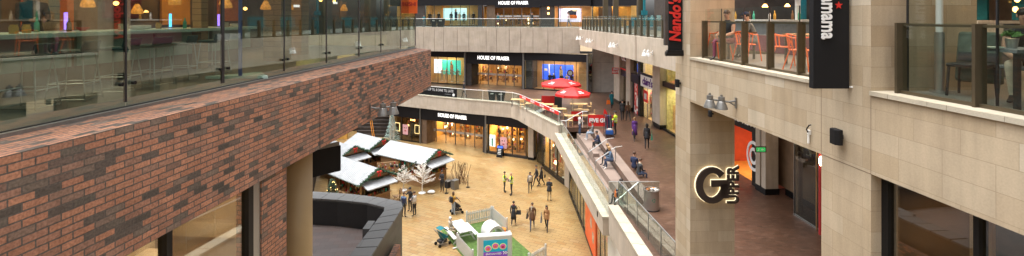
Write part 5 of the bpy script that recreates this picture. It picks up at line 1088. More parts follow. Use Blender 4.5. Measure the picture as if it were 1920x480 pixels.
def wall_goods(loc, rz, lab, seed):
    q = root('gift_display', loc, lab, 'gift display', rz=R(rz)); g = random.Random(seed); MB().bx(-.9, .9, 0, .06, 0, 1.9).build('back_board', WOOD, q, local=True); b = MB(); cols = ('c_red', 'c_mustard', 'c_pale', 'c_tan', 'c_black')
    for k in range(60): b.mi = g.randrange(5); s = g.uniform(.05, .12); b.cb((g.uniform(-.85, .85), -.06, g.uniform(.3, 1.8)), (s * 1.2, .06, s * 1.5))
    b.build('hung_gift', list(cols), q, local=True)['kind'] = 'stuff'
wall_goods((-10.6, 41.0, 0), 20, 'board of hanging gifts at the left end of the largest chalet', 8)
mat('twig_white', (.72, .68, .62), .7, var=.06)
def twig_tree(loc, h, seed, lab):
    q = root('twig_tree', loc, lab, 'decorative tree', 'bare white twig trees'); g = random.Random(seed); MB().lathe((0, 0, 0), [(.3, 0), (.3, .03), (.1, .08)], 16).build('base', 'snow', q, local=True)
    MB().tube([(0, 0, .02), (.02, 0, h * .35), (0, .02, h * .7), (.01, 0, h)], [.05, .042, .028, .008], 7).build('trunk', 'twig_white', q, local=True)
    b = MB()
    def br(p, d, L, r, n):
        e = p + d * L; m_ = p + d * L * .5 + Vector((0, 0, .03)); b.tube([p, m_, e], [r, r * .75, r * .4], 5)
        if n:
            for t in (.3, .45, .6, .75, .9):
                for s in (-1, 1):
                    dd = (d + Vector((-d.y, d.x, 0)) * s * g.uniform(.5, 1.0) + Vector((0, 0, g.uniform(-.05, .45)))).normalized(); br(p.lerp(e, t), dd, L * g.uniform(.28, .42), r * .55, n - 1)
    for k in range(26):
        z = h * (.26 + .72 * k / 26); a = k * 2.4 + g.random() * .5; L = h * (.42 - .34 * k / 26) * g.uniform(.85, 1.15); br(Vector((0, 0, z)), Vector((math.cos(a), math.sin(a), .38 + k * .02)).normalized(), L, .023, 2 if k < 18 else 1)
    b.build('branches', 'twig_white', q, local=True)
twig_tree((-7.3, 39.0, 0), 2.55, 4, 'taller bare white twig tree in front of the largest chalet, on a round white base'); twig_tree((-8.95, 39.6, 0), 2.0, 9, 'shorter bare white twig tree left of the taller one, between the chalets')
def conifer(loc, h, r, seed, lab, m_, lights=True, nm='christmas_tree'):
    q = root(nm, loc, lab, 'Christmas tree'); g = random.Random(seed); MB().cyl((0, 0, 0), (0, 0, h * .95), .06, .01).build('trunk', 'c_brown', q, local=True); b = MB()
    for k in range(1500):
        z = h * (.08 + .92 * g.random() ** 1.3); rr = r * (1 - z / h) + .03; a = g.random() * 2 * PI; k_ = rr * (.55 + .5 * g.random()); p = Vector((math.cos(a) * k_, math.sin(a) * k_, z)); d = Vector((math.cos(a), math.sin(a), g.uniform(-.5, .3))) * .16; e = Vector((-math.sin(a), math.cos(a), g.uniform(-.4, .4))) * .04
        b.face([p - e, p + d, p + e])
    b.build('crown', m_, q, local=True)
    if lights:
        b = MB()
        for k in range(60): z = h * (.1 + .85 * g.random()); rr = (r * (1 - z / h) + .05) * 1.05; a = g.random() * 2 * PI; b.ball((math.cos(a) * rr, math.sin(a) * rr, z), .028, 6, 4)
        b.build('string_lights', 'lights_gold', q, local=True)
mat('needles', (.03, .065, .03), .8, var=.5, scale=6); mat('needles_snow', (.30, .40, .36), .8, var=.5, scale=6)
conifer((-12.2, 32.6, 0), 3.3, 1.15, 3, 'dark green Christmas tree with gold lights beside the round column, left of the front chalet', 'needles'); conifer((-13.4, 53.6, 0), 3.4, 1.0, 6, 'pale frosted Christmas tree behind the rear chalet, beside the store window', 'needles_snow', False)
# twiggy decorated post at the right gable
q = root('willow_arch', (-4.3, 41.3, 0), 'woven willow frame standing at the right gable of the largest chalet', 'willow frame'); g = random.Random(12); b = MB()
for k in range(26):
    p = Vector((g.uniform(-.6, .5), g.uniform(-.4, .4), 0)); P = [p]
    for z in (.5, 1.1, 1.7): p = Vector((p.x + g.uniform(-.25, .25), p.y + g.uniform(-.15, .15), z + g.uniform(-.1, .15))); P.append(p)
    b.tube(P, .016, 5)
b.build('willow_stems', 'c_brown', q, local=True)
# green hut side beside the column, cloth heap, crates, queue ropes
b = MB(); b.bx(-14.6, -13.6, 31.0, 32.2, 0, 2.6); tag(b.build('green_hut', 'c_green'), 'narrow green hut side beside the dark Christmas tree', 'hut') if False else None
q = root('plastic_bag', (-6.55, 38.9, 0), 'crumpled clear white plastic bag on the paving by the taller twig tree', 'bag'); MB().ball((-6.55, 38.9, .13), (.34, .22, .15), 7, 4).build('bag_body', 'snow', q); MB().ball((-6.75, 39.0, .2), (.14, .12, .1), 7, 4).build('red_cloth', 'c_tan', q)
def crate(loc, s, rz, lab, m_='c_black', nm='crate', cat='crate'):
    q = root(nm, loc, lab, cat, rz=R(rz)); w, d, h = s; b = MB(); b.bx(-w / 2, w / 2, -d / 2, d / 2, 0, .03)
    for x0, x1, y0, y1 in ((-w / 2, -w / 2 + .03, -d / 2, d / 2), (w / 2 - .03, w / 2, -d / 2, d / 2), (-w / 2 + .03, w / 2 - .03, -d / 2, -d / 2 + .03), (-w / 2 + .03, w / 2 - .03, d / 2 - .03, d / 2)): b.bx(x0, x1, y0, y1, .03, h)
    b.build('box', m_, q, local=True); MB().bx(-w / 2 - .02, w / 2 + .02, -d / 2 - .02, d / 2 + .02, h - .03, h + .01).build('rim', 'grey_metal', q, local=True)
crate((-5.35, 40.3, 0), (.5, .4, .55), 50, 'dark crate on the ground at the front of the largest chalet'); crate((-4.75, 39.9, 0), (.5, .45, .75), 50, 'grey cabinet standing behind the man in black by the largest chalet', 'grey_metal', 'cabinet', 'cabinet')
def ropepost(loc, lab): q = root('rope_post', loc, lab, 'post', 'black barrier posts in the market'); MB().lathe((0, 0, 0), [(.16, 0), (.16, .03), (.03, .05), (.025, .95), (.04, .97), (.04, 1.0)], 12).build('post', 'black', q, local=True); MB().ball((0, 0, 1.03), .04, 8, 5).build('knob', 'grey_metal', q, local=True)
ropepost((-3.7, 40.3, 0), 'black barrier post right of the largest chalet'); ropepost((-5.3, 38.9, 0), 'black barrier post left of the man in black by the chalet'); ropepost((-8.6, 36.8, 0), 'black barrier post beside the front left chalet')
def deckchair(loc, rz, lab):
    q = root('wooden_chair', loc, lab, 'chair', rz=R(rz)); b = MB()
    for x in (-.25, .25): b.tube([(x, .35, 0), (x, -.2, .45), (x, -.35, .95)], .02).tube([(x, -.3, 0), (x, .3, .42)], .02)
    b.build('frame', 'c_tan', q, local=True); MB().cb((0, .03, .42), (.5, .5, .03)).build('seat', WOOD, q, local=True); b = MB(); b.hexa([(-.25, -.24, .55), (.25, -.24, .55), (.25, -.22, .55), (-.25, -.22, .55), (-.25, -.36, .95), (.25, -.36, .95), (.25, -.34, .95), (-.25, -.34, .95)]); b.build('backrest', WOOD, q, local=True)
deckchair((-8.9, 37.2, 0), 120, 'brown wooden chair between the front left chalet and the twig trees')
# A-board by the entrance
q = root('sandwich_board', (-1.2, 49.2, 0), 'black sandwich board with a blue header beside the store entrance', 'sandwich board', rz=R(-24))
for s in (-1, 1): MB().hexa([(-.32, s * .3, 0), (.32, s * .3, 0), (.32, s * .3 + .03, 0), (-.32, s * .3 + .03, 0), (-.32, 0, 1.15), (.32, 0, 1.15), (.32, .03, 1.15), (-.32, .03, 1.15)]).build('board', 'black', q, local=True)
MB().hexa([(-.3, -.075, .9), (.3, -.075, .9), (.3, -.07, .9), (-.3, -.07, .9), (-.3, -.02, 1.1), (.3, -.02, 1.1), (.3, -.015, 1.1), (-.3, -.015, 1.1)]).build('blue_header', 'poster_blue', q, local=True)
b = MB()
for z in (.3, .45, .6, .75): y = -.3 + .3 * z / 1.15 - .02; b.hexa([(-.2, y, z), (.15, y, z), (.15, y + .01, z), (-.2, y + .01, z), (-.2, y + .015, z + .05), (.15, y + .015, z + .05), (.15, y + .02, z + .05), (-.2, y + .02, z + .05)])
b.build('chalk_lines', 'letter_white', q, local=True)
# ================================================================== PLAY LAWN
D1, D2 = Vector((.46, -.888)), Vector((.888, .46)); Cn = Vector((-1.39, 33.75)); pl = lambda a, c: Cn + D1 * a - D2 * c      # a toward the camera, c to the left
tf = [pl(-.05, -.05), pl(9, -.05), pl(9, 3.75), pl(-.05, 3.75)]
b = MB(); b.prism([tuple(p) for p in tf], .004, .03); tag(b.build('artificial_lawn', 'turf'), 'rectangle of bright artificial grass inside the white picket fence', 'lawn')
def fence(p0, p1, lab, zb=.03):
    F = Fr(p0, p1, 1); q = root('picket_fence', (p0[0], p0[1], zb), lab, 'fence', 'white picket fences round the play lawn'); n = max(3, int(F.len / .13)); b = MB()
    for i in range(n + 1): u = F.len * i / n; b.fb(F, u - .035, u + .035, -.012, .012, zb + .06, zb + .84); b.hexa([F.P(u + a, c, zb + .84) for a, c in ((-.035, -.012), (.035, -.012), (.035, .012), (-.035, .012))] + [F.P(u + a, c, zb + .9) for a, c in ((-.004, -.012), (.004, -.012), (.004, .012), (-.004, .012))])
    b.build('pickets', 'plastic_white', q)
    for z in (.2, .68): MB().fb(F, -.03, F.len + .03, .013, .045, zb + z, zb + z + .07).build('rail', 'plastic_white', q)
    for u in (0, F.len): MB().fb(F, u - .05, u + .05, .015, .085, zb, zb + .95).build('post', 'plastic_white', q); MB().fb(F, u - .05, u + .05, -.25, .3, zb, zb + .04).build('foot', 'plastic_white', q)
fence(pl(0, 1.9), pl(0, .05), 'white picket fence along the back of the play lawn'); fence(pl(.05, 0), pl(2.2, 0), 'white picket fence along the right side of the play lawn'); fence(pl(2.75, 3.7), pl(5.2, 3.7), 'white picket fence at the left front edge of the play lawn'); fence(pl(7.1, 1.0), pl(6.6, -.4), 'white picket fence in front of the big screen')
fq_ = None
# picnic table
q = root('picnic_table', (-3.3, 31.0, .03), 'white picnic table with benches on the artificial grass', 'picnic table', rz=math.atan2(D1.y, D1.x))
b = MB()
for k in range(6): y = -.36 + k * .145; b.bx(-.95, .95, y - .06, y + .06, .72, .76)
b.build('table_top', 'plastic_white', q, local=True)
for s in (-1, 1):
    b = MB(); b.bx(-.95, .95, s * .72 - .13, s * .72 - .01, .42, .46); b.bx(-.95, .95, s * .72 + .01, s * .72 + .13, .42, .46); b.build('bench', 'plastic_white', q, local=True)
    b = MB(); b.hexa([(s * .65 - .03, -.75, 0), (s * .65 + .03, -.75, 0), (s * .65 + .03, -.65, 0), (s * .65 - .03, -.65, 0), (s * .65 - .03, -.3, .72), (s * .65 + .03, -.3, .72), (s * .65 + .03, -.2, .72), (s * .65 - .03, -.2, .72)]); b.hexa([(s * .65 - .03, .65, 0), (s * .65 + .03, .65, 0), (s * .65 + .03, .75, 0), (s * .65 - .03, .75, 0), (s * .65 - .03, .2, .72), (s * .65 + .03, .2, .72), (s * .65 + .03, .3, .72), (s * .65 - .03, .3, .72)])
    b.bx(s * .65 - .025, s * .65 + .025, -.8, .8, .36, .415); b.bx(s * .65 - .025, s * .65 + .025, -.4, .4, .66, .718); b.build('leg_frame', 'plastic_white', q, local=True)
# play arch
ar = root('play_tunnel', (-1.22, 30.5, .03), 'white arched play tunnel on the artificial grass', 'play tunnel', rz=math.atan2(D1.y, D1.x) + PI / 2)
b = MB(); n = 16; hw, hh, r_ = .66, .62, .66
def archpts(r, hs): return [(r, 0)] + [(r * math.cos(PI * k / n), hs + r * math.sin(PI * k / n)) for k in range(n + 1)] + [(-r, 0)]
o_, i_ = archpts(.58, .58), archpts(.42, .58)
for k in range(len(o_) - 1): b.hexa([(o_[k][0], y, o_[k][1]) for y in (-.55, .55)] + [(i_[k][0], y, i_[k][1]) for y in (.55, -.55)] + [(o_[k + 1][0], y, o_[k + 1][1]) for y in (-.55, .55)] + [(i_[k + 1][0], y, i_[k + 1][1]) for y in (.55, -.55)])
o = b.build('arch_shell', 'plastic_white', ar, local=True)
o = MB().cyl(tuple(pl(2.3, .35)) + (.03,), tuple(pl(2.3, .35)) + (.36,), .26, n=20).build('orange_drum', 'c_orange'); tag(o, 'short orange play drum just right of the white play tunnel', 'play drum')
# big screen
sc = root('screen_kiosk', (-1.0, 27.6, .03), 'large white free-standing screen housing with colourful game display on the lawn', 'screen kiosk', rz=R(8))
MB().bx(-1.0, 1.0, -.22, .22, 0, 2.05).build('housing', 'plastic_white', sc, local=True, bevel=.08)
mat('scr_teal', (.0, .25, .38), .4, emit=(.02, .42, .55), es=.2); mat('scr_purple', (.2, .05, .4), .4, emit=(.22, .05, .42), es=.2); mat('scr_lime', (.6, .8, .2), .4, emit=(.6, .75, .2), es=.12); mat('scr_pink', (.6, .1, .4), .4, emit=(.6, .12, .38), es=.12)
d_ = MB().bx(-.66, .72, -.235, -.222, .62, 1.75).build('display', 'scr_teal', sc, local=True); MB().bx(-.66, .72, -.24, -.236, .62, .98).build('display_strip', 'scr_purple', d_, local=True)
WM[d_.name] = WM[sc.name]
for x, z in ((-.4, 1.22), (.02, 1.36), (.45, 1.3)):
    MB().cyl((x, -.236, z), (x, -.243, z), .205, n=22).build('badge_ring', 'scr_lime', d_, local=True); MB().cyl((x, -.243, z), (x, -.248, z), .165, n=22).build('badge', 'scr_pink', d_, local=True); MB().cyl((x, -.248, z - .03), (x, -.252, z - .03), .075, n=14).build('badge_centre', 'c_orange' if x < .1 else 'c_red', d_, local=True)
b = MB()
for i in range(4):
    for j in range(3):
        if (i + j) % 2 == 0: b.bx(.46 + i * .065, .525 + i * .065, -.245, -.2405, .78 + j * .065, .845 + j * .065)
b.build('check_flag', 'letter_white', d_, local=True)
text('display_text', 'ENCHANTED', WM[sc.name] @ Vector((-.08, -.245, .84)), WM[sc.name].to_3x3() @ Vector((1, 0, 0)), (0, 0, 1), .15, 'letter_white', sc, ext=.002, offset=.004)
sc.scale = (1, 1, .87)
def pushchair(loc, rz, lab, m_='c_teal'):
    q = root('pushchair', loc, lab, 'pushchair', rz=R(rz))
    b = MB(); b.hexa([(-.22, -.1, .38), (.22, -.1, .38), (.22, .3, .45), (-.22, .3, .45), (-.22, -.32, .95), (.22, -.32, .95), (.2, .28, .52), (-.2, .28, .52)]); b.build('seat', m_, q, local=True, bevel=.03)
    b = MB(); 
    n = 7
    for k in range(n - 1):
        a0, a1 = R(20 + 120 * k / n), R(20 + 120 * (k + 1) / n); P = lambda a, r, x: (x, -.12 + r * math.cos(a), .72 + r * math.sin(a)); b.hexa([P(a0, .36, -.24), P(a0, .36, .24), P(a1, .36, .24), P(a1, .36, -.24), P(a0, .39, -.26), P(a0, .39, .26), P(a1, .39, .26), P(a1, .39, -.26)])
    b.build('canopy', m_, q, local=True)
    b = MB()
    for s in (-.24, .24): b.tube([(s, .38, .1), (s, -.1, .5), (s, -.5, 1.02)], .014).tube([(s, -.35, .1), (s, .1, .5)], .014)
    b.tube([(-.24, -.5, 1.02), (.24, -.5, 1.02)], .018); b.build('frame', 'grey_metal', q, local=True)
    for x in (-.24, .24):
        for y in (-.35, .38): b = MB(); b.cyl((x - .03, y, .1), (x + .03, y, .1), .1, n=14); b.build('wheel', 'black', q, local=True)
    b = MB(); b.bx(-.2, .2, -.3, .2, .2, .34); b.build('basket', 'c_black', q, local=True)
pushchair((-4.35, 30.1, 0), -50, 'teal pushchair with dark wheels beside the seated person at the picnic table'); pushchair((-4.05, 35.0, 0), -70, 'black pushchair beside the woman in the mustard jacket', 'c_black')
# ================================================================== TERRACE FURNITURE
def umbrella(loc, w, lab, rz=20, tilt=0):
    q = root('parasol', loc, lab, 'parasol', 'red parasols over the burger tables', R(rz)); H = 2.75
    MB().cyl((0, 0, .05), (0, 0, H + .1), .028, n=10).build('pole', 'steel', q, local=True); MB().lathe((0, 0, 0), [(.33, 0), (.33, .06), (.06, .1)], 16).build('base', 'grey_metal', q, local=True)
    b = MB(); hw = w / 2; n = 8; R0 = hw * 1.1
    ring = [Vector((math.cos(2 * PI * k / n) * R0, math.sin(2 * PI * k / n) * R0, H - .42)) for k in range(n)]
    for k in range(n):
        a, c = ring[k], ring[(k + 1) % n]; m_ = (a + c) / 2 * .96; m_.z = H - .44; top = Vector((0, 0, H + .12)); h0, h1 = a * .5 + Vector((0, 0, (H - .12) - (H - .42) * .5)), c * .5 + Vector((0, 0, (H - .12) - (H - .42) * .5)); h0.z = h1.z = H - .1
        b.face([top, h0, h1]); b.face([h0, a, m_, c, h1]); b.face([a, a - Vector((0, 0, .2)), m_ - Vector((0, 0, .18)), m_]); b.face([m_, m_ - Vector((0, 0, .18)), c - Vector((0, 0, .2)), c])
    o = b.build('canopy', 'red', q, local=True)
    o.modifiers.new('thick', 'SOLIDIFY').thickness = .012
    b = MB()
    for k in range(n): b.cyl((0, 0, H - .5), ring[k] * .6 + Vector((0, 0, (H - .3) - (H - .42) * .6)), .01, n=5)
    b.build('ribs', 'grey_metal', q, local=True)
    for k in range(0, n, 2):
        am = 2 * PI * (k + .5) / n; d = Vector((math.cos(am), math.sin(am), 0)); rg = Vector((-d.y, d.x, 0)); rd = math.cos(PI / n) * R0
        sl = (Vector((d.x * rd * .5, d.y * rd * .5, H - .1)) - Vector((d.x * rd, d.y * rd, H - .44))).normalized(); c_ = Vector((d.x * rd * .72, d.y * rd * .72, H - .1 - .34 * .44 + .03))
        W = WM[q.name]; text('canopy_text', 'FIVE\nGUYS', W @ c_, W.to_3x3() @ rg, W.to_3x3() @ sl, .21 * w / 3, 'letter_white', q, ext=.004, offset=.006)
umbrella((4.75, 46.5, L1), 3.7, 'larger red parasol with white lettering over the wooden tables, farther left'); umbrella((5.15, 40.6, L1), 2.8, 'smaller red parasol with white lettering, nearer and right of the larger one', 10)
def table(loc, w, d, rz, lab, h=.76):
    q = root('wooden_table', loc, lab, 'table', 'light wooden tables of the burger terrace', R(rz)); MB().cb((0, 0, h - .02), (w, d, .045)).build('table_top', 'light_wood', q, local=True)
    for x in (-w / 2 + .1, w / 2 - .1):
        for y in (-d / 2 + .06, d / 2 - .06): MB().cb((x, y, (h - .04) / 2), (.05, .05, h - .045)).build('leg', 'grey_metal', q, local=True)
def wchair(loc, rz, lab):
    q = root('wooden_chair', loc, lab, 'chair', 'wooden chairs of the burger terrace', R(rz)); MB().cb((0, 0, .44), (.4, .4, .04)).build('seat', 'light_wood', q, local=True)
    MB().cb((0, .19, .72), (.4, .03, .22)).build('backrest', 'light_wood', q, local=True)
    for x in (-.17, .17):
        for y in (-.17, .18): MB().cyl((x, y, 0), (x, y, .43 if y < 0 else .82), .018, n=6).build('leg', 'light_wood', q, local=True)
    return q
TB = [((1.35, 46.9, L1), 2.9, .7, -8, 'longest wooden table at the far left of the burger terrace'), ((2.1, 44.9, L1), 1.6, .8, -10, 'wooden table just in front of the longest table, by the red banner strip'), ((3.1, 44.4, L1), 1.5, .8, -10, 'wooden table behind the red strip, below the larger parasol, left side'),
      ((4.1, 42.2, L1), 1.3, .8, -8, 'wooden table below the larger parasol, near the pole'), ((6.0, 41.6, L1), 1.3, .8, -8, 'small wooden table right of the smaller parasol pole'), ((5.6, 39.3, L1), 2.6, .65, 0, 'front wooden table beside the red barrier at the top of the steps'), ((6.2, 44.6, L1), 1.6, .8, -8, 'wooden table at the back right under the larger parasol')]
for t in TB: table(*t)
c0 = wchair((1.0, 45.9, L1), 10, 'wooden chair at the longest table, left end')
for i, (x, y, rz, lab) in enumerate(((2.2, 46.2, -10, 'wooden chair at the longest table, right end'), (2.9, 43.6, 180, 'wooden chair in front of the middle table, backing the red strip'), (3.9, 43.2, 0, 'wooden chair behind the table near the larger pole'), (4.6, 41.4, 170, 'wooden chair left of the smaller parasol pole'),
                                     (5.5, 42.1, 90, 'wooden chair between the two parasol poles'), (6.9, 41.2, -90, 'wooden chair at the right end of the small table'), (4.7, 38.7, 180, 'high wooden chair in front of the front table, by the white handrail'), (6.2, 43.7, 180, 'wooden chair in front of the back right table'), (7.2, 44.9, -80, 'wooden chair at the far right of the burger terrace'))):
    copy_thing(c0, (x, y, L1), R(rz), lab)
q = root('menu_stand', (4.35, 45.2, L1), 'dark grey menu board stand under the larger parasol', 'menu stand'); MB().cb((4.35, 45.2, L1 + .75), (.7, .08, 1.1)).build('board', 'dark_frame', q); MB().cb((4.35, 45.2, L1 + .1), (.5, .4, .2)).build('base', 'grey_metal', q)
q = root('windbreak', (3.7, 46.0, L1), 'red fabric windbreak standing behind the tables', 'windbreak'); MB().cb((3.5, 46.3, L1 + .65), (1.3, .05, 1.1)).build('panel', 'red', q); 
for x in (2.85, 4.15): MB().cyl((x, 46.3, L1), (x, 46.3, L1 + 1.25), .025).build('post', 'grey_metal', q)
def barrier(p0, p1, h, lab, txt=None):
    F = Fr(p0, p1, 1); q = root('cafe_barrier', (p0[0], p0[1], L1), lab, 'barrier', 'red cafe barriers of the burger terrace'); MB().fb(F, 0, F.len, 0, .02, L1 + .15, L1 + h).build('banner', 'red', q)
    for u in (0, F.len): MB().fb(F, u - .02, u + .02, .0 - .02, .04, L1, L1 + h + .05).build('post', 'steel', q)
    if txt: text('banner_text', txt, F.P(F.len * .5, -.012, L1 + .15 + (h - .15) / 2), tuple(F.u) + (0,), (0, 0, 1), .42, 'letter_white', q, ext=.005, offset=.022, stretch=.95)
barrier((6.0, 38.0), (8.05, 37.9), 1.05, 'red barrier banner reading FIVE GUYS beside the cleaning cart', 'FIVE GUYS'); barrier((4.9, 39.9), (5.85, 39.85), .95, 'shorter red barrier banner left of the large one, behind the woman in white', 'FIVE GUYS' if False else None)
# cleaning cart
q = root('cleaning_cart', (7.1, 35.2, L1), 'tall cleaning cart with blue bag, mops and brushes beside the cleaner', 'cleaning cart'); 
b = MB(); 
for x in (-.3, .3):
    for y in (-.35, .35): b.cyl((x, y, .1), (x, y, 1.55), .02)
for z in (.25, 1.0, 1.5): b.tube([(-.3, -.35, z), (.3, -.35, z), (.3, .35, z), (-.3, .35, z), (-.3, -.35, z)], .015)
b.bx(-.3, .3, -.35, .35, .16, .2); b.build('frame', 'dark_frame', q, local=True)
MB().bx(-.27, .27, -.33, -.02, .2, .52).build('blue_bucket', 'c_blue', q, local=True, bevel=.04); MB().hexa([(-.25, 0, .5), (.25, 0, .5), (.25, .33, .5), (-.25, .33, .5), (-.2, .02, 1.55), (.2, .02, 1.55), (.2, .3, 1.55), (-.2, .3, 1.55)]).build('waste_bag', 'c_navy', q, local=True, bevel=.04)
MB().ball((0, -.18, .58), (.24, .15, .09), 8, 5).build('cloth', 'c_pale', q, local=True)
for i, (x, m_) in enumerate(((-.22, 'steel'), (-.12, 'c_red'), (.1, 'steel'))): MB().cyl((x, -.2, .5), (x - .08, -.12, 2.0 - i * .1), .016, n=6).build('mop_handle', m_, q, local=True)
MB().hexa([(-.42, -.15, 1.7), (-.12, -.15, 1.7), (-.12, -.1, 1.7), (-.42, -.1, 1.7), (-.36, -.15, 2.05), (-.3, -.15, 2.05), (-.3, -.1, 2.05), (-.36, -.1, 2.05)]).build('red_brush', 'red', q, local=True)
for x in (-.3, .3):
    for y in (-.35, .35): MB().cyl((x - .02, y, .07), (x + .02, y, .07), .07, n=12).build('wheel', 'black', q, local=True)
# litter bin
q = root('litter_bin', (6.35, 21.85, L1), 'round stainless steel litter bin with rubbish on top beside the glass balustrade', 'litter bin')
MB().lathe((6.35, 21.85, L1), [(.34, 0), (.345, .04), (.345, .86), (.36, .88), (.36, .92), (.30, .92), (.28, .84)], 28).build('bin_body', 'bin_steel', q, smooth=False) if 'bin_steel' in MATS else None
MB().lathe((6.35, 21.85, L1), [(.33, -.0), (.36, .0), (.36, .05), (.33, .05)], 28).build('base_ring', 'dark_frame', q); g = random.Random(2); b = MB(); b.mi = 0
for k in range(9): b.mi = k % 4; s = .06 + .05 * g.random(); b.cb((6.35 + g.uniform(-.2, .2), 21.85 + g.uniform(-.2, .2), L1 + .9), (s * 1.5, s, s), g.random() * 3)
b.build('rubbish', ['c_pale', 'c_orange', 'snow', 'c_tan'], q)['kind'] = 'stuff'
b = MB(); c_ = Vector((6.35, 21.85, L1 + .52)); 
for k in range(3):
    a0 = 2 * PI * k / 3 + .2; 
    for j in range(4): t0, t1 = a0 + j * .35, a0 + (j + 1) * .35; b.hexa([c_ + Vector((math.cos(t) * r, -.35 - d, math.sin(t) * r)) for d in (0, .006) for t, r in ((t0, .05), (t1, .05), (t1, .08), (t0, .08))])
b.build('recycling_mark', 'c_green', q)
def planter(loc, lab, w=.42):
    q = root('tall_bin', loc, lab, 'bin', 'dark bins'); MB().hexa([(-w * .36, -w * .36, .03), (w * .36, -w * .36, .03), (w * .36, w * .36, .03), (-w * .36, w * .36, .03), (-w * .55, -w * .5, 1.15), (w * .55, -w * .5, 1.05), (w * .55, w * .5, 1.05), (-w * .55, w * .5, 1.15)]).build('bin_body', 'black', q, local=True, bevel=.04)
    MB().bx(-w * .4, w * .4, -w * .4, w * .4, 0, .03).build('foot', 'grey_metal', q, local=True); MB().cb((0, -w * .52, .8), (w * .4, .02, .12)).build('slot', 'c_pale', q, local=True)
planter((-2.1, 50.6, L1), 'left dark tapered bin on the promenade in front of the store entrance', .8); planter((-1.2, 50.3, L1), 'right dark tapered bin on the promenade, the broader of the pair', .95); planter((-9.9, 60.9, L2), 'left dark bin on the top level before the display window', .7); planter((-9.0, 60.8, L2), 'right dark bin on the top level before the display window, broader', .95)
# black banner on the promenade glass
F6 = Fr(off(PQ, -.2)[0], off(PQ, -.2)[1], 1); F7 = Fr(off(PQ, -.2)[1], off(PQ, -.2)[2], 1)
q = root('promenade_banner', (-9, 52.9, 5.7), 'black banner reading SHOP TIL 8 DINE TIL LATE on the promenade glass', 'banner'); 
u1 = F7.ux(857); MB().fb(F7, .0, u1, -.035, -.02, 5.7, 6.62).build('banner_panel', 'black', q); MB().fb(F6, F6.len - 1.6, F6.len - .01, -.035, -.02, 5.7, 6.62).build('banner_panel', 'black', q)
text('banner_text', 'SHOP TIL 8 DINE TIL LATE', F7.P(u1 - 2.35, -.045, 6.32), tuple(F7.u) + (0,), (0, 0, 1), .40, 'letter_grey', q, ext=.004, offset=.004, stretch=.82) if 'letter_grey' in MATS else None
c_ = F7.P(u1 - .42, -.04, 5.95); MB().cyl(c_, c_ - Vector((F7.v.x, F7.v.y, 0)) * .02, .15, n=20).build('round_badge', 'letter_white', q); MB().fb(F7, u1 - 1.6, u1 - .75, -.045, -.036, 5.94, 5.99).build('small_line', 'c_grey', q)
# shop signs on the right
q = root('square_sign', (10.6, 49.2, 10), 'small red projecting sign with white lettering on the far shop pier', 'sign'); p_ = Vector(((1154 - 960) / FPX * 48.6, 48.6, ZC - (132.5 - HY) / FPX * 48.6)); MB().cb(p_, (.66, .1, .62)).build('sign_box', 'red', q)
text('sign_text', 'FIVE\nGUYS', p_ + Vector((0, -.06, 0)), (1, 0, 0), (0, 0, 1), .26, 'letter_white', q, ext=.005, offset=.012)
def shop_text(s, x, z, size, m_, nm='shop_sign', off_=.012, st=1): 
    u = FS.ux(x); text(nm, s, FS.P(u, -.02 if s != "claire's" else .03, z), (-FS.u.x, -FS.u.y, 0), (0, 0, 1), size, m_, sh, ext=.02, offset=off_, stretch=st)
shop_text("claire's", 1213, 8.74, .92, 'c_purple', off_=.008, st=.95); shop_text('GL', 1169.5, 10.3, .9, 'letter_white', off_=.01, st=1.2)
u = FS.ux(1205); MB().fb(FS, u - .5, u + .5, .25, .28, 6.9, 7.9).build('red_poster', 'red', sh); MB().fb(FS, u - .3, u + .3, .23, .245, 7.15, 7.65).build('poster_print', 'c_pale', sh)
for i, (x, cols, lab) in enumerate(((1204, ('c_pink', 'c_pale', 'c_purple', 'glow_strip'), 'left jewellery shelf behind the accessory shop window'), (1213, ('c_pale', 'c_pink', 'c_blue', 'c_mustard'), 'middle jewellery shelf behind the accessory shop window'), (1221, ('c_pale', 'c_grey', 'c_pink', 'c_red'), 'right jewellery shelf behind the accessory shop window'), (1247, ('c_green', 'c_blue', 'c_mustard', 'c_teal'), 'left shelf of green and blue goods in the window nearest the corner column'), (1259, ('c_green', 'c_red', 'c_pale', 'c_mustard', 'c_blue'), 'right shelf of bright goods in the window nearest the corner column'))):
    u = FS.ux(x, 1); goods(FS, u - .55, u + .55, .9, L1, 7.4 if i > 2 else 7.9, 80 + i, '', lab, step=.2, cols=cols)
# ================================================================== BALCONY FURNITURE (near right)
ZR = ZB + .01
def wire_chair(loc, rz, lab, m_='orange'):
    q = root('wire_chair', loc, lab, 'chair', 'orange metal chairs on the restaurant balcony', R(rz)); b = MB(); b.lathe((0, 0, .44), [(.22, -.012), (.23, 0), (.22, .012)], 14); b.build('seat', m_, q, local=True)
    b = MB(); arc = [(math.cos(R(a)) * .27, math.sin(R(a)) * .27, .70 + .08 * math.sin(R(a)) ** 2) for a in range(-20, 201, 20)]; b.tube(arc, .014)
    for a in range(20, 161, 20): b.cyl((math.cos(R(a)) * .22, math.sin(R(a)) * .22, .45), (math.cos(R(a)) * .27, math.sin(R(a)) * .27, .70 + .08 * math.sin(R(a)) ** 2), .011, n=5)
    b.build('backrest', m_, q, local=True)
    for x in (-1, 1):
        MB().tube([arc[0] if x > 0 else arc[-1], (.23 * x, -.2, .45), (.27 * x, -.25, 0)], .014).build('leg', m_, q, local=True); MB().tube([(.18 * x, .15, .44), (.22 * x, .28, 0)], .014).build('leg', m_, q, local=True)
    return q
w0 = wire_chair((6.55, 11.6, ZR), 60, 'orange metal chair in the middle of the balcony, behind the wide glass pane')
copy_thing(w0, (6.2, 12.7, ZR), R(120), 'orange metal chair farther back on the balcony, left of the middle one'); copy_thing(w0, (6.25, 10.4, ZR), R(40), 'orange metal chair nearest the tall black sign'); copy_thing(w0, (5.85, 13.5, ZR), R(-170), 'orange metal chair under the diner beside the corner column')
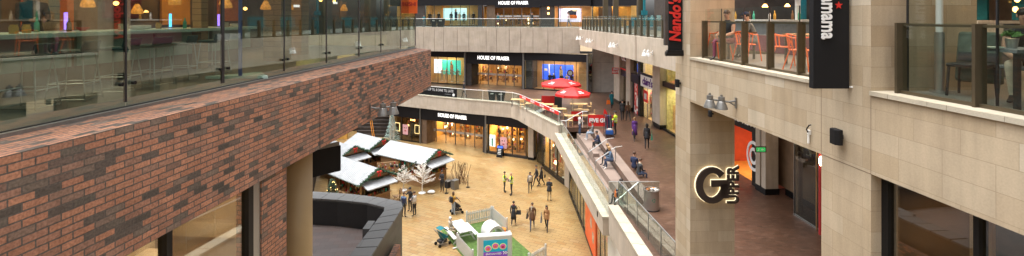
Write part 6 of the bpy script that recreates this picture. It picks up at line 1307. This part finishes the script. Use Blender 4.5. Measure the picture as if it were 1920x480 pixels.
def btable(loc, w, d, lab, m_='dark_frame', rz=-3): 
    q = root('bistro_table', loc, lab, 'table', rz=R(rz)); MB().cb((0, 0, .73), (w, d, .04)).build('table_top', m_, q, local=True)
    for x in (-w / 2 + .06, w / 2 - .06):
        for y in (-d / 2 + .06, d / 2 - .06): MB().cb((x, y, .355), (.05, .05, .71)).build('leg', 'dark_frame', q, local=True)
btable((7.1, 11.2, ZR), .8, 1.5, 'brown table beside the middle orange chair on the balcony', 'c_tan'); btable((6.35, 13.6, ZR), .8, .8, 'table between the seated diners on the balcony', 'c_brown')
q = root('bar_counter', (9.5, 13, ZR), 'long pale grey bar counter inside the balcony restaurant', 'counter'); MB().fb(FRR, 9, 20, 3.5, 4.2, ZR, ZR + 1.02).build('counter_front', 'c_grey', q); MB().fb(FRR, 8.95, 20, 3.4, 4.3, ZR + 1.025, ZR + 1.08).build('worktop', 'c_pale', q); MB().fb(FRR, 9, 20, 3.42, 3.49, ZR, ZR + .55).build('lower_panel', 'c_maroon', q)
g = random.Random(9)
for i in range(16):
    p = FRR.P(9.6 + i * .62, 3.7 + .2 * (i % 2), ZR + 1.08); m_ = ('c_green', 'c_brown', 'c_mustard', 'c_pale')[i % 4]; s_ = ('green', 'brown', 'amber', 'pale')[i % 4]
    tag(MB().lathe(p, [(.04, 0), (.04, .18), (.015, .24), (.015, .3)], 8).build('bottle', m_, smooth=True), f'{s_} bottle on the grey bar counter, number {("one two three four five six seven eight nine ten eleven twelve thirteen fourteen fifteen sixteen").split()[i]} counting away from the camera', 'bottle', 'bottles on the balcony bar counter')
for i, (u, v, z) in enumerate(((17.5, 2.4, 14.43), (15.2, 3.0, 14.55), (13.2, 3.4, 14.57), (12.2, 4.4, 14.62), (16.5, 4.6, 14.6))):
    p = FRR.P(u, v, z); q = root('pendant_lamp', tuple(p), ('small warm pendant lamp above the seated diner', 'warm pendant lamp left of centre in the balcony restaurant', 'warm pendant lamp in the centre of the balcony restaurant', 'warm pendant lamp nearest the tall black sign', 'warm pendant lamp deep in the balcony restaurant')[i], 'pendant lamp', 'pendant lamps in the balcony restaurant')
    MB().lathe(p, [(.03, .1), (.08, .03), (.085, 0), (.07, 0)], 12).build('lamp_shade', 'lamp_warm', q); MB().cyl(p + Vector((0, 0, .1)), (p.x, p.y, 16.4), .005, n=4).build('cord', 'black', q)
q = root('white_pole', (6.5, 7.3, ZR), 'white and silver metal pole standing behind the near glass balustrade', 'pole'); MB().cyl((6.5, 7.3, ZR), (6.5, 7.3, ZR + .92), .062, n=20).build('lower_shaft', 'steel', q); MB().cyl((6.5, 7.3, ZR + .92), (6.5, 7.3, 16.3), .045, n=20).build('upper_shaft', 'white_metal', q); MB().cyl((6.5, 7.3, ZR), (6.5, 7.3, ZR + .03), .12, n=20).build('base', 'steel', q)
btable((6.95, 6.0, ZR), 1.8, .62, 'grey topped table with a potted plant behind the near right glass', 'c_grey', -3)
q = root('potted_plant', (6.3, 6.05, ZR + .75), 'small green plant in a zinc pot on the grey table', 'potted plant'); MB().lathe((6.3, 6.05, ZR + .75), [(.05, 0), (.066, .12), (.07, .125), (.06, .12)], 16).build('pot', 'steel', q); b = MB(); g = random.Random(4)
for k in range(260):
    d = Vector((g.gauss(0, 1), g.gauss(0, 1), abs(g.gauss(.2, .8)))).normalized(); p = Vector((6.3, 6.05, ZR + .90)) + Vector((d.x * .095, d.y * .095, d.z * .085)) * g.uniform(.4, 1); e = d.orthogonal().normalized() * .013; f = d.cross(e).normalized() * .013 + d * .018; b.face([p - e, p - f * .3, p + e, p + f])
b.build('leaves', 'leaf', q) if 'leaf' in MATS else None
for i, (x, y, r, h, m_, lab) in enumerate(((6.62, 6.1, .035, .09, 'c_mustard', 'glass of orange juice on the grey table'), (6.75, 5.95, .04, .08, 'c_pale', 'white cup on the grey table beside the juice'), (6.08, 6.05, .09, .02, 'counter_white', 'pale green plate on the grey table, left of the plant'))):
    tag(MB().lathe((x, y, ZR + .75), [(r * .8, 0), (r, h), (r * .9, h - .004)], 16).build(('juice_glass', 'cup', 'plate')[i], m_, smooth=False), lab, ('glass', 'cup', 'plate')[i])
def chair(loc, rz, lab, m_='dark_frame', coat=None):
    q = root('dining_chair', loc, lab, 'chair', rz=R(rz)); MB().cb((0, 0, .45), (.44, .44, .05)).build('seat', m_, q, local=True, bevel=.015); MB().hexa([(-.21, .19, .5), (.21, .19, .5), (.21, .22, .5), (-.21, .22, .5), (-.2, .26, .9), (.2, .26, .9), (.2, .29, .9), (-.2, .29, .9)]).build('backrest', m_, q, local=True)
    for x in (-.19, .19):
        for y in (-.19, .2): MB().cyl((x, y, .43), (x * 1.1, y * 1.15, 0), .018, n=8).build('leg', m_, q, local=True)
    if coat: 
        cq = root('draped_coat', loc, 'grey green coat draped over the back of the dining chair by the white pole', 'coat', rz=R(rz)); b = MB(); b.hexa([(-.26, .2, .2), (.26, .2, .2), (.27, .36, .16), (-.27, .36, .16), (-.22, .22, .93), (.22, .22, .93), (.22, .34, .92), (-.22, .34, .92)]); b.build('coat_body', coat, cq, local=True, bevel=.04)
mat('coat_green', (.12, .15, .12), .8, var=.2, scale=10)
chair((6.65, 6.95, ZR), -60, 'dining chair with a coat over it behind the middle bronze post', 'dark_frame', 'coat_green'); chair((7.05, 6.55, ZR), -95, 'dining chair of the diner leaning over the grey table', 'c_grey'); chair((5.72, 12.95, ZR), 200, 'chair of the diner in the cap on the balcony', 'c_mustard') if False else None
q = root('white_planter', (7.6, 8.2, ZR), 'long white trough on a dark cabinet inside the near right restaurant', 'trough'); MB().bx(7.2, 8.6, 8.5, 8.9, ZR, ZR + .85).build('cabinet', 'dark_wall', q); MB().bx(7.15, 8.65, 8.45, 8.95, ZR + .85, ZR + 1.02).build('trough', 'c_pale', q)
for i, (x, y, z) in enumerate(((8.0, 7.6, 14.5), (8.6, 8.2, 14.35), (7.7, 9.2, 14.4), (9.2, 8.4, 14.55))):
    q = root('filament_lamp', (x, y, z), ('left', 'lowest', 'deepest', 'right')[i] + ' hanging filament lamp in the near right restaurant', 'pendant lamp', 'filament lamps in the near right restaurant'); MB().ball((x, y, z), (.035, .035, .05), 8, 6).build('bulb', 'lamp_warm', q); MB().cyl((x, y, z + .04), (x, y, 16.3), .005, n=4).build('cord', 'black', q)
# far upper balcony furniture
tl = [(9.4, 33.5), (9.1, 37), (8.8, 41), (9.6, 30.2), (9.9, 27.6)]
for i, (x, y) in enumerate(tl):
    w_ = ('third', 'fourth', 'farthest', 'second', 'nearest')[i]; q = root('cafe_sofa', (x, y, ZB), f'{w_} teal seat behind the bronze post balustrade of the far band', 'seat', 'teal seats on the far balcony'); MB().cb((x, y, ZB + .45), (.7, 1.4, .2)).build('seat', 'teal_fabric', q); MB().cb((x + .3, y, ZB + .85), (.15, 1.4, .7)).build('backrest', 'c_teal', q); MB().cb((x, y, ZB + .18), (.6, 1.2, .34)).build('base', 'c_beige', q)
q = root('teal_pole', (9.0, 29.5, ZB), 'tall teal metal post on the far balcony beside the bronze column', 'post'); x_ = (1208 - 960) / FPX * 32; MB().cyl((x_, 32, ZB), (x_, 32, 18), .09, n=12).build('shaft', 'c_teal', q); MB().cb((x_, 32, ZB + 1.5), (.35, .3, .3)).build('bracket', 'c_teal', q)
# ================================================================== PEOPLE AND MANNEQUINS
def at(x, y, rz): p = G(x, y, rz); return (p[0], p[1], ZC + rz)
g0, g1, g2 = -14.2, -8.7, -1.12
person(at(946, 360, g0), -95, 'woman in a yellow high-visibility vest talking to a colleague on the plaza', 1.66, 'stand', 'c_black', 'c_black', vest=True, arms='front', long_hair=False, hair='hair_dark')
person(at(959, 366, g0), 95, 'man in a yellow high-visibility vest on the plaza, right one of the two', 1.82, 'stand', 'c_black', 'c_black', vest=True, arms='front', bald=True)
person(at(994, 360, g0), 170, 'young woman in a dark jacket walking across the plaza beside the couple in black', 1.62, 'walk', 'c_navy', 'c_black', long_hair=True, stripe='c_beige')
person(at(1006, 350, g0), 95, 'man in black walking left on the plaza, nearer the warm shop window', 1.80, 'walk', 'c_black', 'c_black')
person(at(1015, 349, g0), 80, 'woman in black with a bag walking close behind the man in black', 1.68, 'walk', 'c_black', 'c_black', long_hair=True, hair='hair_brown', phase=-1, coat=.25)
person(at(1030, 377, g0), -10, 'man in dark jacket and khaki trousers standing with his back to the camera', 1.78, 'stand', 'c_black', 'c_khaki', arms='front', bald=False, hair='hair_blond', coat=.18)
person(at(963, 423, g0), -12, 'woman in a black coat with a red scarf walking away across the plaza', 1.66, 'walk', 'c_black', 'c_black', shoes='shoe_pale', coat=.45, scarf='c_maroon', arms='bag')
person(at(998, 430, g0), 172, 'man in brown coat and beige scarf walking toward the camera', 1.78, 'walk', 'c_brown', 'c_jean', coat=.3, scarf='c_beige', hair='hair_brown', shoes='shoe')
person(at(1025, 432, g0), 165, 'woman in a tan jacket walking toward the camera with a grey tote bag', 1.66, 'walk', 'c_tan', 'c_black', long_hair=True, phase=-1, coat=.12)
person(at(850, 403, g0), -38, 'woman in a mustard jacket and light jeans beside the black pushchair', 1.66, 'stand', 'c_mustard', 'c_lightjean', long_hair=True, hair='hair_brown', arms='push', shoes='shoe_pale')
person(at(829, 360, g0), 150, 'man in black standing in front of the grey cabinet by the largest chalet', 1.76, 'stand', 'c_black', 'c_black', arms='front', hair='hair_dark', shoes='c_tan')
person(at(757, 407, g0), -20, 'man in a blue grey jacket with a backpack beside the slate parapet', 1.76, 'stand', 'c_denim', 'c_black', hair='hair_brown')
person(at(769, 396, g0), 150, 'man in black talking with raised arm, in the group near the white trees', 1.74, 'stand', 'c_black', 'c_black', arms='wave', cap='c_black')
person(at(777, 405, g0), 60, 'man in a grey and black jumper, rightmost of the group near the white trees', 1.76, 'stand', 'c_grey', 'c_black', arms='front', hair='hair_brown', stripe='c_pale')
person((-4.0, 31.15, 0), -110, 'seated person in a pale headscarf at the picnic table', 1.62, 'sit', 'c_beige', 'c_khaki', hood='c_pale', arms='lap')
# terrace level
person(at(1147, 204, g1), 0, 'woman in a teal coat with an orange bag, farthest walker on the terrace', 1.68, 'walk', 'c_teal', 'c_black', coat=.5, hair='hair_dark', arms='bag')
person(at(1167, 227, g1), -8, 'man in black walking away past the far shop fronts', 1.80, 'walk', 'c_black', 'c_black', coat=.15)
person(at(1178, 228, g1), 5, 'woman in dark clothes beside the man in black near the shops', 1.68, 'walk', 'c_brown', 'c_black', phase=-1, hair='hair_brown', long_hair=True)
person(at(1190, 264, g1), 178, 'blonde woman in a purple coat walking on the terrace', 1.68, 'walk', 'c_purple', 'c_black', coat=.5, long_hair=True, hair='hair_blond')
person(at(1213, 280, g1), -20, 'woman in black carrying a green and white bag on the terrace', 1.70, 'walk', 'c_black', 'c_black', coat=.2, hair='hair_dark', long_hair=True)
person(at(1154, 253, g1), 70, 'cleaner in a yellow high-visibility vest beside the cleaning cart', 1.76, 'stand', 'hivis', 'c_black', vest=True, cap='c_black', arms='front')
person(at(1087, 254, -9.15), -75, 'woman in a white jumper standing on the seating steps beside a seated friend', 1.68, 'stand', 'c_pale', 'c_jean', arms='front', hair='hair_brown', shoes='shoe_pale')
SL = lambda Y: 6.3 - .13 * (Y - 22.4) / 15.8
def seated(Y, lab, dx=-.12, rz=90, **k): return person((SL(Y) + dx, Y, L1 - .45), rz, lab, 1.74, 'sit', **k)
seated(36.1, 'person in grey seated at the top of the steps beside the woman in white', top='c_grey', legs='c_lightjean', hair='hair_dark', arms='lap', shoes='shoe_pale', rz=80)
seated(33.3, 'man in navy seated alone on the seating steps beside the handrails', top='c_navy', legs='c_black', arms='lap', lean=.3, rz=95)
seated(29.9, 'person in black reading, seated left of the denim jacket on the steps', top='c_black', legs='c_black', arms='lap', lean=.25, hair='hair_blond', long_hair=True, rz=100)
seated(29.2, 'blonde woman in a denim jacket seated on the steps below the handrails', top='c_denim', legs='c_jean', arms='lap', lean=.3, hair='hair_blond', long_hair=True, shoes='shoe_pale', rz=85)
person((6.95, 27.3, L1 - .28), -40, 'man in a navy jacket sitting on the upper step edge, back half turned', 1.76, 'sit', 'c_navy', 'c_black', arms='lap', hair='hair_brown')
person((6.9, 26.2, L1 - .28), -75, 'person in a black fur hooded coat sitting beside the man in navy', 1.70, 'sit', 'c_black', 'c_jean', arms='lap', hair='hair_brown', scarf='c_beige', lean=.2)
person((5.62, 24.7, L1 - .9), 95, 'seated person with a bright orange bag on the lowest step behind the glass', 1.70, 'sit', 'c_navy', 'c_black', arms='lap', scarf='c_maroon', hair='hair_dark')
person(at(870, 183, g1), 85, 'man in black walking along the promenade in front of the store', 1.78, 'walk', 'c_black', 'c_black')
# top level
person((-11.2, 59.9 + 1.2, L2), 150, 'child sized figure in a teal jacket at the rail beside the orange banner', 1.55, 'stand', 'c_teal', 'c_grey', arms='front')
person((-1.75, 60.2, L2), 100, 'person in a teal blue jacket walking past the top level entrance', 1.72, 'walk', 'c_teal', 'c_maroon', hair='hair_dark')
person((2.5, 59.6, L2), 60, 'person all in black in front of the top level amber window', 1.82, 'stand', 'c_black', 'c_black', arms='down')
person((6.9, 58.2, L2), 80, 'man in white top and blue jeans walking at the right of the top level', 1.8, 'walk', 'c_pale', 'c_denim', hair='hair_dark', shoes='shoe_pale')
person((5.9, 13.05, ZR), 120, 'diner in a dark T-shirt seated on the balcony beside the corner column', 1.72, 'sit', 'c_black', 'c_maroon', arms='lap', hair='hair_brown', bare=True, lean=.12)
person((6.75, 13.3, ZR), 60, 'diner in a dark cap seated on the right of the balcony table', 1.7, 'sit', 'c_grey', 'c_grey', arms='lap', cap='c_navy', lean=.35)
person((7.1, 6.62, ZR), 130, 'woman with curly dark hair leaning over the grey table behind the near glass', 1.68, 'sit', 'c_black', 'c_beige', arms='lap', hair='hair_dark', lean=.4, bare=True, shoes='shoe')
person((-8.6, 8.6, 13.05), -120, 'cook in black working behind the sushi counter', 1.72, 'stand', 'c_black', 'c_black', arms='front', cap='c_black')
for x, y, w, rz, m_, lab in ((7.12, 27.05, .3, 0, 'c_black', None),): pass
handbag(tuple(Vector(at(963, 423, g0)) + Vector((.34, .1, .72))), 0, 'black handbag carried by the woman in the black coat', 'c_black', .36, .3)
handbag(tuple(Vector(at(1025, 432, g0)) + Vector((-.36, -.05, .6))), 80, 'grey tote bag carried by the woman in the tan jacket', 'c_grey', .42, .42)
handbag(tuple(Vector(at(998, 430, g0)) + Vector((-.34, .05, .75))), 80, 'black shoulder bag of the man in the brown coat', 'c_black', .4, .34)
handbag(tuple(Vector(at(1213, 280, g1)) + Vector((.33, .02, .62))), 70, 'green and white shopping bag carried by the woman in black', 'c_green', .34, .4)
handbag(tuple(Vector(at(1147, 204, g1)) + Vector((-.34, -.1, .45))), 10, 'orange shopping bag carried by the woman in teal', 'c_orange', .38, .4)
handbag(tuple(Vector(at(1015, 349, g0)) + Vector((.3, 0, .75))), 80, 'black bag carried by the woman in black walking beside the man in black', 'c_black', .34, .3)
handbag((5.3, 24.6, L1 - .42), 80, 'bright orange bag on the lap of the seated person behind the glass', 'c_orange', .38, .26, hl=.1)
backpack(tuple(Vector(at(757, 407, g0)) + Vector((.05, -.18, 1.02))), 160, 'dark backpack on the back of the man in the blue grey jacket', 'c_navy'); backpack(tuple(Vector(at(850, 403, g0)) + Vector((-.13, -.17, .95))), 142, 'black backpack on the back of the woman in the mustard jacket', 'c_black')
# mannequins: two prototypes, copied
def mann_copy(src, loc, rz, lab): return copy_thing(src, tuple(loc), R(rz), lab)
mA = person(tuple(FM.P(FM.ux(829, .9), .9, L1 + .25)), 205, 'cream mannequin, first of the pair left of the teal poster', 1.75, 'stand', 'mannequin', 'mannequin', 'mannequin', skin='mannequin', bald=True, arms='hips', name='mannequin', cat='mannequin', group='mannequins in the store windows', plinth=True)
mB = person(tuple(FM.P(FM.ux(1031, .9), .9, L1 + .25)), 190, 'dark suited mannequin at the left of the blue poster', 1.8, 'stand', 'c_black', 'c_black', 'shoe', skin='c_pale', bald=True, name='mannequin', cat='mannequin', group='mannequins in the store windows', plinth=True)
for F, x, v, z, src, lab in ((FM, 837, 1.0, L1 + .25, mA, 'cream mannequin, second from the left in the teal poster window'), (FM, 848, .8, L1 + .25, mA, 'cream mannequin in front of the teal poster figure'), (FM, 858, 1.0, L1 + .25, mA, 'cream mannequin at the right of the teal poster'),
                             (FM, 1038, .9, L1 + .25, mB, 'dark suited mannequin second in the blue poster window'), (FM, 1053, .8, L1 + .25, mB, 'dark suited mannequin in front of the blue poster figure'), (FM, 1063, .9, L1 + .25, mA, 'pale mannequin beside the round sign in the blue poster window'), (FM, 1072, .9, L1 + .25, mB, 'dark suited mannequin rightmost in the blue poster window'),
                             (FT, 806, 1, L2 + .2, mB, 'dark mannequin leftmost in the top level window'), (FT, 814, 1, L2 + .2, mA, 'pale mannequin second in the top level window'), (FT, 822.5, 1, L2 + .2, mB, 'dark mannequin before the amber panel in the top level window'), (FT, 846, 1, L2 + .2, mB, 'dark mannequin left of the top level poster figure'),
                             (FT, 861, 1, L2 + .2, mA, 'pale mannequin right of the top level poster figure'), (FT, 870, 1, L2 + .2, mB, 'dark mannequin at the right edge of the top level poster'), (FT, 880, 1, L2 + .2, mA, 'pale mannequin second from the right in the top level window'), (FT, 888, 1, L2 + .2, mB, 'dark mannequin rightmost in the top level window'),
                             (FA, 1015, 0, 0, None, '')):
    if src: mann_copy(src, F.P(F.ux(x, v), v, z), 195, lab)
q = root('round_sign', tuple(FM.P(FM.ux(1069, .6), .6, 7.6)), 'round red ringed sign hanging in the blue poster window', 'sign'); c_ = FM.P(FM.ux(1069, .6), .6, 7.65); vv = Vector((FM.v.x, FM.v.y, 0)); MB().cyl(c_, c_ + vv * .03, .40, n=22).build('ring', 'c_maroon', q); MB().cyl(c_ - vv * .02, c_, .26, n=22).build('disc', 'c_pale', q); MB().cyl(c_ + vv * .015, c_ + vv * .015 + Vector((0, 0, 1.5)), .01, n=5).build('wire', 'black', q)
mann_copy(mA, FA.P(1.1, .5, .3), 250, 'cream mannequin in the warm corner window, left one'); mann_copy(mB, FA.P(2.4, .55, .3), 250, 'dark mannequin in the warm corner window, middle'); mann_copy(mA, FA.P(4.0, .5, .3), 250, 'cream mannequin in the warm corner window, right one')
q = root('framed_display', tuple(FA.P(2.9, .3, 1.5)), 'red and grey framed display hanging in the warm corner window', 'framed display'); MB().fb(FA, 2.2, 3.6, .3, .34, 1.5, 3.1).build('frame', 'red', q); MB().fb(FA, 2.35, 3.45, .27, .298, 1.65, 2.95).build('panel', 'c_grey', q)
# ================================================================== LIGHT, SKY, CAMERA
w = bpy.data.worlds.new('World'); S.world = w; w.use_nodes = True; n = w.node_tree.nodes; l = w.node_tree.links
bg = n['Background']; sk_ = n.new('ShaderNodeTexSky'); sk_.sky_type = 'NISHITA'; sk_.sun_disc = False; sk_.sun_elevation = R(76); sk_.sun_rotation = R(260); sk_.air_density = 1; sk_.dust_density = 6; sk_.ozone_density = .6
hs = n.new('ShaderNodeHueSaturation'); hs.inputs['Saturation'].default_value = .12; l.new(sk_.outputs[0], hs.inputs['Color']); l.new(hs.outputs[0], bg.inputs['Color']); bg.inputs['Strength'].default_value = .15
sn = bpy.data.lights.new('sun', 'SUN'); sn.energy = .7; sn.angle = R(35); sn.color = (1, .95, .87); so = bpy.data.objects.new('sun', sn); COL.objects.link(so); so.rotation_euler = (R(38), 0, R(-20))
so.rotation_euler = (R(14), 0, R(-80))
for x, y, z, s, p, c in ((-7.0, 6.5, 16.2, 1.5, 32, (1, .78, .55)), (-6.8, 9.5, 16.2, 1.5, 22, (1, .74, .5)), (-6.8, 13, 16.2, 1.5, 22, (1, .7, .42)), (-6.5, 16.5, 16.2, 1.5, 16, (1, .75, .5)), (-9.5, 9, 16.2, 1.5, 40, (1, .5, .2)), (-9, 14, 16.2, 1.5, 40, (1, .5, .2)), (8, 11, 16.3, 1.5, 110, (1, .72, .5)), (9.2, 14.5, 16.3, 1.5, 90, (1, .7, .45)), (8.2, 7.5, 16.2, 1.0, 26, (1, .68, .42)), (10.5, 12, 16.2, 1.5, 60, (1, .6, .35)), (-5.35, 5, 11.5, .8, 8, (1, .85, .62)), (-5.0, 7.3, 11.5, .4, 8, (1, .85, .65)), (6.6, 6.6, 11.55, .5, 9, (1, .85, .6)), (8.0, 6.2, 16.2, .8, 16, (1, .72, .5)), (12.5, 32, 16.9, 2, 60, (1, .8, .6)), (12, 45, 16.9, 2, 60, (1, .8, .6))): area((x, y, z), s, p, c)  # room lamps, plus unseen fill added for the lower windows and near table
cam = bpy.data.cameras.new('camera'); co = bpy.data.objects.new('camera', cam); COL.objects.link(co); S.camera = co
co.location = (0, 0, ZC); co.rotation_euler = (R(90), 0, 0); cam.sensor_width = 36; cam.sensor_fit = 'HORIZONTAL'; cam.lens = FPX / 1920 * 36; cam.shift_y = -(240 - HY) / 1920; cam.clip_end = 1500; cam.clip_start = .05
vs = S.view_settings; vs.view_transform = 'Standard'; vs.look = 'None'; vs.gamma = 1; vs.exposure = 1.4; vs.use_curve_mapping = False
S.cycles.max_bounces = 8; S.cycles.transparent_max_bounces = 24; S.cycles.glossy_bounces = 4; S.cycles.diffuse_bounces = 3; S.cycles.sample_clamp_indirect = 4; S.cycles.use_denoising = True; S.cycles.caustics_reflective = False; S.cycles.caustics_refractive = False
